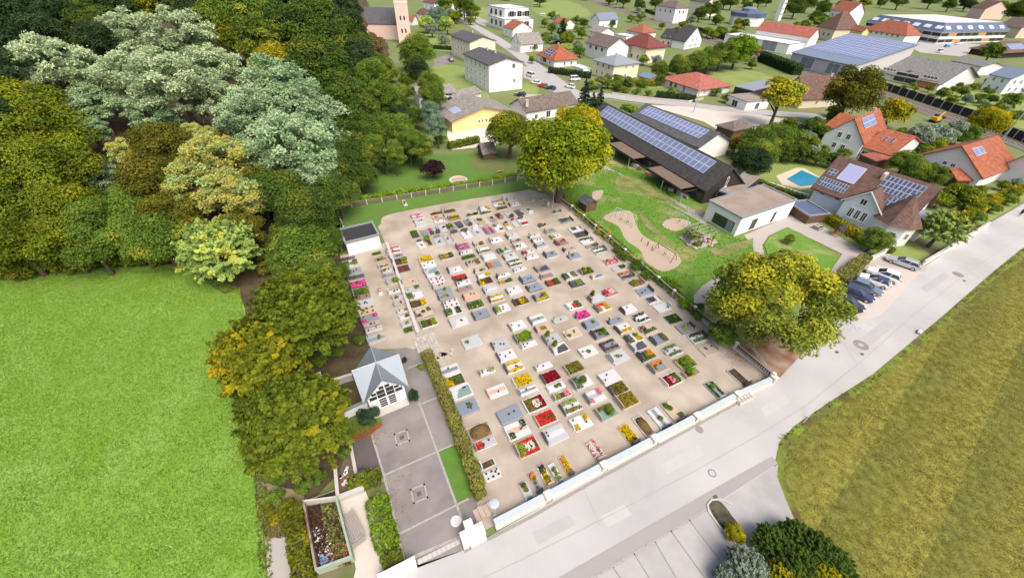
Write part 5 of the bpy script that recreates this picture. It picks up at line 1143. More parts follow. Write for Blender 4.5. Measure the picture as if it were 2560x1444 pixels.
# railway
rail = [(1400, -28), (1545, 22), (1700, 74), (1825, 119), (2000, 173), (2200, 236), (2330, 279), (2450, 319), (2560, 359), (2760, 440)]
strip('railway_bed', rail, 12.0, 0.04, G_ballast)
def dense(pts, step):
    w = [g(*p) for p in pts]; out = [w[0]]
    for a, b_ in zip(w[:-1], w[1:]):
        n = max(1, int((b_ - a).length / step))
        for i in range(1, n + 1): out.append(a + (b_ - a) * (i / n))
    return out
RP = dense(rail, 0.9); SLE = mat('sleeper_concrete', (0.34, 0.30, 0.27), 0.9, 0.15, 3); RAILM = mat('rail_steel', (0.20, 0.15, 0.12), 0.4, 0.2, 5, metal=0.6)
for off in (-2.6, 2.2):
    b = MB(); rb = MB(); prev = None
    for p, q in zip(RP[:-1], RP[1:]):
        if p.y > 330: continue
        d = (q - p).normalized(); s = Vector((-d.y, d.x, 0)); c = p + s * off
        b.box((c.x, c.y, 0.1), (0.3, 2.5, 0.16), math.atan2(d.y, d.x))
        for k in (-.72, .72):
            m = (p + q) / 2 + s * (off + k); rb.box((m.x, m.y, 0.24), ((q - p).length + .02, 0.09, 0.14), math.atan2(d.y, d.x))
    t = thing('railway_track', 'railway track running past the %s noise barrier' % ('far side by the' if off > 0 else 'near side away from the'), 'track', (0, 0, 0))
    o = b.build('sleepers', SLE, t); o['kind'] = 'stuff'; rb.build('rails', RAILM, t)['kind'] = 'stuff'
def barrier(label, P0, P1, n, h=2.6):
    p, q = g(*P0), g(*P1); d = (q - p) / n; a = math.atan2(d.y, d.x); root = thing('noise_barrier', label, 'barrier', p, a); L = d.length
    pm = MB().box((0, 0, h / 2), (L - .3, .14, h)).mesh('panel', mat('barrier_panel', (0.03, 0.027, 0.026), 0.85, 0.25, 2)); po = MB().box((0, 0, h / 2 + .05), (.28, .3, h + .1)).mesh('post', mat('barrier_post', (0.42, 0.40, 0.37), 0.9, 0.1, 2))
    for i in range(n): link('panel', pm, root, (L * (i + .5), 0, 0))
    for i in range(n + 1): link('post', po, root, (L * i, 0, 0))
barrier('dark noise barrier panels beside the railway and industrial halls', (1995, 150), (2120, 193), 7)
barrier('long dark noise barrier panels beside the railway and right gardens', (2190, 218), (2450, 304), 12)
barrier('dark noise barrier behind the dark gabled house', (1745, 78), (1830, 108), 6)
barrier('dark noise barrier near the railway station end', (1612, 30), (1672, 52), 4)
barrier('dark noise barrier at the right edge below the railway', (2490, 330), (2600, 372), 5)
def mast(P, h, label, lean=0):
    p = g(*P); t = thing('mast', label, 'mast', p); MB().tube((0, 0, 0), (0, 0, h), .2, .13, 8).build('pole', METAL, t); MB().box((-1.6, 0, h - .8), (3.2, .12, .12), math.radians(60)).build('arm', METAL, t)
mast((1733, 282), 9.5, 'tall pale lamp mast on the plaza by the hall'); mast((2508, 345), 10, 'pale railway mast at the right edge'); mast((2065, 180), 9, 'railway mast in front of the solar roofed hall'); mast((1662, 55), 9, 'railway mast behind the wine red roof'); mast((1708, 45), 9, 'railway mast near the white house by the line'); mast((1543, 25), 9, 'railway mast nearest the station')

# ================================================================= houses
def aph(A, B, C, eh, apex, ridge='AB'):
    """ridge height above eaves so that the gable peak is seen at photo height apex[1]"""
    a_, b_, c_ = plan(A, B, C, eh); o = c_ if ridge == 'AB' else a_; m = (b_ + o) / 2; best = (1e9, 1)
    for i in range(3, 120):
        r = i * .1; d = abs(px((m.x, m.y, eh + r))[1] - apex[1])
        if d < best[0]: best = (d, r)
    return best[1]
def H_(name, label, A, B, C, eh=None, base=None, apex=None, rh=2.5, ridge='AB', **k):
    if base is not None: eh = height_between(B, base)
    if apex is not None: rh = aph(A, B, C, eh, apex, ridge)
    return house(name, label, A, B, C, eh, rh, ridge=ridge, **k)
# apartment blocks
H_('apartment_block', 'white four-storey apartment block nearer the cemetery', (1162, 124), (1222, 162), (1306, 151), base=(1226, 232), apex=(1268, 144), wall='w', rc='slate', wins=(('A', 5, 3, 1.2, 1.5, 1.2, 2.9, .06, .95, False), ('C', 1, 1, 1.3, 1.6, 7.5, 3, .6, .85), ('C', 1, 1, 1.2, 1.4, 2.5, 3, .6, .9, False)), chim=((.4, .5, .9, .9), (.7, .5, .8, .8)), cat='building')
H_('apartment_block', 'white apartment block farther up the street', (1129, 77), (1174, 105), (1237, 97), base=(1177, 158), apex=(1208, 91), wall='c', rc='slate', wins=(('A', 6, 3, 1.2, 1.5, 1.2, 2.9, .04, .97, False),), chim=((.5, .5, .9, .9),), cat='building')
# farm group below the blocks
H_('yellow_house', 'wide pale yellow house with grey gable roof and roof collector', (1107, 267), (1129, 300), (1270, 272), eh=3.6, apex=(1212, 262), wall='y', rc='eternit', wins=(('C', 3, 1, .7, .9, 1.6, 0, .4, .58), ('C', 1, 1, 1.6, 1.0, .8, 0, .66, .84, False)), over=.8, pv=(('f', 1, 1, .25, .55, .25, .5, PVV),))
H_('barn', 'white barn with long weathered roof and dark hay door', (1134, 227), (1046, 237), (1040, 220), eh=4.2, rh=1.6, ridge='AB', wall='w', rc='eternit', wins=(('A', 1, 1, 3.2, 2.4, .3, 0, .62, .92), ('A', 4, 1, 2.4, .8, 3.1, 0, .06, .94), ('A', 1, 1, 1.2, 2.0, .3, 0, .36, .44)), size=(None, 8), cat='barn')
H_('outbuilding', 'low grey roofed outbuilding beside the barn', (1180, 225), (1135, 246), (1128, 232), eh=2.6, rh=1.2, wall='w', rc='eternit', size=(None, 7), cat='shed')
H_('brown_roof_house', 'white and yellow house with broad brown roof and brick chimney', (1427, 251), (1316, 278), (1300, 258), eh=3.4, rh=2.6, wall='w', rc='brown', wins=(('A', 1, 1, 1.7, 2.0, .4, 0, .35, .5), ('A', 2, 1, 1.2, 1.1, 1.3, 0, .65, .9), ('A', 1, 1, 1.2, 1.4, .6, 0, .12, .26)), chim=((.03, .1, .3, .9),), size=(None, 9))
# houses in the middle
H_('cube_house', 'pale yellow two-storey house with grey hipped roof', (1486, 145), (1536, 163), (1599, 152), base=(1535, 202), rh=2.4, roof='hip', wall='c', rc='steel', wins=(('A', 3, 2, 1.1, 1.5, .9, 2.9, .1, .9), ('C', 2, 1, .9, 1.0, 4.0, 0, .35, .9), ('C', 1, 1, 1.0, 2.0, .1, 0, .4, .6)), chim=((.5, .45, .5, .7),), over=.55)
H_('bungalow', 'white bungalow with red hipped roof', (1669, 192), (1747, 222), (1813, 208), eh=2.9, rh=3.0, roof='hip', wall='w', rc='red', wins=(('A', 2, 1, 1.5, 1.9, .4, 0, .52, .78), ('A', 1, 1, .9, 2.0, .1, 0, .3, .4), ('C', 3, 1, 1.0, 1.2, .9, 0, .1, .8, False)), over=.8)
H_('wine_roof_house', 'cream house with dark wine red hipped roof', (1558, 100), (1618, 118), (1666, 111), base=(1620, 150), rh=3.2, roof='hip', wall='c', rc='wine', wins=(('A', 3, 1, 1.2, 1.4, 1.0, 0, .15, .9), ('C', 2, 1, 1.2, 1.2, 1.4, 0, .2, .8, False)), over=.8)
H_('brown_gable_house', 'white house with brown gable roof behind the cube house', (1467, 101), (1520, 118), (1573, 112), eh=5.0, apex=(1546, 100), wall='w', rc='brown', wins=(('A', 3, 1, 1.4, 1.3, 3.0, 0, .1, .9),), over=.6)
H_('blue_roof_house', 'white house with blue-grey gable roof near the railway', (1545, 46), (1499, 50), (1471, 44), eh=5.6, rh=3.6, wall='w', rc='bluegrey', wins=(('A', 3, 1, 1.2, 1.4, 1.2, 0, .1, .9),), chim=((.4, .5, .6, .8),), size=(None, 9))
H_('rust_roof_house', 'white house with faded red hipped roof and terrace', (1570, 70), (1606, 82), (1641, 74), eh=4.2, rh=3.4, roof='hip', wall='w', rc='rust', wins=(('A', 3, 1, 1.3, 1.3, 1.6, 0, .1, .9),), over=.5)
H_('flat_annex', 'white flat roofed annex with glass front beside the faded red roof', (1538, 80), (1566, 92), (1592, 84), eh=3.2, rh=0, roof='flat', wall='w', rc='white', wins=(('C', 2, 1, 2.0, 1.8, .5, 0, .1, .9),))
H_('dark_gable_house', 'white house with steep dark gable roof and skylight', (1684, 94), (1714, 103), (1756, 82), base=(1710, 122), apex=(1734, 71), wall='w', rc='dark', wins=(('C', 2, 1, 1.0, 1.3, 3.4, 0, .3, .75), ('C', 2, 1, 1.2, 1.3, .8, 0, .2, .8)), over=.4)
H_('dark_gable_house', 'dark roofed house with red balcony doors', (1654, 88), (1684, 97), (1706, 86), eh=4.0, rh=4.0, wall='p', rc='dark', wins=(('A', 2, 2, 1.4, 1.8, .4, 2.8, .1, .9),), over=.3)
H_('speckled_roof_house', 'white house with speckled old grey gable roof', (1356, 101), (1302, 111), (1279, 94), base=(1306, 131), apex=(1290, 84), wall='w', rc='eternit', wins=(('A', 2, 1, 1.0, 1.6, 1.0, 0, .3, .9), ('C', 2, 2, .9, 1.2, .8, 2.6, .15, .8)), over=.3)
H_('pink_roof_house', 'white house with faded pink gable roof', (1260, 61), (1282, 73), (1329, 67), eh=4.6, apex=(1306, 56), wall='w', rc='rust', wins=(('A', 2, 1, 1.0, 1.6, 1.4, 0, .1, .9),), over=.4)
H_('solar_roof_house', 'white house with orange hipped roof and blue solar dormers', (1346, 129), (1386, 148), (1443, 141), base=(1386, 170), rh=4.4, roof='hip', wall='w', rc='orange', wins=(('A', 3, 1, 1.2, 1.4, .9, 0, .1, .9), ('C', 2, 1, 1.0, 1.5, .6, 0, .3, .9)), over=.8, pv=(('f', 3, 3, .3, .7, .15, .6, PVD),), chim=((.5, .5, .6, .7),))
H_('garden_pavilion', 'pale turquoise garden pavilion beside the solar roofed house', (1440, 155), (1458, 172), (1476, 164), eh=2.4, rh=.6, wall='b', rc='white', cat='pavilion', over=.2)
H_('blue_shed', 'orange walled garden shed with blue-grey roof', (1600, 184), (1626, 197), (1652, 189), eh=2.2, rh=1.0, wall='o', rc='bluegrey', cat='shed', over=.4)
H_('garage', 'white flat garage with brown door by the street', (1838, 238), (1868, 256), (1908, 246), eh=2.8, rh=0, roof='flat', wall='w', rc='gravel', wins=(('A', 1, 1, 2.6, 2.1, .1, 0, .3, .8), ('C', 1, 1, 1.6, 2.2, .1, 0, .3, .7)), cat='garage')
H_('carport', 'dark timber carport with grey flat roof behind the garage', (1846, 216), (1882, 228), (1950, 206), eh=3.0, rh=0, roof='flat', wall='d', rc='steel', cat='carport')
H_('umber_roof_house', 'cream house with steep brown tiled roof by the railway', (2085, 233), (2007, 245), (1975, 225), eh=3.6, rh=6.0, wall='s', rc='umber', wins=(('A', 2, 1, 1.0, 1.3, 1.2, 0, .25, .8),), chim=((.75, .5, .4, .7),), size=(None, 10))
for i, (A, B, C, l) in enumerate((((1017, 46), (1032, 50), (1043, 42), 'small red roofed house beside the church tower'), ((1042, 18), (1062, 36), (1082, 24), 'white house with brown steep roof behind the church trees'), ((1386, 48), (1412, 60), (1436, 54), 'red roofed cottage half hidden by a spruce'), ((1475, 70), (1500, 82), (1536, 74), 'grey roofed annex in front of the blue roofed house'))):
    H_('cottage', l, A, B, C, eh=3.4, rh=2.6, wall='w', rc=('rust', 'umber', 'rust', 'eternit')[i], wins=(('A', 2, 1, .9, 1.1, 1.2, 0, .1, .9),))
H_('modern_villa', 'large white modern villa of stacked cubes', (1225, 22), (1262, 50), (1330, 40), base=(1262, 62), rh=0, roof='flat', wall='w', rc='white', wins=(('C', 3, 2, 1.8, 1.6, .8, 2.9, .1, .9), ('A', 3, 2, 1.8, 1.6, .8, 2.9, .1, .9)))
H_('modern_villa', 'upper white cube of the modern villa group', (1222, 2), (1262, 22), (1318, 12), eh=6.5, rh=0, roof='flat', wall='w', rc='white', wins=(('C', 4, 2, 1.6, 1.5, .9, 2.9, .1, .9), ('A', 3, 2, 1.6, 1.5, .9, 2.9, .1, .9),))
H_('station_house', 'white two-storey house beyond the railway', (1650, 2), (1690, 20), (1722, 12), eh=7, rh=2.5, roof='hip', wall='w', rc='brown', wins=(('A', 3, 1, 1.1, 1.3, 4.4, 0, .1, .9), ('C', 2, 1, 1.1, 1.3, 4.4, 0, .2, .8)))
H_('mansard_house', 'old cream house with big brown mansard roof', (2056, 50), (2090, 72), (2152, 52), eh=5.0, rh=6, roof='hip', wall='s', rc='umber', wins=(('A', 3, 1, 1.1, 1.4, 1.6, 0, .1, .9),))
H_('village_house', 'white house with red roof and roof windows at the top edge', (2095, 6), (2125, 30), (2165, 12), eh=7.0, rh=4.5, wall='w', rc='rust', wins=(('A', 4, 1, 1.0, 1.3, 4.0, 0, .1, .9),))
H_('village_house', 'brown roofed house at the far top right corner', (2440, 8), (2465, 22), (2520, 10), eh=5.5, rh=4, wall='p', rc='umber')
H_('village_house', 'grey roofed long house behind the office building', (2520, 45), (2555, 70), (2610, 50), eh=5, rh=4, wall='s', rc='brown')
H_('village_house', 'pale house at the top edge left of the villa', (1060, -8), (1085, 8), (1130, -4), eh=6.5, rh=3, wall='w', rc='umber', wins=(('A', 2, 2, 1, 1.2, 1, 2.8, .1, .9),))
H_('village_house', 'white house at the top edge right of the station house', (1735, -12), (1770, 6), (1800, -4), eh=7, rh=3, wall='c', rc='slate')
# works halls
H_('solar_hall', 'industrial hall whose roof is covered with solar panels', (2006, 113), (2137, 164), (2267, 118), eh=6.0, rh=7.0, roof='shed', wall='g', rc='bluegrey', cat='hall', over=.6, pv=(('f', 17, 8, .02, .98, .24, .98, PV),), wins=(('A', 1, 1, 6, 4.5, .6, 0, .1, .45, False), ('A', 1, 1, 7, 4.5, .6, 0, .5, .9, False)))
H_('grey_hall', 'long workshop hall with broad grey roof and orange wall', (2160, 165), (2352, 208), (2448, 179), base=(2343, 226), apex=(2415, 163), wall='w', rc='grey', cat='hall', over=1.0, wins=(('A', 1, 1, 9, 3.6, .4, 0, .3, .5), ('A', 4, 1, 1.2, 1.0, 3.6, 0, .06, .22), ('A', 4, 1, 1.2, 1.0, 3.6, 0, .55, .72)), extra=lambda r, la, lc, hd, eh, rh: MB().box((la * .14, -.06 * hd, 1.6), (la * .22, .1, 3.0)).build('orange_panel', WALL['o'], r))
H_('red_roof_hall', 'white building with red hipped roof before the office block', (2167, 67), (2266, 88), (2306, 80), base=(2262, 122), rh=6, roof='hip', wall='w', rc='rust', cat='hall', wins=(('A', 6, 1, 1.2, 1.6, 5.2, 0, .1, .85),), over=.4)
H_('yellow_block', 'cream end block beside the red roofed hall', (2136, 62), (2158, 78), (2176, 72), eh=9, rh=2, wall='y', rc='rust', cat='building')
H_('orange_roof_hall', 'long white hall with orange gable roof by the railway', (1903, 66), (2027, 92), (2050, 83), eh=8, rh=4, wall='w', rc='red', cat='hall', over=.5)
H_('white_hall', 'plain white flat hall in front of the orange roof', (1826, 78), (1974, 112), (2015, 97), base=(1975, 138), rh=0, roof='flat', wall='w', rc='white', cat='hall', wins=(('A', 1, 1, 9, 5, .4, 0, .1, .45, False),))
H_('brown_solar_house', 'wide brown hipped roof with violet solar panels at the right edge', (2438, 112), (2505, 130), (2600, 98), eh=3.4, rh=4, roof='hip', wall='d', rc='umber', over=1.0, pv=(('f', 9, 4, .3, .75, .25, .75, PV),), cat='house')
H_('grey_flat_house', 'long low pale house with grey roof beside the workshop hall', (2392, 142), (2455, 166), (2520, 150), eh=4, rh=1.6, wall='w', rc='grey', cat='house', wins=(('A', 2, 1, 2.2, 1.0, 2.0, 0, .1, .9),))
H_('white_blue_house', 'tall white house with blue-grey roof at the right edge', (2490, 172), (2530, 196), (2610, 160), eh=6, rh=3, wall='b', rc='bluegrey', wins=(('A', 2, 2, 1, 1.4, 1, 2.8, .1, .9), ('C', 3, 2, 1.1, 1.4, 1, 2.8, .1, .9)))
def office(r, la, lc, hd, eh, rh):
    b = MB(); i = 4.5; h = 4.5
    lo = [(-.8, -.8), (la + .8, -.8), (la + .8, lc + .8), (-.8, lc + .8)]; up = [(i, i), (la - i, i), (la - i, lc - i), (i, lc - i)]
    for k in range(4):
        j = (k + 1) % 4; b.quad((lo[k][0], lo[k][1] * hd, eh), (lo[j][0], lo[j][1] * hd, eh), (up[j][0], up[j][1] * hd, eh + h), (up[k][0], up[k][1] * hd, eh + h))
    b.build('mansard', ROOF['navy'], r); MB().prism([(x, y * hd) for x, y in up], eh + h - .1, eh + h + .12).build('flat_roof', mat('roof_membrane', (.55, .53, .5), .9, .12, .4), r)
    sl = math.atan2(h, i + .8)
    for k in range(7):
        t = (k + .6) / 7.2; q = MB(); q.box((0, 0, 0), (4.2, .2, 2.6), 0, Matrix.Rotation(-hd * (math.pi / 2 - sl), 3, 'X')); o = q.build('roof_window', mat('roof_glass', (.62, .64, .66), .2, .1, 1), r); o.location = (t * la, 1.45 * hd, eh + 2.05)
    for k in range(6):
        t = (k + .5) / 6.2; q = MB(); q.box((0, 0, 0), (.2, 4.6, 2.6), 0, Matrix.Rotation(math.pi / 2 - sl, 3, 'Y')); o = q.build('roof_window', MATS['roof_glass'], r); o.location = (1.45, t * lc * hd, eh + 2.05)
    for f in range(2):
        z = 1.6 + f * 3.6
        for k in range(9):
            t = (k + .5) / 9; pm = WALL['o'] if (k * 7 + f * 3) % 4 == 1 else GLASS; MB().box((t * la, -.05 * hd, z), (la / 9 - .4, .1, 1.9)).build('panel', pm, r)
            MB().box((-.05, t * lc * hd, z), (.1, lc / 9 - .4, 1.9)).build('panel', WALL['o'] if (k * 5 + f) % 4 == 2 else GLASS, r)
house('office_building', 'large white office building with dark blue mansard roof', (2185, 46), (2357, 80), (2514, 58), height_between((2357, 80), (2357, 112)), 0, 'flat', wall='w', rc='white', cat='building', extra=office)
# octagonal hall and tower
def octagon(label, P, r1, h1, r2, h2):
    p = g(*P); t = thing('octagon_hall', label, 'hall', p, .3)
    MB().lathe([(r1, 0), (r1, h1)], (0, 0, 0), 8).build('wall', WALL['w'], t); MB().lathe([(r1 + .6, h1), (r1 + .6, h1 + 2.6), (r1 - 3, h1 + 3.4)], (0, 0, 0), 8).build('roof', ROOF['navy'], t)
    MB().lathe([(r2, h1 + 3.3), (r2, h1 + h2), (r2 * .5, h1 + h2 + 1)], (0, 0, 0), 8).build('lantern_roof', ROOF['bluegrey'], t)
octagon('octagonal white hall with dark navy roof rim', (1862, 62), 13, 6, 6, 5.2)
p = g(1942, 52); t = thing('clock_tower', 'slim white tower with dark openings beyond the railway', 'tower', p, .5)
MB().box((0, 0, 9), (4, 4, 18)).build('wall', WALL['w'], t); MB().lathe([(2.9, 18), (.2, 21)], (0, 0, 0), 4).build('roof', ROOF['brown'], t)
for z in (5, 9, 13, 16):
    for s in (-.9, .9): MB().box((s, -2.02, z), (.8, .1, 1.4)).build('opening', GLASS, t)
# church
H_('church', 'church nave with grey tiled roof at the edge of the wood', (912, 52), (1003, 60), (1012, 34), eh=8, rh=7, wall='p', rc='slate', cat='church', size=(None, 13), over=.3)
p = g(1014, 108); t = thing('church_tower', 'pale pink church tower rising beside the grey nave roof', 'tower', p, .22)
MB().box((0, 3, 13), (7, 7, 26)).build('wall', WALL['p'], t); MB().box((0, 3, 19), (7.3, 7.3, .4)).build('cornice', WALL['w'], t); MB().lathe([(5.4, 26), (.3, 36)], (0, 3, 0), 4).build('roof', ROOF['rust'], t)
for z in (6, 12, 21):
    for s in (-1, 1): MB().box((s, -.54, z), (.8, .12, 1.9)).build('window', GLASS, t)

# ================================================================= kindergarten
def hall_extra(r, la, lc, hd, eh, rh):
    dp = 4.2; z = 2.55
    MB().box((la * .5, -dp * hd, z), (la * 1.0, .22, .28)).build('veranda_beam', WALL['d'], r)
    for k in range(8):
        x = la * (k + .3) / 7.6
        MB().box((x, -dp * hd, z / 2), (.16, .16, z)).build('veranda_post', METAL, r); MB().box((x, -dp / 2 * hd, z - .02), (.14, dp, .2)).build('veranda_joist', WALL['d'], r)
    for (a, b_) in ((.06, .29), (.41, .63), (.74, .95)):
        MB().box((la * (a + b_) / 2, -dp * .52 * hd, z + .2), (la * (b_ - a), dp * .92, .14)).build('canopy', mat('canopy_gravel', (.16, .115, .085), .95, .2, 3, .3), r)
    for k in range(14):
        x = la * (k + .5) / 14; MB().box((x, -.05 * hd, 1.25), (la / 14 - .35, .1, 2.1)).build('window', GLASS, r)
    for k in range(12):
        x = la * random.uniform(.05, .95); MB().box((x, -random.uniform(1, 3.4) * hd, .38), (random.uniform(.5, 1.4), .6, .76), random.random()).build('bench', random.choice([TIMBER, GREYWOOD, WALL['o'], METAL]), r)
H_('kindergarten_hall', 'long black timber hall with solar panels along its tiled roof', (1482, 296), (1766, 474), (1842, 448), eh=3.3, apex=(1824, 414), wall='d', rc='dark', cat='hall', over=.35, pv=(('f', 26, 2, .085, .945, .42, .92, PV),), extra=hall_extra, wins=(('C', 1, 1, .5, 2.2, 3.2, 0, .44, .56), ('C', 1, 1, 1.4, .9, 1.2, 0, .3, .5)))
H_('rear_hall', 'black roofed side hall with solar panels and white gable', (1585, 288), (1747, 366), (1815, 346), eh=4.0, apex=(1798, 328), wall='w', rc='slate', cat='hall', over=.5, pv=(('f', 17, 2, .10, .93, .38, .90, PV),))
def ext_extra(r, la, lc, hd, eh, rh):
    MB().box((la * .42, -.04 * hd, 1.45), (la * .62, .1, 2.1)).build('window_frame', LANT, r)
    for k in range(3): MB().box((la * (.42 + (k - 1) * .2), -.075 * hd, 1.45), (la * .18, .06, 1.9)).build('pane', GLASS2 if k == 0 else GLASS, r)
    for (t, w_) in ((.27, .9), (.32, .5), (.66, .7)): MB().box((-.04, t * lc * hd, 1.5), (.1, w_, 2.2)).build('window_strip', GLASS, r)
H_('kindergarten_wing', 'white modern wing with gravel flat roof and large window', (1777, 502), (1855, 546), (1987, 499), base=(1837, 592), rh=0, roof='flat', wall='w', rc='gravel', cat='building', extra=ext_extra)
H_('flat_link', 'low flat gravel roof linking the black hall and white wing', (1800, 478), (1838, 492), (1900, 440), eh=2.9, rh=0, roof='flat', wall='d', rc='gravel', cat='building', over=.1)
H_('timber_store', 'dark timber store with navy blue flat roof', (1984, 506), (2024, 541), (2057, 527), base=(2016, 562), rh=0, roof='flat', wall='t', rc='navy', cat='shed')
H_('wooden_shed', 'small brown playground shed with grey gable roof under the walnut', (1452, 498), (1467, 511), (1490, 502), eh=1.9, rh=.9, ridge='AB', wall='t', rc='slate', cat='shed', over=.25)
H_('wooden_shed', 'dark wooden garden hut with grey roof below the yellow house', (1197, 366), (1208, 382), (1238, 377), eh=2.0, rh=1.6, ridge='BC', wall='t', rc='eternit', cat='shed', over=.3)
H_('round_roof', 'brown low roof beside the plaza', (1800, 310), (1835, 325), (1875, 312), eh=2.6, rh=1.4, roof='hip', wall='t', rc='brown', cat='shed')

# ================================================================= villa and orange roofed houses
def villa_extra(r, la, lc, hd, eh, rh):
    # projecting gabled bay
    c = la * .42; w_ = 3.1; f = 1.5; pk = eh + 2.9
    b = MB(); s = -hd
    b.quad((c - w_, f * s, 0), (c + w_, f * s, 0), (c + w_, f * s, eh), (c, f * s, pk), (c - w_, f * s, eh)); b.quad((c - w_, 0, 0), (c - w_, f * s, 0), (c - w_, f * s, eh), (c - w_, 0, eh)); b.quad((c + w_, 0, 0), (c + w_, f * s, 0), (c + w_, f * s, eh), (c + w_, 0, eh)); b.build('bay_wall', WALL['b'], r)  # white bay, its bluish shade put into the wall colour
    b = MB(); back = 4.5 * hd
    for q in (-1, 1):
        e = c + q * (w_ + .5); z0 = eh - .45; m = len(b.v)
        for dz in (.06, -.16): b.v += [(e, (f + .45) * s, z0 + dz), (c, (f + .45) * s, pk + dz), (c, back, pk + dz), (e, back * .2, z0 + dz)]
        b.f += [(m, m + 1, m + 2, m + 3), (m + 7, m + 6, m + 5, m + 4)] + [(m + i, m + (i + 1) % 4, m + 4 + (i + 1) % 4, m + 4 + i) for i in range(4)]
    b.build('bay_roof', ROOF['umber'], r)
    for q in (-1, 1): MB().tube((c, (f + .47) * s, pk + .02), (c + q * (w_ + .52), (f + .47) * s, eh - .44), .11, .11, 4).build('barge_board', WHITE, r)
    for k in range(3):
        window(r, c + (k - 1) * 1.15, (f + .045) * s, 3.0, .85, 1.9, 0 if hd > 0 else math.pi)
    window(r, c + .2, (f + .045) * s, eh + .6, 1.1, 1.2, 0 if hd > 0 else math.pi)
    # corner turret with tent roof
    R_ = 3.3; tx, ty = 1.2, .6 * hd
    MB().lathe([(R_, 0), (R_, 4.3)], (tx, ty, 0), 8).build('turret_wall', WALL['w'], r)
    tr = MB().lathe([(R_ + .7, 4.0), (R_ * .5, 6.9), (.1, 9.2)], (tx, ty, 0), 8).build('turret_roof', ROOF['umber'], r); MB().tube((tx, ty, 9.1), (tx, ty, 9.9), .06, .03, 6).build('finial', METAL, tr)
    for k in range(8):
        a = math.pi / 8 + k * math.pi / 4; window(r, tx + (R_ * .925 + .04) * math.cos(a), ty + (R_ * .925 + .04) * math.sin(a), 2.1, .9, 1.3, a + math.pi / 2)
    # side bay on the right
    MB().box((-1.2, lc * .55 * hd, 2.2), (2.6, 4.0, 4.4)).build('side_bay', WALL['w'], r); MB().box((-1.2, lc * .55 * hd, 4.5), (3.0, 4.4, .18)).build('side_bay_roof', GLASS2, r)
    for s_ in (.72, .9): window(r, s_ * la, -.045 * hd, 4.2, .9, 1.2, 0 if hd > 0 else math.pi)
    for s_ in (.18, .27): window(r, s_ * la, -.045 * hd, 2.4, 1.0, 1.3, 0 if hd > 0 else math.pi)
    MB().box((la * .48, lc * .42 * hd, eh + rh * .8), (.5, 1.6, 1.6)).build('chimney', WALL['p'], r)
H_('villa', 'large white villa with brown tiled roofs, turret and solar panels', (2043, 463), (2268, 546), (2358, 480), eh=5.0, rh=5.0, roof='gable', size=(None, 11), keep='A', wall='b', rc='umber', cat='house', over=.7, extra=villa_extra,  # white villa: bluish shade of its front-left put into the wall colour
   pv=(('f', 1, 1, .66, .85, .42, .88, PVV), ('f', 9, 2, .68, .97, .12, .36, PVD), ('f', 2, 2, .88, .97, .44, .62, PVD), ('f', 9, 3, .10, .46, .48, .90, PVD), ('f', 5, 2, .12, .30, .22, .46, PVD)))
H_('orange_roof_house', 'white house with steep orange gable roof and solar collector', (2062, 350), (2160, 357), (2230, 322), eh=4.2, rh=5.0, size=(9.5, 17), keep='C', ridge='BC', wall='w', rc='orange', over=.35, wins=(('A', 2, 2, 1.0, 1.5, 1.0, 2.8, .3, .75),), pv=(('f', 2, 2, .2, .68, .5, .9, PV),), chim=((.5, .75, .6, .8),))
H_('orange_annex', 'white annex with orange roof and two skylights', (2164, 365), (2227, 387), (2292, 352), eh=3.0, rh=3.2, ridge='AB', wall='w', rc='orange', over=.4, pv=(('f', 1, 1, .38, .48, .48, .68, PVD), ('f', 1, 1, .6, .7, .48, .68, PVD)), wins=(('A', 1, 1, 1.6, 2.0, .2, 0, .7, .95), ('C', 3, 1, .9, 1.6, .6, 0, .15, .8, False)))
H_('rear_cottage', 'rust red roof behind the orange roofed house', (2072, 312), (2100, 322), (2142, 300), eh=4.2, rh=2.4, wall='w', rc='orange')
H_('orange_roof_house', 'white house with broad orange gable roof and porch at the right', (2316, 412), (2457, 441), (2524, 416), eh=3.5, rh=4.8, size=(13.5, 18), keep='C', ridge='BC', wall='w', rc='orange', over=.5, wins=(('A', 2, 1, .9, .9, 3.4, 0, .38, .62),), pv=(('f', 2, 1, .15, .42, .62, .85, PV),))
H_('orange_porch', 'small orange gabled porch of the right-hand orange house', (2366, 424), (2395, 448), (2416, 438), eh=2.3, rh=1.4, ridge='BC', wall='t', rc='orange', over=.4, cat='porch')
H_('orange_roof_house', 'orange roofed white house cut by the right edge', (2532, 410), (2600, 440), (2690, 400), eh=3.6, rh=5, ridge='BC', wall='w', rc='orange', over=.5, pv=(('f', 2, 1, .2, .5, .5, .8, PV),))
H_('pergola_roof', 'pinkish veranda roof on posts before the orange annex', (2168, 386), (2190, 402), (2228, 392), eh=2.4, rh=.3, roof='shed', wall='t', rc='rust', cat='veranda', over=.2)
# swimming pool
POOLW = mat('pool_water', (0.03, 0.22, 0.34), 0.08, 0.08, 1.5, spec=0.6, bump=0.15)
o = sheet('pool_terrace', [(1940, 440), (1990, 420), (2010, 420), (2060, 450), (2058, 466), (2000, 472), (1955, 462)], 0.03, mat('pool_stone', (.52, .44, .34), .9, .15, 2)); o = sheet('pool_water', [(1966, 448), (2004, 426), (2050, 446), (2048, 462), (2000, 466)], 0.06, POOLW)
strip('garden_wall', [(1880, 452), (1930, 464), (1990, 484), (2020, 492)], .35, .5, WHITE, h=.6)
# ================================================================= trees
def T(kind, leaf, lst, label, name='leafy_tree', group='trees of the wood', **k):
    for (x, y, r) in lst: tree(kind, leaf, x, y, r, label, name=name, group=group, **k)
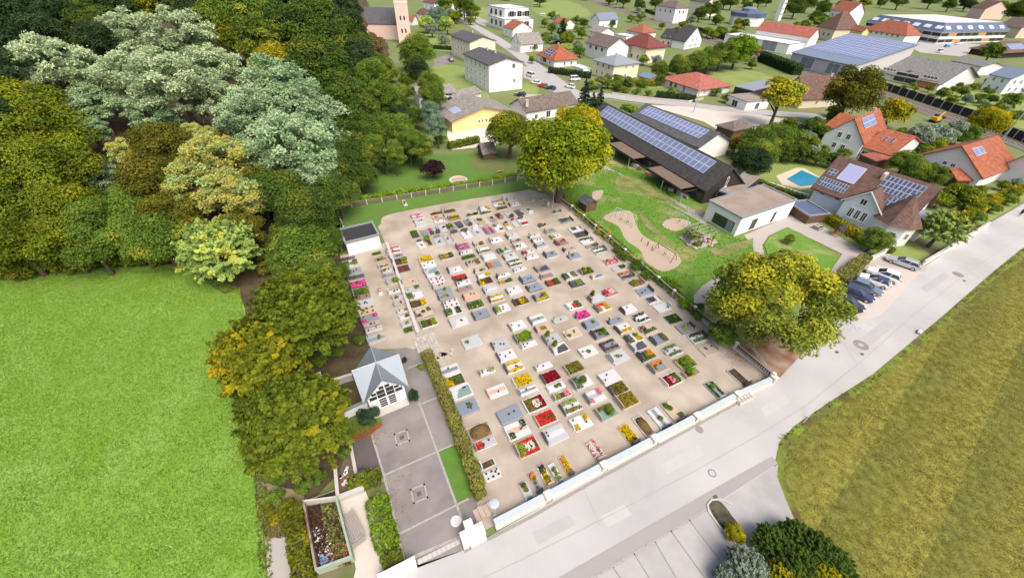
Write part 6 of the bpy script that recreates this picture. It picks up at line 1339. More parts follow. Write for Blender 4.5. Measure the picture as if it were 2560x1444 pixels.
# ---- the wood on the slope
T('feather', 'pale', [(135, 175, 92), (200, 210, 62), (330, 95, 72), (455, 100, 82), (345, 195, 82), (440, 215, 98), (540, 175, 66), (545, 255, 62)], 'pale silvery green feathery tree in the upper wood', 'pale_tree')
T('feather', 'palegreen', [(690, 235, 100), (760, 290, 95), (640, 300, 85), (720, 370, 100), (815, 350, 65), (830, 400, 60), (780, 440, 70), (620, 390, 60), (235, 260, 55), (225, 330, 42), (235, 440, 50), (180, 465, 38), (380, 290, 60)], 'blue-green feathery tree in the wood behind the shed', 'pale_tree')
T('feather', 'lemon', [(480, 345, 42), (530, 350, 40), (540, 410, 85), (500, 465, 75), (590, 490, 80), (330, 385, 48)], 'lemon tinted feathery tree in the lower wood', 'lemon_tree')
T('broad', 'yellow', [(685, 165, 58)], 'bright yellow rounded treetop in the middle of the wood', 'yellow_tree')
T('broad', 'brown', [(400, 370, 70), (390, 450, 75), (440, 540, 70), (600, 580, 55), (640, 470, 60)], 'brownish olive tree between the lemon tinted ones', 'brown_tree')
T('broad', 'olive', [(60, 270, 85), (110, 340, 100), (50, 400, 95), (140, 420, 90), (70, 500, 90), (180, 520, 80), (30, 600, 80), (150, 600, 75)], 'yellowish olive tree at the left edge of the wood', 'olive_tree')
T('broad', 'mid', [(270, 560, 80), (330, 590, 70), (230, 620, 60), (400, 600, 70), (320, 510, 60)], 'green tree at the foot of the wood by the meadow', 'green_tree')
T('near', 'lime', [(552, 628, 98)], 'light green low tree standing out onto the meadow', 'light_green_tree', zr=0.8)
T('small', 'silver', [(460, 600, 30)], 'pale silvery sapling at the meadow edge', 'sapling')
T('broad', 'dark', [(700, 480, 75), (760, 520, 70), (840, 480, 55), (870, 400, 60), (880, 330, 65), (860, 250, 75), (800, 170, 80), (850, 120, 75), (740, 90, 80), (680, 60, 70), (790, 60, 70), (910, 440, 38), (60, 200, 70), (250, 60, 60), (200, 90, 60)], 'dark green broad tree on the slope of the wood', 'dark_tree')
T('tall', 'mid', [(620, 55, 60), (640, 110, 55), (560, 60, 55), (900, 260, 45), (930, 200, 45), (960, 250, 42), (500, 30, 55)], 'tall mid green tree at the top of the wood', 'tall_tree')
T('broad', 'olive', [(360, 20, 65), (600, 100, 55), (640, 20, 60), (170, 30, 60)], 'olive treetop at the upper edge of the wood', 'olive_tree')
T('tall', 'deep', [(30, 60, 60), (90, 30, 60), (110, 110, 60), (220, 10, 55), (290, 30, 55), (430, 10, 55), (560, 0, 55), (720, 10, 55), (840, 40, 55), (20, 140, 60), (880, 90, 50), (900, 160, 50), (870, 20, 40), (260, 120, 50), (150, 60, 55), (500, 60, 50), (800, 0, 45), (-40, 60, 70), (-40, 200, 80), (-40, 330, 90), (-50, 470, 90)], 'deep green shadowy tree high in the wood', 'deep_green_tree')
T('tall', 'mid', [(960, 330, 40), (1000, 330, 38), (1020, 360, 32), (985, 385, 30), (940, 375, 34)], 'green tree in the thicket beside the garden lawn', 'green_tree')
T('tall', 'dark', [(905, 350, 40), (890, 415, 36), (1050, 370, 26), (960, 395, 24), (925, 395, 26)], 'dark tree in the thicket behind the hedge column', 'dark_tree')
T('broad', 'mid', [(1040, 130, 48)], 'round green tree beside the apartment lawn', 'green_tree', group='village trees')
T('tall', 'bluegreen', [(1075, 285, 26), (1092, 318, 28)], 'pale green upright tree beside the yellow house', 'pale_tree', group='village trees')
T('column', 'tan', [(908, 70, 13), (945, 125, 20), (930, 110, 14)], 'tan autumn birch at the end of the wood', 'birch_tree')
T('broad', 'bluegreen', [(945, 50, 32), (1095, 45, 28)], 'blue-green tree near the church', 'bluegreen_tree', group='village trees')
T('small', 'lime', [(1067, 60, 22), (1118, 64, 22), (1415, 120, 14)], 'yellow-green small tree on a village lawn', 'small_tree', group='village trees')
T('column', 'hedge', [(922, 448, 9)], 'slim clipped conifer column at the edge of the garden lawn', 'clipped_conifer', group='garden shrubs')
T('shrub', 'olive', [(20, 672, 34), (90, 668, 32), (160, 662, 30), (225, 656, 30), (290, 650, 30), (350, 648, 28), (410, 645, 28), (-40, 670, 34), (60, 650, 34), (130, 645, 34)], 'olive undergrowth bush along the foot of the wood', 'edge_bush', group='bushes at the foot of the wood', cat='shrub')
T('shrub', 'brown', [(460, 640, 22), (640, 640, 24), (670, 670, 24), (690, 620, 28), (50, 690, 22), (190, 672, 20)], 'brownish bush at the foot of the wood', 'edge_bush', group='bushes at the foot of the wood', cat='shrub')
# ---- tree belt beside the cemetery
T('near', 'hornbeam', [(765, 790, 138)], 'large olive green hornbeam west of the chapel', 'hornbeam', group='hornbeams beside the meadow', zr=1.15)
T('near', 'autumn', [(655, 890, 122)], 'orange tinged hornbeam leaning over the meadow', 'hornbeam', group='hornbeams beside the meadow', zr=1.15)
T('near', 'hornbeam', [(745, 1060, 145)], 'dark olive hornbeam beside the courtyard corner', 'hornbeam', group='hornbeams beside the meadow', zr=1.15)
T('near', 'hornbeam', [(660, 1010, 70), (620, 980, 40)], 'brownish young hornbeam on the meadow side', 'hornbeam', group='hornbeams beside the meadow', zr=1.1)
T('broad', 'mid', [(760, 625, 72), (720, 650, 50), (800, 690, 50), (830, 735, 42), (700, 720, 40)], 'green tree between wood and shed', 'green_tree', group='trees beside the cemetery')
T('broad', 'dark', [(770, 555, 62), (830, 600, 35), (730, 590, 50), (850, 680, 25)], 'dark tree in the gap beside the black roofed shed', 'dark_tree', group='trees beside the cemetery')
T('small', 'fresh', [(845, 770, 28), (870, 800, 22)], 'fresh green shrub tree along the left grave row', 'small_tree', group='trees beside the cemetery')
T('shrub', 'mid', [(860, 740, 16), (880, 790, 16), (900, 850, 14), (800, 900, 22), (840, 880, 18), (830, 1105, 18), (860, 1130, 16), (700, 1190, 22), (760, 1215, 20), (800, 1190, 18), (850, 1075, 14), (650, 1120, 20), (690, 1240, 20)], 'green undergrowth bush below the hornbeams', 'undergrowth_bush', group='bushes below the hornbeams', cat='shrub')
# ---- cemetery and kindergarten trees
T('walnut', 'walnut', [(1408, 392, 126)], 'huge yellow-green walnut tree at the top corner of the cemetery', 'walnut_tree', group='large trees', zr=0.98, stretch=0.92)
T('walnut', 'gold', [(1440, 320, 68)], 'golden treetop joined behind the huge walnut', 'walnut_tree', group='large trees', zr=1.2)
T('broad', 'olive', [(1275, 332, 58)], 'olive gold tree beside the wooden garden hut', 'gold_tree', group='large trees', zr=1.15)
T('weep', 'willow', [(1942, 755, 158)], 'billowing yellow willow beside the parked cars', 'willow_tree', group='large trees', zr=0.8, stretch=0.9)
T('small', 'mid', [(1805, 835, 34)], 'green tree against the near side of the willow', 'green_tree', group='large trees', zr=0.9)
T('near', 'dark', [(1925, 1352, 44), (1985, 1338, 42), (2035, 1372, 50), (2085, 1405, 46), (1985, 1408, 56), (2110, 1450, 40)], 'dark green bush tree at the foot of the picture', 'green_tree', group='bushes on the parking island', zr=0.85)
T('near', 'silver', [(1862, 1418, 52), (1815, 1448, 36), (1905, 1440, 34)], 'silvery green bush on the parking island', 'silver_bush', group='bushes on the parking island', zr=0.7)
T('near', 'gold', [(2060, 1455, 50), (1960, 1455, 50)], 'yellowish bush at the bottom edge', 'gold_bush', group='bushes on the parking island', zr=0.7)
T('small', 'gold', [(1838, 1330, 26)], 'round yellow-green ornamental grass on the parking island', 'ornamental_grass', group='bushes on the parking island', zr=0.6, cat='shrub')
# ---- village trees
T('small', 'yellow', [(1958, 238, 50)], 'bright yellow maple on the plaza', 'maple_tree', group='village trees', zr=1.5)
T('small', 'yellow', [(2232, 282, 40)], 'bright yellow tree behind the orange roofed house', 'maple_tree', group='village trees')
T('broad', 'brown', [(2130, 235, 64)], 'big dark olive tree beside the railway', 'dark_tree', group='village trees', zr=1.3, stretch=1.15)
T('broad', 'mid', [(1700, 165, 30), (1740, 155, 30), (1772, 150, 32), (1805, 140, 36), (1650, 175, 22)], 'green garden tree behind the red roofed bungalow', 'garden_tree', group='village trees')
T('broad', 'fresh', [(1845, 128, 42)], 'fresh green tree beside the white hall', 'garden_tree', group='village trees')
T('small', 'tan', [(1880, 130, 22)], 'orange tan tree at the railway hedge', 'garden_tree', group='village trees')
T('broad', 'mid', [(1895, 360, 48), (1935, 345, 42), (1905, 385, 42)], 'green tree between black hall and pool garden', 'garden_tree', group='village trees')
T('broad', 'deep', [(1880, 408, 46)], 'dark round tree beside the black hall', 'garden_tree', group='village trees')
T('small', 'rust', [(1840, 362, 26)], 'rust orange small tree at the black hall corner', 'garden_tree', group='village trees')
T('small', 'dark', [(1985, 345, 30), (2025, 325, 26), (2010, 385, 26), (2045, 395, 22), (2080, 400, 22), (1965, 385, 24)], 'dark shrub tree in the pool garden', 'garden_tree', group='village trees')
T('broad', 'gold', [(2470, 305, 42)], 'gold and green tree at the railway right', 'garden_tree', group='village trees')
T('broad', 'mid', [(2262, 408, 36), (2300, 430, 34), (2335, 440, 30)], 'green tree between villa and orange houses', 'garden_tree', group='village trees')
T('small', 'silver', [(2300, 345, 34), (2335, 335, 30), (2365, 340, 26), (2395, 325, 24)], 'grey-green shrub tree beside the orange houses', 'garden_tree', group='village trees')
T('small', 'olive', [(2390, 485, 32), (2425, 500, 30), (2350, 500, 24)], 'olive fruit tree in the villa garden', 'garden_tree', group='village trees')
T('spray', 'lime', [(2355, 575, 56)], 'pale yellow-green spreading tree at the villa corner', 'garden_tree', group='village trees', zr=0.9)
T('broad', 'mid', [(2188, 600, 36)], 'round green tree by the villa path', 'garden_tree', group='village trees', zr=0.95)
T('small', 'mid', [(1975, 598, 14)], 'little round tree on the island of lawn', 'small_tree', group='village trees', zr=1.0)
T('conifer', 'needle', [(1462, 232, 24), (1500, 250, 22), (1482, 255, 18)], 'dark spruce behind the big walnut', 'spruce_tree', group='spruces')
T('conifer', 'needle', [(1408, 68, 15), (1395, 88, 12)], 'dark spruce among the village houses', 'spruce_tree', group='spruces')
T('tall', 'mid', [(1110, 10, 22), (1140, 0, 20), (1170, 18, 18), (1160, 8, 20)], 'tree at the top edge behind the church', 'garden_tree', group='village trees')
T('broad', 'dark', [(1350, 0, 16), (1560, 0, 18), (1600, 14, 16), (1640, 8, 16), (1780, 25, 22), (1750, 35, 18), (1990, 20, 24), (2020, 8, 22), (2060, 22, 20), (2040, 45, 18), (2550, 30, 30), (2250, 2, 20), (2330, 0, 20), (2420, 2, 18), (1830, 5, 18), (1900, 2, 18)], 'far dark tree between the village roofs', 'far_tree', group='far trees')
T('small', 'mid', [(1380, 70, 14), (1420, 90, 14), (1455, 85, 13), (1335, 118, 10), (1365, 150, 10), (1330, 150, 9), (1530, 60, 10), (1480, 100, 10), (1450, 130, 14), (1500, 205, 14), (1545, 200, 16), (1575, 205, 14), (1610, 150, 14), (1650, 200, 14), (1690, 80, 12), (1770, 80, 14), (2270, 190, 14), (2480, 130, 24), (2530, 250, 22), (2410, 230, 14), (2450, 245, 14), (2500, 270, 16), (2360, 235, 16), (2380, 250, 14), (2540, 290, 18)], 'small garden tree among the village houses', 'garden_tree', group='village garden trees')
T('shrub', 'mid', [(1480, 215, 14), (1520, 212, 14), (1590, 232, 12), (1560, 228, 12), (1680, 232, 14), (1820, 248, 14), (1790, 232, 12), (1100, 350, 14), (1650, 182, 12), (1610, 210, 14), (2110, 385, 16), (2060, 375, 14), (2440, 545, 18), (2480, 520, 18), (2520, 500, 18), (1745, 610, 10)], 'rounded garden shrub in the village', 'garden_shrub', group='garden shrubs', cat='shrub')
T('shrub', 'olive', [(1500, 205, 12), (1540, 215, 12), (1620, 235, 10), (1840, 460, 10), (2140, 385, 10)], 'yellowish garden shrub in the village', 'garden_shrub', group='garden shrubs', cat='shrub')
T('shrub', 'purple', [(1083, 424, 27)], 'dark purple round bush on the garden lawn', 'purple_bush', group='garden shrubs', cat='shrub', zr=0.85)
T('shrub', 'needle', [(922, 1040, 26)], 'dark clipped evergreen left of the chapel door', 'evergreen_bush', group='chapel bushes', cat='shrub', zr=0.8)
T('column', 'needle', [(1034, 990, 13)], 'dark ivy column right of the chapel front', 'evergreen_bush', group='chapel bushes', cat='shrub', zr=1.9)
T('shrub', 'needle', [(1012, 900, 8)], 'dark bush behind the chapel roof', 'evergreen_bush', group='chapel bushes', cat='shrub')
T('shrub', 'fresh', [(1052, 918, 9), (1690, 712, 16), (1715, 760, 16), (1670, 700, 12)], 'fresh green leafy bush by the cemetery edge', 'leafy_bush', group='edge shrubs', cat='shrub')
T('shrub', 'dark', [(1560, 640, 15), (1590, 665, 16), (1615, 690, 14), (1545, 625, 12), (1745, 770, 16), (1480, 560, 9)], 'dark bush growing over the east fence', 'fence_bush', group='edge shrubs', cat='shrub')
T('shrub', 'gold', [(1415, 503, 8), (1432, 520, 9), (1450, 535, 9), (1472, 553, 9), (1500, 580, 10), (1518, 590, 11), (1535, 607, 9), (1625, 673, 10), (1570, 630, 9)], 'clipped yellow-green ball along the playground fence', 'clipped_ball', group='clipped balls by the fence', cat='shrub')
# ---- hedges
hedge(None, None, 1.25, 1.25, 'hedge', 'long clipped olive hedge between courtyard and graves', dens=95, ls=0.1, pts=[(1068, 890), (1098, 958), (1138, 1060), (1176, 1165), (1196, 1225)])
hedge((1186, 1238), (1208, 1226), 1.3, 1.1, 'hedge', 'rounded end clump of the long olive hedge', dens=95, ls=0.1)
hedge(None, None, 1.9, 0.8, 'fresh', 'bright green leafy hedge beside the courtyard', dens=70, ls=0.13, pts=[(944, 1250), (958, 1320), (974, 1372)])
hedge((978, 1385), (992, 1434), 1.7, 0.7, 'olive', 'brownish end of the hedge by the gate', dens=70, ls=0.12)
hedge((878, 1212), (950, 1196), 1.3, 1.0, 'olive', 'dark olive shrubs at the courtyard corner', dens=70, ls=0.13)
hedge(None, None, 1.5, 1.4, 'autumn', 'autumn tinted hedge along the compost bay', dens=70, ls=0.14, pts=[(742, 1280), (752, 1350), (768, 1460)])
hedge(None, None, 1.0, 1.0, 'fresh', 'leafy green hedge behind the slat fence', dens=45, ls=0.16, pts=[(905, 502), (1000, 486), (1100, 474), (1200, 458), (1290, 443)])
hedge(None, None, 0.9, 1.0, 'mid', 'green hedge along the playground side of the east fence', dens=45, ls=0.15, pts=[(1400, 495), (1450, 540), (1530, 606), (1600, 668), (1690, 742), (1750, 800)])
hedge((2092, 704), (2158, 652), 1.7, 1.3, 'hedge', 'dry brown-green hedge beside the parked cars', dens=60, ls=0.13)
hedge((2066, 552), (2150, 600), 1.8, 1.6, 'gold', 'yellow-green hedge below the villa', dens=45, ls=0.16)
hedge((2150, 602), (2188, 622), 1.8, 1.4, 'mid', 'green hedge at the villa path', dens=45, ls=0.16)
hedge(None, None, 1.8, 1.6, 'gold', 'yellow-green hedge along the road beyond the villa', dens=35, ls=0.18, pts=[(2405, 552), (2470, 515), (2560, 470), (2640, 430)])
hedge((1372, 182), (1475, 196), 2.0, 2.2, 'deep', 'dark hedge before the solar roofed house', dens=22, ls=0.25)
hedge((1640, 243), (1735, 254), 1.8, 2.0, 'deep', 'dark hedge before the red roofed bungalow', dens=22, ls=0.25)
hedge((1545, 212), (1640, 216), 2.0, 1.6, 'olive', 'mixed shrub hedge beside the cube house', dens=22, ls=0.25)
hedge((1895, 150), (1990, 188), 4.0, 4.0, 'deep', 'high dark hedge along the railway', dens=14, ls=0.4)
hedge((1122, 372), (1196, 356), 1.6, 1.6, 'olive', 'clipped olive hedge below the yellow house', dens=30, ls=0.2)
hedge((1075, 122), (1140, 126), 1.6, 1.6, 'deep', 'dark hedge beside the farther apartment block', dens=16, ls=0.3)
hedge((1860, 445), (2010, 500), 1.0, 0.9, 'olive', 'low hedge along the pool garden wall', dens=35, ls=0.16)
hedge((1560, 270), (1600, 288), 3.0, 1.2, 'fresh', 'green shrubs between the two black halls', dens=22, ls=0.25)
hedge((2200, 618), (2225, 634), 1.4, 1.0, 'olive', 'small hedge by the silver car', dens=45, ls=0.15)

# ---- grass blades on the meadow and field (uncountable)
def blades(name, poly, n, h, wd, mat_, z=0.0, clump=1.0, label=None, holes=()):
    w_ = [g(*p) for p in poly]; xs = [p.x for p in w_]; ys = [p.y for p in w_]
    X = rng.uniform(min(xs), max(xs), n * 3); Y = rng.uniform(min(ys), max(ys), n * 3); ins = np.zeros(len(X), bool); k = len(w_)
    for i in range(k):
        a, b_ = w_[i], w_[(i + 1) % k]; c = ((a.y > Y) != (b_.y > Y)) & (X < (b_.x - a.x) * (Y - a.y) / (b_.y - a.y + 1e-9) + a.x); ins ^= c
    for hp in holes:
        hw = [g(*p) for p in hp]; hi = np.zeros(len(X), bool)
        for i in range(len(hw)):
            a, b_ = hw[i], hw[(i + 1) % len(hw)]; hi ^= ((a.y > Y) != (b_.y > Y)) & (X < (b_.x - a.x) * (Y - a.y) / (b_.y - a.y + 1e-9) + a.x)
        ins &= ~hi
    X, Y = X[ins][:n], Y[ins][:n]; n = len(X)
    cl = np.sin(X * 1.3 + np.sin(Y * .9) * 2) * np.sin(Y * 1.1 + np.cos(X * .7) * 2) * .32 + .5 + .22 * np.sin(X * .31 + 1.7 * np.sin(Y * .17)) * np.sin(Y * .37 + 1.3 * np.sin(X * .21))
    hh = h * rng.uniform(.5, 1.2, n) * (.55 + .8 * cl)
    P = np.stack([X, Y, z + hh * .45], 1); a = rng.random(n) * 6.283
    Nn = np.stack([np.cos(a), np.sin(a), rng.uniform(.3, 1.4, n)], 1)
    me = leaf_mesh(name, P, Nn, wd * rng.uniform(.6, 1.4, n) * (.7 + .6 * cl), np.clip(cl + rng.normal(size=n) * .2, 0, 1), rng.random(n), mat_, aspect=.45)
    o = link(name, me); o['kind'] = 'stuff'; o['category'] = 'grass'; o['label'] = label
    return o
LG = leafmat('grass_meadow', (0.11, 0.235, 0.018), (0.35, 0.50, 0.10), None, trans=.3, objvar=0)
LF = leafmat('grass_field', (0.165, 0.165, 0.026), (0.255, 0.235, 0.045), None, trans=.3, objvar=0)
LL = leafmat('grass_lawn', (0.08, 0.20, 0.012), (0.18, 0.32, 0.035), None, trans=.3, objvar=0)
blades('meadow_grass', [(-100, 700), (200, 675), (440, 672), (600, 720), (612, 800), (630, 900), (630, 1150), (650, 1300), (660, 1460), (-100, 1460)], 170000, .16, .08, LG, label='short bright green meadow grass left of the trees')
blades('field_grass', [(2600, 620), (2480, 700), (2370, 798), (2200, 948), (2070, 1030), (1990, 1080), (1955, 1120), (1945, 1180), (1970, 1250), (2010, 1330), (2060, 1460), (2600, 1460)], 130000, .07, .05, LF, label='mown yellowish grass of the field beyond the road')
blades('verge_growth', [(2560, 630), (2480, 698), (2370, 795), (2200, 945), (2070, 1024), (1990, 1076), (1950, 1120), (1940, 1105), (1985, 1062), (2060, 1012), (2200, 930), (2370, 782), (2480, 684), (2560, 618)], 9000, .3, .16, leafmat('grass_verge', (0.08, 0.15, 0.014), (0.24, 0.32, 0.04), None, objvar=0), label='tall green verge grass along the road edge')
blades('lawn_grass', [(1400, 480), (1530, 410), (1600, 430), (1760, 540), (1840, 595), (1880, 600), (1910, 645), (2070, 645), (1900, 790), (1760, 800), (1600, 690), (1440, 545)], 30000, .07, .09, LL, label='short grass of the playground lawn', holes=([(1506, 545), (1535, 528), (1577, 526), (1590, 550), (1604, 580), (1628, 599), (1683, 623), (1706, 650), (1692, 670), (1655, 681), (1612, 657), (1597, 627), (1562, 602), (1542, 567)], [(1652, 562), (1680, 543), (1731, 556), (1690, 581)], [(1480, 478), (1510, 474), (1502, 498), (1482, 502)], [(1690, 590), (1745, 565), (1805, 595), (1750, 632)], [(1885, 600), (1915, 600), (1915, 670), (1890, 670)], [(1735, 690), (1800, 690), (1770, 780), (1735, 775)]))
blades('verge_weeds', [(655, 1290), (735, 1270), (740, 1330), (700, 1345), (660, 1340)], 2500, .2, .12, leafmat('grass_dry', (0.16, 0.13, 0.05), (0.36, 0.29, 0.13), None, objvar=0), label='dry grass patch by the side path')
# ---- gardens: more trees and shrubs between the houses
def scatter(poly, n, kinds, label, group, rr, name='garden_tree', cat='tree'):
    k = len(poly); done = 0; xs = [p[0] for p in poly]; ys = [p[1] for p in poly]
    while done < n:
        x, y = random.uniform(min(xs), max(xs)), random.uniform(min(ys), max(ys)); ins = False
        for i in range(k):
            a, b_ = poly[i], poly[(i + 1) % k]
            if (a[1] > y) != (b_[1] > y) and x < (b_[0] - a[0]) * (y - a[1]) / (b_[1] - a[1]) + a[0]: ins = not ins
        if not ins: continue
        kd, lf = random.choice(kinds); tree(kd, lf, x, y, random.uniform(*rr), label, name=name, group=group, cat=cat); done += 1
MIX = [('small', 'mid'), ('small', 'dark'), ('shrub', 'olive'), ('small', 'olive'), ('shrub', 'mid'), ('small', 'silver')]
scatter([(2240, 330), (2400, 300), (2440, 330), (2330, 385), (2260, 370)], 14, MIX, 'shrub tree in the thicket between orange houses and railway', 'thicket trees', (13, 24))
scatter([(2270, 400), (2330, 390), (2340, 440), (2300, 450)], 5, MIX, 'shrub tree between the villa and the right orange house', 'thicket trees', (14, 24))
scatter([(2380, 215), (2560, 200), (2560, 300), (2470, 290), (2400, 260)], 16, MIX, 'shrub tree in the gardens beyond the noise barrier', 'far garden trees', (7, 15))
scatter([(1965, 310), (2060, 300), (2070, 350), (2050, 410), (1985, 400), (1960, 350)], 12, MIX, 'shrub tree between pool garden and plaza', 'pool garden trees', (13, 24))
scatter([(1490, 196), (1650, 205), (1640, 235), (1480, 222)], 12, MIX, 'shrub around the cube house garden', 'cube house shrubs', (6, 12))
scatter([(1640, 150), (1860, 120), (1900, 165), (1750, 175), (1640, 195)], 14, MIX, 'garden tree on the lawn behind the bungalow', 'bungalow garden trees', (10, 20))
scatter([(1330, 85), (1470, 70), (1480, 120), (1450, 135), (1370, 110)], 12, MIX, 'garden tree among the middle houses', 'middle garden trees', (7, 14))
scatter([(1560, 20), (1760, 30), (1760, 60), (1640, 70), (1560, 50)], 12, MIX, 'tree beside the railway houses', 'railway side trees', (7, 13))
scatter([(1040, 30), (1200, 20), (1240, 70), (1130, 70), (1060, 80)], 12, MIX, 'tree near the church green', 'church green trees', (9, 18))
scatter([(2430, 480), (2560, 440), (2560, 480), (2420, 540), (2390, 520)], 10, MIX, 'shrub behind the road hedge', 'road hedge shrubs', (10, 18))
scatter([(1960, 60), (2060, 30), (2110, 50), (2040, 80), (1980, 75)], 8, MIX, 'tree around the slim tower', 'tower trees', (9, 16))
scatter([(1770, 60), (1830, 75), (1900, 140), (1830, 105)], 7, MIX, 'tree beside the white hall', 'hall side trees', (8, 14))
scatter([(2060, 300), (2080, 270), (2110, 285), (2090, 310)], 4, MIX, 'shrub below the big olive tree', 'railway shrubs', (12, 20))
scatter([(880, 330), (1010, 300), (1060, 340), (1050, 380), (930, 390)], 12, [('tall', 'mid'), ('tall', 'dark'), ('broad', 'mid'), ('broad', 'dark')], 'tree of the thicket above the garden lawn', 'thicket above the lawn', (22, 36))
scatter([(690, 560), (830, 560), (850, 640), (830, 700), (720, 700)], 8, [('broad', 'mid'), ('broad', 'dark'), ('spray', 'mid')], 'tree of the belt between wood and graves', 'belt trees', (30, 45))
# ---- fallen leaves
def litter(name, cx, cy, rx, ry, n, m_, label):
    X = rng.normal(size=n) * rx * .5 + cx; Y = rng.normal(size=n) * ry * .5 + cy; P = np.array([tuple(g(x, y)) for x, y in zip(X, Y)]); P[:, 2] = .06
    o = link(name, leaf_mesh(name, P, np.array([0, 0, 1.0]) + rng.normal(size=(n, 3)) * .25, .05 * rng.uniform(.6, 1.5, n), rng.random(n), rng.random(n), m_)); o['kind'] = 'stuff'; o['category'] = 'leaves'; o['label'] = label
LT = leafmat('litter_leaves', (.12, .055, .02), (.36, .2, .06), None, objvar=0)
litter('fallen_leaves', 1870, 880, 60, 30, 1500, LT, 'brown fallen leaves under the willow by the cemetery corner')
litter('fallen_leaves', 1400, 500, 60, 16, 700, LT, 'fallen leaves below the huge walnut tree')
litter('fallen_leaves', 900, 1080, 60, 30, 900, LT, 'fallen leaves beside the chapel lawn')
litter('fallen_leaves', 985, 1250, 50, 120, 160, LT, 'scattered leaves across the courtyard asphalt')
litter('fallen_leaves', 2100, 800, 60, 40, 500, LT, 'fallen leaves on the road edge beside the willow')
scatter([(1480, -25), (2700, -15), (2700, 20), (2450, 25), (2300, 5), (2150, 12), (1980, 30), (1800, 20), (1480, 0)], 46, [('broad', 'dark'), ('broad', 'mid'), ('broad', 'deep'), ('small', 'olive')], 'far tree along the top edge of the village', 'trees at the top edge', (9, 17), name='far_tree')
scatter([(1030, -20), (1480, -25), (1480, 0), (1340, 0), (1200, -5), (1100, 10)], 16, [('broad', 'dark'), ('broad', 'mid'), ('small', 'bluegreen')], 'far tree behind the church and modern villa', 'trees behind the villa', (9, 16), name='far_tree')
scatter([(1700, 60), (1830, 40), (1900, 60), (1830, 75), (1760, 100)], 9, MIX, 'tree on the slope before the octagonal hall', 'octagon trees', (8, 14))
scatter([(2440, 60), (2600, 70), (2600, 110), (2520, 100), (2440, 90)], 9, MIX, 'tree right of the office building', 'office trees', (9, 17))
scatter([(1330, 40), (1480, 35), (1470, 65), (1350, 75)], 9, MIX, 'garden tree beside the pink roofed house', 'pink house trees', (6, 11))
scatter([(1085, 90), (1130, 85), (1150, 115), (1080, 125)], 4, MIX, 'shrub tree on the lawn of the far block', 'block trees', (8, 14))
scatter([(2210, 195), (2340, 225), (2330, 245), (2220, 215)], 6, MIX, 'shrub between workshop hall and noise barrier', 'barrier shrubs', (6, 10))
scatter([(940, 150), (1070, 140), (1100, 240), (1040, 300), (950, 300)], 14, [('tall', 'mid'), ('broad', 'dark'), ('broad', 'mid'), ('tall', 'deep')], 'tree of the wood end beside the barn', 'wood end trees', (20, 34))
blades('margin_weeds', [(628, 900), (655, 1100), (672, 1250), (684, 1460), (650, 1460), (640, 1250), (622, 1100), (612, 900)], 6000, .35, .17, leafmat('grass_margin', (0.09, 0.15, 0.02), (0.28, 0.33, 0.07), None, objvar=0), label='ragged weeds along the right margin of the meadow')
T('shrub', 'autumn', [(690, 1290, 20), (720, 1262, 18), (668, 1268, 14), (735, 1310, 12)], 'autumn bush at the dry patch by the side path', 'edge_bush', group='bushes by the side path', cat='shrub')
# ================================================================= vehicles
TYRE = mat('tyre', (0.018, 0.018, 0.019), 0.9, 0.2, 8); RIM = mat('rim', (0.5, 0.5, 0.52), 0.35, 0.1, 5, metal=0.7); CGLASS = mat('car_glass', (0.035, 0.045, 0.06), 0.06, 0.1, 1, spec=0.7)
HLAMP = mat('headlight_glass', (0.65, 0.67, 0.7), 0.1, 0.05, 3, spec=0.7); TLAMP = mat('tail_light_red', (0.35, 0.015, 0.012), 0.2, 0.1, 3, spec=0.6)
PAINT = {'silver': mat('paint_silver', (0.50, 0.51, 0.52), 0.28, 0.03, 1, metal=0.35, spec=0.6, coat=.5), 'white': mat('paint_white', (0.76, 0.76, 0.75), 0.3, 0.02, 1, spec=0.5, coat=.5), 'blue': mat('paint_dark_blue', (0.03, 0.045, 0.11), 0.25, 0.05, 1, metal=0.2, spec=0.6, coat=.6), 'steel': mat('paint_grey_blue', (0.20, 0.24, 0.31), 0.26, 0.04, 1, metal=0.4, spec=0.6, coat=.6),
         'black': mat('paint_black', (0.025, 0.025, 0.03), 0.22, 0.05, 1, spec=0.6, coat=.6), 'red': mat('paint_red', (0.5, 0.03, 0.03), 0.28, 0.04, 1, spec=0.5, coat=.5), 'lblue': mat('paint_light_blue', (0.10, 0.27, 0.5), 0.28, 0.04, 1, spec=0.5), 'green': mat('paint_green', (0.12, 0.18, 0.10), 0.4, 0.1, 1)}
WHEEL = {}
def wheel_mesh():
    if not WHEEL:
        b = MB(); b.tube((0, -.11, 0), (0, .11, 0), .33, .33, 16); WHEEL['t'] = b.mesh('tyre', TYRE)
        b = MB(); b.tube((0, -.118, 0), (0, .118, 0), .21, .21, 10); WHEEL['r'] = b.mesh('rim', RIM)
    return WHEEL
CARS = {}
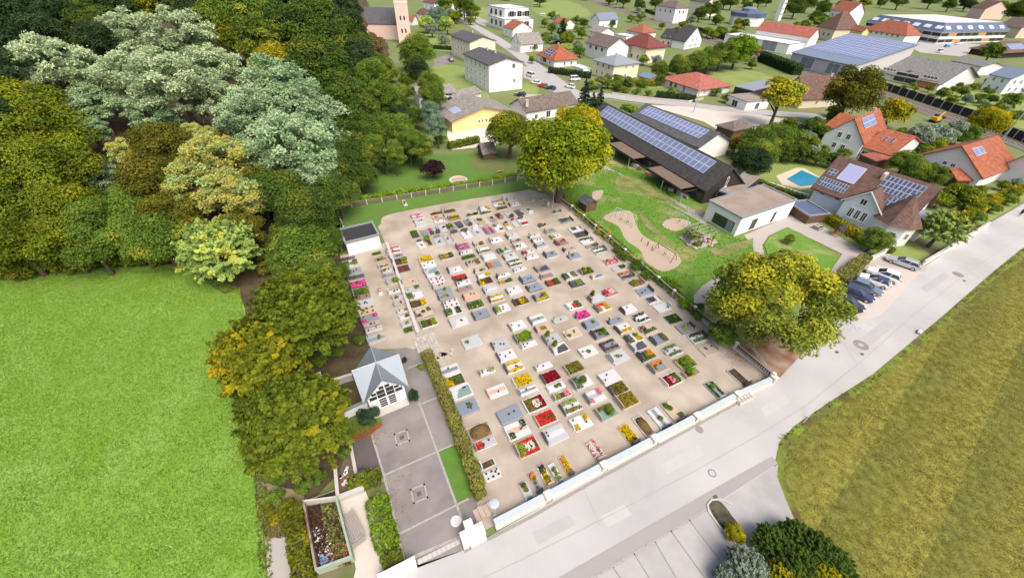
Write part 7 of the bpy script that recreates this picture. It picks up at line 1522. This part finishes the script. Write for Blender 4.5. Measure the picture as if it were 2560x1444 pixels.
def car(label, P, colour, rz, kind='wagon', L=4.6, roofc=None, name='parked_car', group='parked cars', Wd=1.82, base=None):
    p = g(*P) if base is None else base
    root = thing(name, label, 'car' if kind != 'van' else 'van', (p.x, p.y, 0.03), rz, group)
    h = L / 2; hw = Wd / 2; tall = {'wagon': 1.46, 'suv': 1.68, 'hatch': 1.48, 'van': 2.0}[kind]; belt = {'wagon': .93, 'suv': 1.08, 'hatch': .95, 'van': 1.15}[kind]
    st = [(-h, .42, .72, .80), (-h + .12, .30, belt - .06, .93), (-h + .7, .22, belt, 1.0), (0, .2, belt, 1.0), (h * .42, .22, belt - .02, 1.0), (h - .75, .24, belt - .12, .97), (h - .2, .28, belt - .24, .86), (h, .4, .62, .70)]
    if kind == 'van': st[5] = (h - .75, .24, belt - .05, .97); st[6] = (h - .25, .28, belt - .15, .9)
    b = MB(); k = 8
    for (x, z0, z1, f) in st:
        a = hw * f; zm = z0 + (z1 - z0) * .55
        b.v += [(x, -a * .9, z0), (x, -a, z0 + .12), (x, -a, zm), (x, -a * .9, z1), (x, a * .9, z1), (x, a, zm), (x, a, z0 + .12), (x, a * .9, z0)]
    for i in range(len(st) - 1):
        for j in range(k): b.f.append((i * k + j, i * k + (j + 1) % k, (i + 1) * k + (j + 1) % k, (i + 1) * k + j))
    b.f.append(tuple(range(k))); b.f.append(tuple(range((len(st) - 1) * k, len(st) * k))[::-1])
    b.build('body', PAINT[colour], root, smooth=False)
    x0, x1 = {'wagon': (-h + .22, h * .40), 'suv': (-h + .2, h * .38), 'hatch': (-h + .25, h * .44), 'van': (-h + .08, h * .66)}[kind]; r0, r1 = x0 + (.45 if kind != 'van' else .15), x1 - (.95 if kind != 'van' else .6)
    b = MB(); a, c = hw * .9, hw * .70; z0, z1 = belt - .03, tall - .04
    V = [(x0, -a, z0), (x1, -a, z0), (x1, a, z0), (x0, a, z0), (r0, -c, z1), (r1, -c, z1), (r1, c, z1), (r0, c, z1)]
    b.v = V; b.f = [(0, 1, 5, 4), (1, 2, 6, 5), (2, 3, 7, 6), (3, 0, 4, 7), (4, 5, 6, 7)]; b.build('windows', CGLASS, root)
    b = MB(); b.v = [(r0 - .05, -c - .03, z1), (r1 + .06, -c - .03, z1), (r1 + .06, c + .03, z1), (r0 - .05, c + .03, z1), (r0 + .1, -c + .08, tall + .02), (r1 - .1, -c + .08, tall + .02), (r1 - .1, c - .08, tall + .02), (r0 + .1, c - .08, tall + .02)]
    b.f = [(0, 1, 5, 4), (1, 2, 6, 5), (2, 3, 7, 6), (3, 0, 4, 7), (4, 5, 6, 7), (3, 2, 1, 0)]; b.build('roof', PAINT[roofc or colour], root)
    for t in (.0, .48, 1.0):      # pillars
        b = MB()
        for s in (-1, 1):
            lo = x0 + (x1 - x0) * t; up = r0 + (r1 - r0) * t; b.tube((lo, s * (a + .005), z0), (up, s * (c + .01), z1), .045, .045, 4)
        b.build('pillar', PAINT[colour], root)
    w_ = wheel_mesh()
    for x in (-h + .85, h - .88):
        for s in (-1, 1):
            t = link('wheel', w_['t'], root, (x, s * (hw - .1), .33)); link('rim', w_['r'], t)
    for s in (-1, 1):
        MB().box((h - .13, s * hw * .62, belt - .3), (.22, .34, .14), -s * .35).build('headlight', HLAMP, root); MB().box((-h + .06, s * hw * .74, belt - .16), (.1, .26, .2)).build('tail_light', TLAMP, root)
    for s in (-1, 1): MB().box((x1 - .25, s * (hw + .06), belt + .05), (.16, .18, .12)).build('mirror', PAINT[colour], root)
    return root
d = g(2295, 673) - g(2215, 645); CA = math.atan2(d.y, d.x)
car('silver estate car parked apart beside the villa wall', (2252, 662), 'silver', CA + math.pi, 'wagon', 4.8)
car('white sport utility car with dark glass roof panel', (2202, 694), 'white', CA + math.pi, 'suv', 4.7)
car('white car with dark blue roof', (2182, 708), 'white', CA + math.pi, 'hatch', 4.3, roofc='blue')
car('grey-blue estate car in the parking row', (2160, 724), 'steel', CA, 'wagon', 4.6)
car('dark blue estate car in the parking row', (2138, 740), 'blue', CA, 'wagon', 4.6)
car('dark grey car half under the yellow willow', (2116, 764), 'black', CA, 'hatch', 4.3)
for (x, y, c, kd, a, l) in ((1325, 192, 'white', 'van', 2.2, 'white van parked behind the white apartment block'), (1337, 210, 'white', 'wagon', 2.5, 'white car parked below the van'), (1356, 218, 'red', 'hatch', 2.5, 'small red car beside the apartment parking'), (1376, 224, 'blue', 'hatch', 2.5, 'dark blue car beside the red one'), (1437, 202, 'white', 'van', .3, 'white van at the hedge of the solar roofed house'), (1424, 220, 'white', 'suv', 2.4, 'white car on the street corner'),
                        (1127, 153, 'black', 'wagon', 2.0, 'black car on the drive of the far block'), (1966, 324, 'lblue', 'hatch', .3, 'light blue car by the plaza shrubs'), (1974, 330, 'red', 'hatch', .3, 'red car by the plaza shrubs'), (1992, 318, 'black', 'wagon', .9, 'black car on the plaza street'), (2367, 118, 'lblue', 'hatch', .3, 'blue car in the works yard'), (2392, 112, 'white', 'wagon', .3, 'white car in the works yard'), (2348, 132, 'white', 'van', .5, 'white van in the works yard'), (1356, 37, 'white', 'suv', .2, 'white car beside the modern villa'), (1300, 240, 'black', 'wagon', 2.7, 'dark car behind the brown roofed house')):
    car(l, (x, y), c, a, kd, group='village cars')

# digger by the railway
p = g(2335, 305); t = thing('digger', 'small yellow digger beside the railway track', 'digger', (p.x, p.y, 0), .4)
DY = mat('digger_yellow', (.62, .36, .02), .5, .1, 2)
MB().box((0, 0, .35), (3, 2.2, .6)).build('track_base', TYRE, t); MB().box((-.3, 0, 1.2), (2.4, 1.9, 1.0)).build('body', DY, t); MB().box((.2, .4, 2.0), (1.2, 1.0, 1.0)).build('cab', CGLASS, t)
MB().tube((.8, 0, 1.4), (2.8, 0, 3.0), .2, .16, 6).tube((2.8, 0, 3.0), (4.2, 0, 1.4), .16, .12, 6).build('arm', DY, t); MB().box((4.3, 0, 1.0), (.7, .9, .6)).build('bucket', LANT, t)

# ================================================================= people
SKIN = mat('skin', (.45, .27, .2), .6, .1, 4); CLOTH = mat('dark_coat', (.03, .03, .035), .9, .2, 5)
def person(P, label, rz, coat, step=.12):
    p = g(*P); vs = {'pel': (0, 0, .95), 'ch': (.02, 0, 1.3), 'nk': (.02, 0, 1.5), 'hd': (.04, 0, 1.62), 'tp': (.03, 0, 1.75), 'lh': (0, .1, .9), 'lk': (step, .1, .5), 'lf': (step * .6, .1, .06), 'lt': (step * .6 + .16, .1, .04), 'rh': (0, -.1, .9), 'rk': (-step * .3, -.1, .5), 'rf': (-step * 1.6, -.1, .08), 'rt': (-step * 1.6 + .15, -.1, .04),
                     'ls': (.01, .19, 1.43), 'le': (-.04, .25, 1.15), 'lw': (.1, .25, .93), 'lm': (.14, .24, .84), 'rs': (.01, -.19, 1.43), 're': (-.02, -.25, 1.15), 'rw': (.12, -.24, .95), 'rm': (.17, -.23, .86)}
    rad = {'pel': .16, 'ch': .17, 'nk': .065, 'hd': .1, 'tp': .08, 'lh': .1, 'lk': .065, 'lf': .045, 'lt': .04, 'rh': .1, 'rk': .065, 'rf': .045, 'rt': .04, 'ls': .075, 'le': .055, 'lw': .04, 'lm': .035, 'rs': .075, 're': .055, 'rw': .04, 'rm': .035}
    E_ = [('pel', 'ch'), ('ch', 'nk'), ('nk', 'hd'), ('hd', 'tp'), ('pel', 'lh'), ('lh', 'lk'), ('lk', 'lf'), ('lf', 'lt'), ('pel', 'rh'), ('rh', 'rk'), ('rk', 'rf'), ('rf', 'rt'), ('ch', 'ls'), ('ls', 'le'), ('le', 'lw'), ('lw', 'lm'), ('ch', 'rs'), ('rs', 're'), ('re', 'rw'), ('rw', 'rm')]
    ks = list(vs); me = bpy.data.meshes.new('body'); me.from_pydata([vs[k] for k in ks], [(ks.index(a), ks.index(b_)) for a, b_ in E_], [])
    root = thing('person', label, 'person', (p.x, p.y, .03), rz, 'walkers'); o = link('body', me, root); o.modifiers.new('skin', 'SKIN'); s = o.modifiers.new('sub', 'SUBSURF'); s.levels = 1; s.render_levels = 1
    for i, k in enumerate(ks):
        me.skin_vertices[0].data[i].radius = (rad[k], rad[k]); me.skin_vertices[0].data[i].use_root = k == 'pel'
    me.materials.append(coat)
    MB().blob((.05, 0, 1.63), .115, 8, 1.2).build('face', SKIN, root, smooth=True); MB().blob((.01, 0, 1.68), .125, 8, 1.0).build('hair', mat('dark_hair', (.03, .02, .015), .8, .2, 9), root, smooth=True)
person((2546, 540), 'person in dark coat walking on the road at the right edge', .6, CLOTH)
person((2554, 534), 'second walker in grey jacket at the right edge of the road', .7, mat('grey_jacket', (.10, .10, .12), .9, .2, 5))

# ================================================================= playground
def swing(P0, P1, h, label, seats, m=METAL):
    p, q = g(*P0), g(*P1); a = math.atan2((q - p).y, (q - p).x); L = (q - p).length; t = thing('swing_frame', label, 'swing', (p.x, p.y, 0), a, 'playground equipment')
    MB().tube((0, 0, h), (L, 0, h), .07, .07, 6).build('crossbar', m, t)
    for x in (0, L):
        for s in (-1, 1): MB().tube((x, 0, h), (x + (-.2 if x == 0 else .2), s * .9, 0), .06, .06, 6).build('leg', m, t)
    for k in range(seats):
        x = L * (k + 1) / (seats + 1)
        for s in (-.2, .2): MB().tube((x + s, 0, h), (x + s, 0, .5), .015, .015, 4).build('chain', LANT, t)
        MB().box((x, 0, .48), (.45, .2, .04)).build('seat', LANT, t)
swing((1535, 545), (1584, 566), 2.4, 'pale green swing frame on the long sand pit', 2, mat('mint_metal', (.38, .55, .42), .5, .1, 3))
swing((1640, 626), (1682, 652), 1.6, 'brown nest swing on the near end of the sand pit', 1, TIMBER)
swing((1682, 548), (1712, 566), 2.0, 'small swing frame on the little sand pit', 1, METAL)
t = thing('balance_posts', 'row of wooden balance posts in the sand pit', 'climbing posts', g(1604, 600), 0, 'playground equipment')
o_ = g(1604, 600)
for (x, y, h) in ((1603, 604, .9), (1617, 616, 1.1), (1629, 625, 1.1), (1620, 612, .7)):
    q = g(x, y) - o_; MB().tube((q.x, q.y, 0), (q.x, q.y, h), .06, .06, 6).build('post', TIMBER, t)
# pergola with planting
c = g(1745, 600); t = thing('pergola', 'round timber pergola with climbing plants on a paved circle', 'pergola', (c.x, c.y, 0), AZ)
MB().box((0, 0, .05), (5.6, 4.4, .1)).build('paving', G_path, t)
ring = []
for k in range(8):
    a = k * math.pi / 4 + .2; x, y = 3.0 * math.cos(a), 2.5 * math.sin(a); ring.append((x, y)); MB().tube((x, y, .0), (x * .93, y * .93, 2.3), .09, .07, 6).build('post', TIMBER, t); MB().lathe([(.42, 0), (.45, .12), (.38, .14)], (x, y, .1), 12).build('planter_ring', G_sett, t)
for (x0, y0), (x1, y1) in zip(ring, ring[1:] + ring[:1]): MB().tube((x0 * .93, y0 * .93, 2.3), (x1 * .93, y1 * .93, 2.3), .06, .06, 5).build('beam', GREYWOOD, t)
for k in range(5): MB().box((0, -1.8 + k * .9, 2.38), (4.6, .08, .08)).build('rafter', GREYWOOD, t)
me = ARCH['shrub0']; 
for (x, y, z, s) in ((-1.6, .6, 1.2, 1.1), (-.6, 1.4, 1.0, .9), (.2, .2, .8, .8), (-2.2, -.8, 1.4, .7), (1.2, -1.2, .5, .4)):
    q = link('climbing_plant', me, t, (x, y, z), random.random() * 6, (s, s, s)); slot(q, LEAF['mid'])
for (x, y, cc) in ((1.0, -1.6, WALL['o']), (.4, -1.2, METAL), (1.7, .6, WHITE)): MB().lathe([(.22, 0), (.3, .4), (.26, .5)], (x, y, .1), 8).build('tub', cc, t)
# little wooden info hut and bench by the path
t = thing('play_hut', 'tiny orange-brown play hut with black roof by the villa hedge', 'play hut', g(2090, 588), AZ)
for x in (-.7, .7):
    for y in (-.5, .5): MB().box((x, y, .8), (.14, .14, 1.6)).build('post', mat('hut_wood', (.45, .22, .1), .8, .2, 4), t)
MB().box((0, .5, .5), (1.4, .1, 1.0)).build('side_wall', MATS['hut_wood'], t)
b = MB(); b.quad((-1, -.8, 1.55), (1, -.8, 1.55), (1, 0, 2.1), (-1, 0, 2.1)); b.quad((-1, .8, 1.55), (1, .8, 1.55), (1, 0, 2.1), (-1, 0, 2.1)); b.build('roof', ROOF['black'], t)
t = thing('picnic_bench', 'pale wooden bench frame beside the timber store', 'bench', g(2042, 572), AZ)
MB().box((0, 0, .72), (1.5, .6, .06)).build('table_top', GREYWOOD, t); MB().box((0, .6, .42), (1.5, .25, .05)).build('seat', GREYWOOD, t); MB().box((0, -.6, .42), (1.5, .25, .05)).build('seat', GREYWOOD, t)
for x in (-.6, .6): MB().box((x, 0, .36), (.08, 1.3, .7)).build('leg', GREYWOOD, t)
# stone ring on the garden lawn
t = thing('sandbox_ring', 'round pale stone ring with sand on the garden lawn', 'sandbox', g(1146, 452), 0)
for k in range(16):
    a = k * math.pi / 8; MB().box((1.9 * math.cos(a), 1.9 * math.sin(a), .15), (.35, .72, .3), a).build('stone', mat('ring_stone', (.6, .52, .45), .9, .15, 3), t)
MB().lathe([(1.75, .02), (1.75, .12)], (0, 0, 0), 16).build('sand', G_sand, t)
t = thing('seesaw', 'orange wooden seesaw on the garden lawn', 'seesaw', g(1250, 432), .9); MB().box((0, 0, .5), (2.6, .22, .08), 0, Matrix.Rotation(.2, 3, 'Y')).build('plank', WALL['o'], t); MB().box((0, 0, .22), (.3, .3, .44)).build('stand', TIMBER, t)
# white wall of the villa along the road
wall_run('villa_wall', 'white garden wall of the villa along the road', (2304, 664), (2466, 566), 1.0, .3, WHITE)
wall_run('villa_wall', 'short white wall between path and silver car', (2172, 652), (2212, 632), .9, .25, WHITE)
# planter island in the parking area
pts = [(1772, 1262), (1780, 1252), (1796, 1252), (1812, 1265), (1830, 1290), (1860, 1330), (1852, 1362), (1820, 1335), (1790, 1300)]
sheet('planter_soil', pts, .07, mat('island_soil', (.035, .028, .02), .95, .5, 3, .7, col2=(.1, .1, .06), scale2=1.2), smooth=4)
w_ = [g(*p) for p in [(1830, 1262), (1812, 1252), (1796, 1248), (1778, 1250), (1768, 1262), (1772, 1280), (1800, 1318), (1835, 1355), (1860, 1385)]]
strip('planter_kerb', [(p.x, p.y) for p in w_], .16, .1, CONC, h=.14, world=True)
# sign post lying on the verge and small marker
p, q = g(2008, 1056), g(2062, 996); t = thing('marker_post', 'slim pale post on the field verge', 'post', p, 0); MB().tube((0, 0, .02), tuple((q - p) * .5 + Vector((0, 0, 1.6))), .04, .03, 6).build('pole', CONC, t)
t = thing('culvert_head', 'small concrete block in the field verge', 'block', g(2298, 832), .7); MB().box((0, 0, .15), (1.1, .4, .3)).build('block', CONC, t); MB().box((0, .1, .31), (1.2, .3, .05)).build('cap', CONC, t)

# ================================================================= compost yard by the gate
sheet('compost_yard', [(838, 1250), (912, 1222), (940, 1290), (965, 1400), (965, 1444), (960, 1560), (860, 1560), (890, 1420), (870, 1330)], .03, mat('yard_concrete', (.52, .46, .40), .9, .1, 1.5, .1))
c4_ = [g(768, 1264), g(800, 1432), g(886, 1400), g(848, 1254)]
o_ = c4_[0]; t = thing('compost_bay', 'walled compost bay heaped with faded wreaths and garden waste', 'compost bay', o_, 0)
RW_ = mat('bay_wall', (.34, .30, .25), .9, .25, 2, .2, col2=(.16, .045, .03), scale2=.7); GW_ = mat('bay_wall_mossy', (.30, .36, .27), .9, .2, 2, .2)
for i, m_ in ((0, RW_), (1, GW_), (2, GW_), (3, CONC)):
    p, q = c4_[i] - o_, c4_[(i + 1) % 4] - o_; d = q - p; a = math.atan2(d.y, d.x); m = (p + q) / 2; MB().box((m.x, m.y, .6), (d.length + .1, .18, 1.2 - i * .004), a).build('bay_side', m_, t)
ex, ey = (c4_[1] - o_), (c4_[3] - o_); n = 5200
s_, r_ = rng.uniform(.04, .96, n), rng.uniform(.05, .95, n); P = np.array([[ex.x * a + ey.x * b, ex.y * a + ey.y * b, 0] for a, b in zip(s_, r_)])
P[:, 2] = .35 + .45 * np.sin(s_ * 3.1) * np.sin(r_ * 3.1) + rng.random(n) * .15
for (nm, cc1, cc2, sel) in (('compost_heap', (.03, .018, .012), (.11, .065, .04), rng.random(n) < .62), ('green_waste', (.06, .08, .02), (.24, .27, .08), (rng.random(n) < .35) & (r_ > .45)), ('faded_flowers', (.4, .03, .03), (.6, .25, .2), (rng.random(n) < .12) & (s_ > .68) & (r_ > .4)), ('pale_wreaths', (.35, .34, .33), (.7, .68, .66), (rng.random(n) < .07) & (s_ > .4) & (r_ < .5)), ('blue_bags', (.12, .2, .35), (.3, .4, .55), (rng.random(n) < .7) & (s_ > .8) & (r_ < .35) & (r_ > .12))):
    Q = P[sel] + rng.normal(size=(sel.sum(), 3)) * np.array([.02, .02, .03]); m = len(Q)
    link(nm, leaf_mesh(nm, Q + np.array([0, 0, .0 if nm == 'compost_heap' else .05]), np.array([0, 0, 1.0]) + rng.normal(size=(m, 3)) * .6, .11 * rng.uniform(.5, 1.4, m), rng.random(m), rng.random(m), leafmat('waste_' + nm, cc1, cc2, None, trans=.05, objvar=0), aspect=.6), t)
p = g(868, 1290); q = g(902, 1360); a = math.atan2((q - p).y, (q - p).x); t = thing('hand_cart', 'flat wooden hand cart beside the compost bay', 'cart', (p.x, p.y, .03), a); L = (q - p).length
for k in range(6): MB().box((L * .42, -.5 + k * .2, .42), (L * .8, .17, .05)).build('board', GREYWOOD, t)
for s in (-.62, .62): MB().box((L * .45, s, .55), (L, .07, .12)).build('side_rail', GREYWOOD, t)
for x in (L * .86, L * .95, L * 1.03): MB().box((x, 0, .47), (.12, 1.2, .06)).build('slat', GREYWOOD, t)
for x in (.3, L * .7):
    for s in (-.5, .5): MB().tube((x, s - .05, .2), (x, s + .05, .2), .2, .2, 10).build('wheel', TYRE, t)
wall_run('yard_wall', 'concrete edge wall at the head of the compost yard', (846, 1252), (912, 1226), .7, .35, CONC)
wall_run('yard_wall', 'low rear wall between compost yard and tree belt', (843, 1175), (850, 1250), .8, .2, mat('mossy_wall', (.3, .28, .24), .9, .25, 2))
t = thing('iron_fence', 'dark iron railing above the compost bay', 'railing', g(772, 1262), 0); p, q = g(772, 1262), g(845, 1236); d = q - p
for k in range(20): e = d * ((k + .5) / 20); MB().box((e.x, e.y, .55), (.05, .05, 1.1)).build('bar', LANT, t)
for z in (.2, 1.05): MB().tube((0, 0, z), (d.x, d.y, z), .04, .04, 5).build('rail', GREYWOOD, t)
t = thing('junk_heap', 'heap of white pots and vases between wall and courtyard', 'heap', g(868, 1195), 0); o_ = g(868, 1195)
for k in range(16):
    q = g(random.uniform(852, 884), random.uniform(1165, 1222)) - o_; MB().lathe([(.1, 0), (.18, .25), (.16, .32)], (q.x, q.y, .03), 8).build('pot', random.choice([WHITE, WALL['p'], CONC, mat('terracotta', (.45, .2, .12), .9, .1, 3), WALL['b']]), t)
t = thing('bin', 'black waste bin at the courtyard corner', 'bin', g(908, 1187), 0); MB().lathe([(.3, 0), (.36, .75), (.38, .8)], (0, 0, .03), 12).build('body', LANT, t); MB().lathe([(.39, .8), (.2, .95)], (0, 0, .03), 12).build('lid', LANT, t)
# stored grave stones by the hedge end, flower stand on the path, watering point
t = thing('stone_store', 'mottled stored slabs and iron grid by the hedge end', 'slabs', g(1212, 1278), AZ); 
for k in range(4): MB().box((-.8 + k * .5, .1 * (k % 2), .08), (.46, 1.1, .14), .05 * k).build('slab', mat('mottled_slab', (.42, .33, .27), .9, .35, 7), t)
t = thing('flower_stand', 'figure-like stand of peach flowers on the left gravel path', 'flower stand', g(952, 735), 0); MB().lathe([(.3, 0), (.3, .3), (.2, .34)], (0, 0, 0), 8).build('base', WHITE, t); MB().tube((0, 0, .3), (0, 0, 1.2), .06, .05, 6).build('stem', METAL, t)
link('blooms', leaf_mesh('blooms', unit(160) * np.array([.3, .3, .45]) + np.array([0, 0, 1.1]), unit(160), .09 * np.ones(160), rng.random(160), rng.random(160), fl('peach', (.55, .28, .16), (.75, .5, .36))), t)
t = thing('water_point', 'green watering cans and tap by the lamp post', 'watering point', g(1370, 514), AZ); MB().box((0, 0, .4), (.5, .35, .8)).build('trough', CONC, t)
for k in range(3): MB().lathe([(.13, 0), (.15, .3), (.08, .38)], (-.5 - k * .35, .1 * k, 0), 8).build('watering_can', mat('can_green', (.08, .3, .2), .5, .1, 4), t)
t = thing('rubble_heap', 'grey heap of old kerbs under the walnut tree', 'heap', g(1345, 500), AZ)
for k in range(14): MB().box((random.uniform(-1.6, 1.8), random.uniform(-.5, .7), .12), (random.uniform(.5, 1.1), .25, .22), random.uniform(0, 3)).build('kerbstone', MATS['old_stone'], t)
# ---------------------------------------------------------------- labels: say which one of the look-alikes
ORD = ['first', 'second', 'third', 'fourth', 'fifth', 'sixth', 'seventh', 'eighth', 'ninth', 'tenth', 'eleventh', 'twelfth', 'thirteenth', 'fourteenth', 'fifteenth', 'sixteenth', 'seventeenth', 'eighteenth', 'nineteenth']
def ordinal(i):
    if i < 19: return ORD[i]
    i += 1; tens = ['', '', 'twenty', 'thirty', 'forty', 'fifty', 'sixty', 'seventy', 'eighty'][i // 10]
    return (tens + '-' + ORD[i % 10 - 1]) if i % 10 else tens[:-1] + 'ieth'
bpy.context.view_layer.update()
byl = {}
for o in ALL:
    if o.parent is None and 'category' in o.keys(): byl.setdefault(o['label'], []).append(o)
def centre(o):
    return px(o.matrix_world.translation if o.type == 'EMPTY' else o.matrix_world @ (sum((Vector(c) for c in o.bound_box), Vector()) / 8))
for l, os_ in byl.items():
    if len(os_) < 2: continue
    os_.sort(key=lambda o: centre(o)[0])
    for i, o in enumerate(os_):
        o['label'] = l + (', leftmost one' if i == 0 else ', rightmost one' if i == len(os_) - 1 else ', %s from the left' % ordinal(i))
        if 'group' not in o.keys(): o['group'] = os_[0].name.split('.')[0].replace('_', ' ') + 's alike'
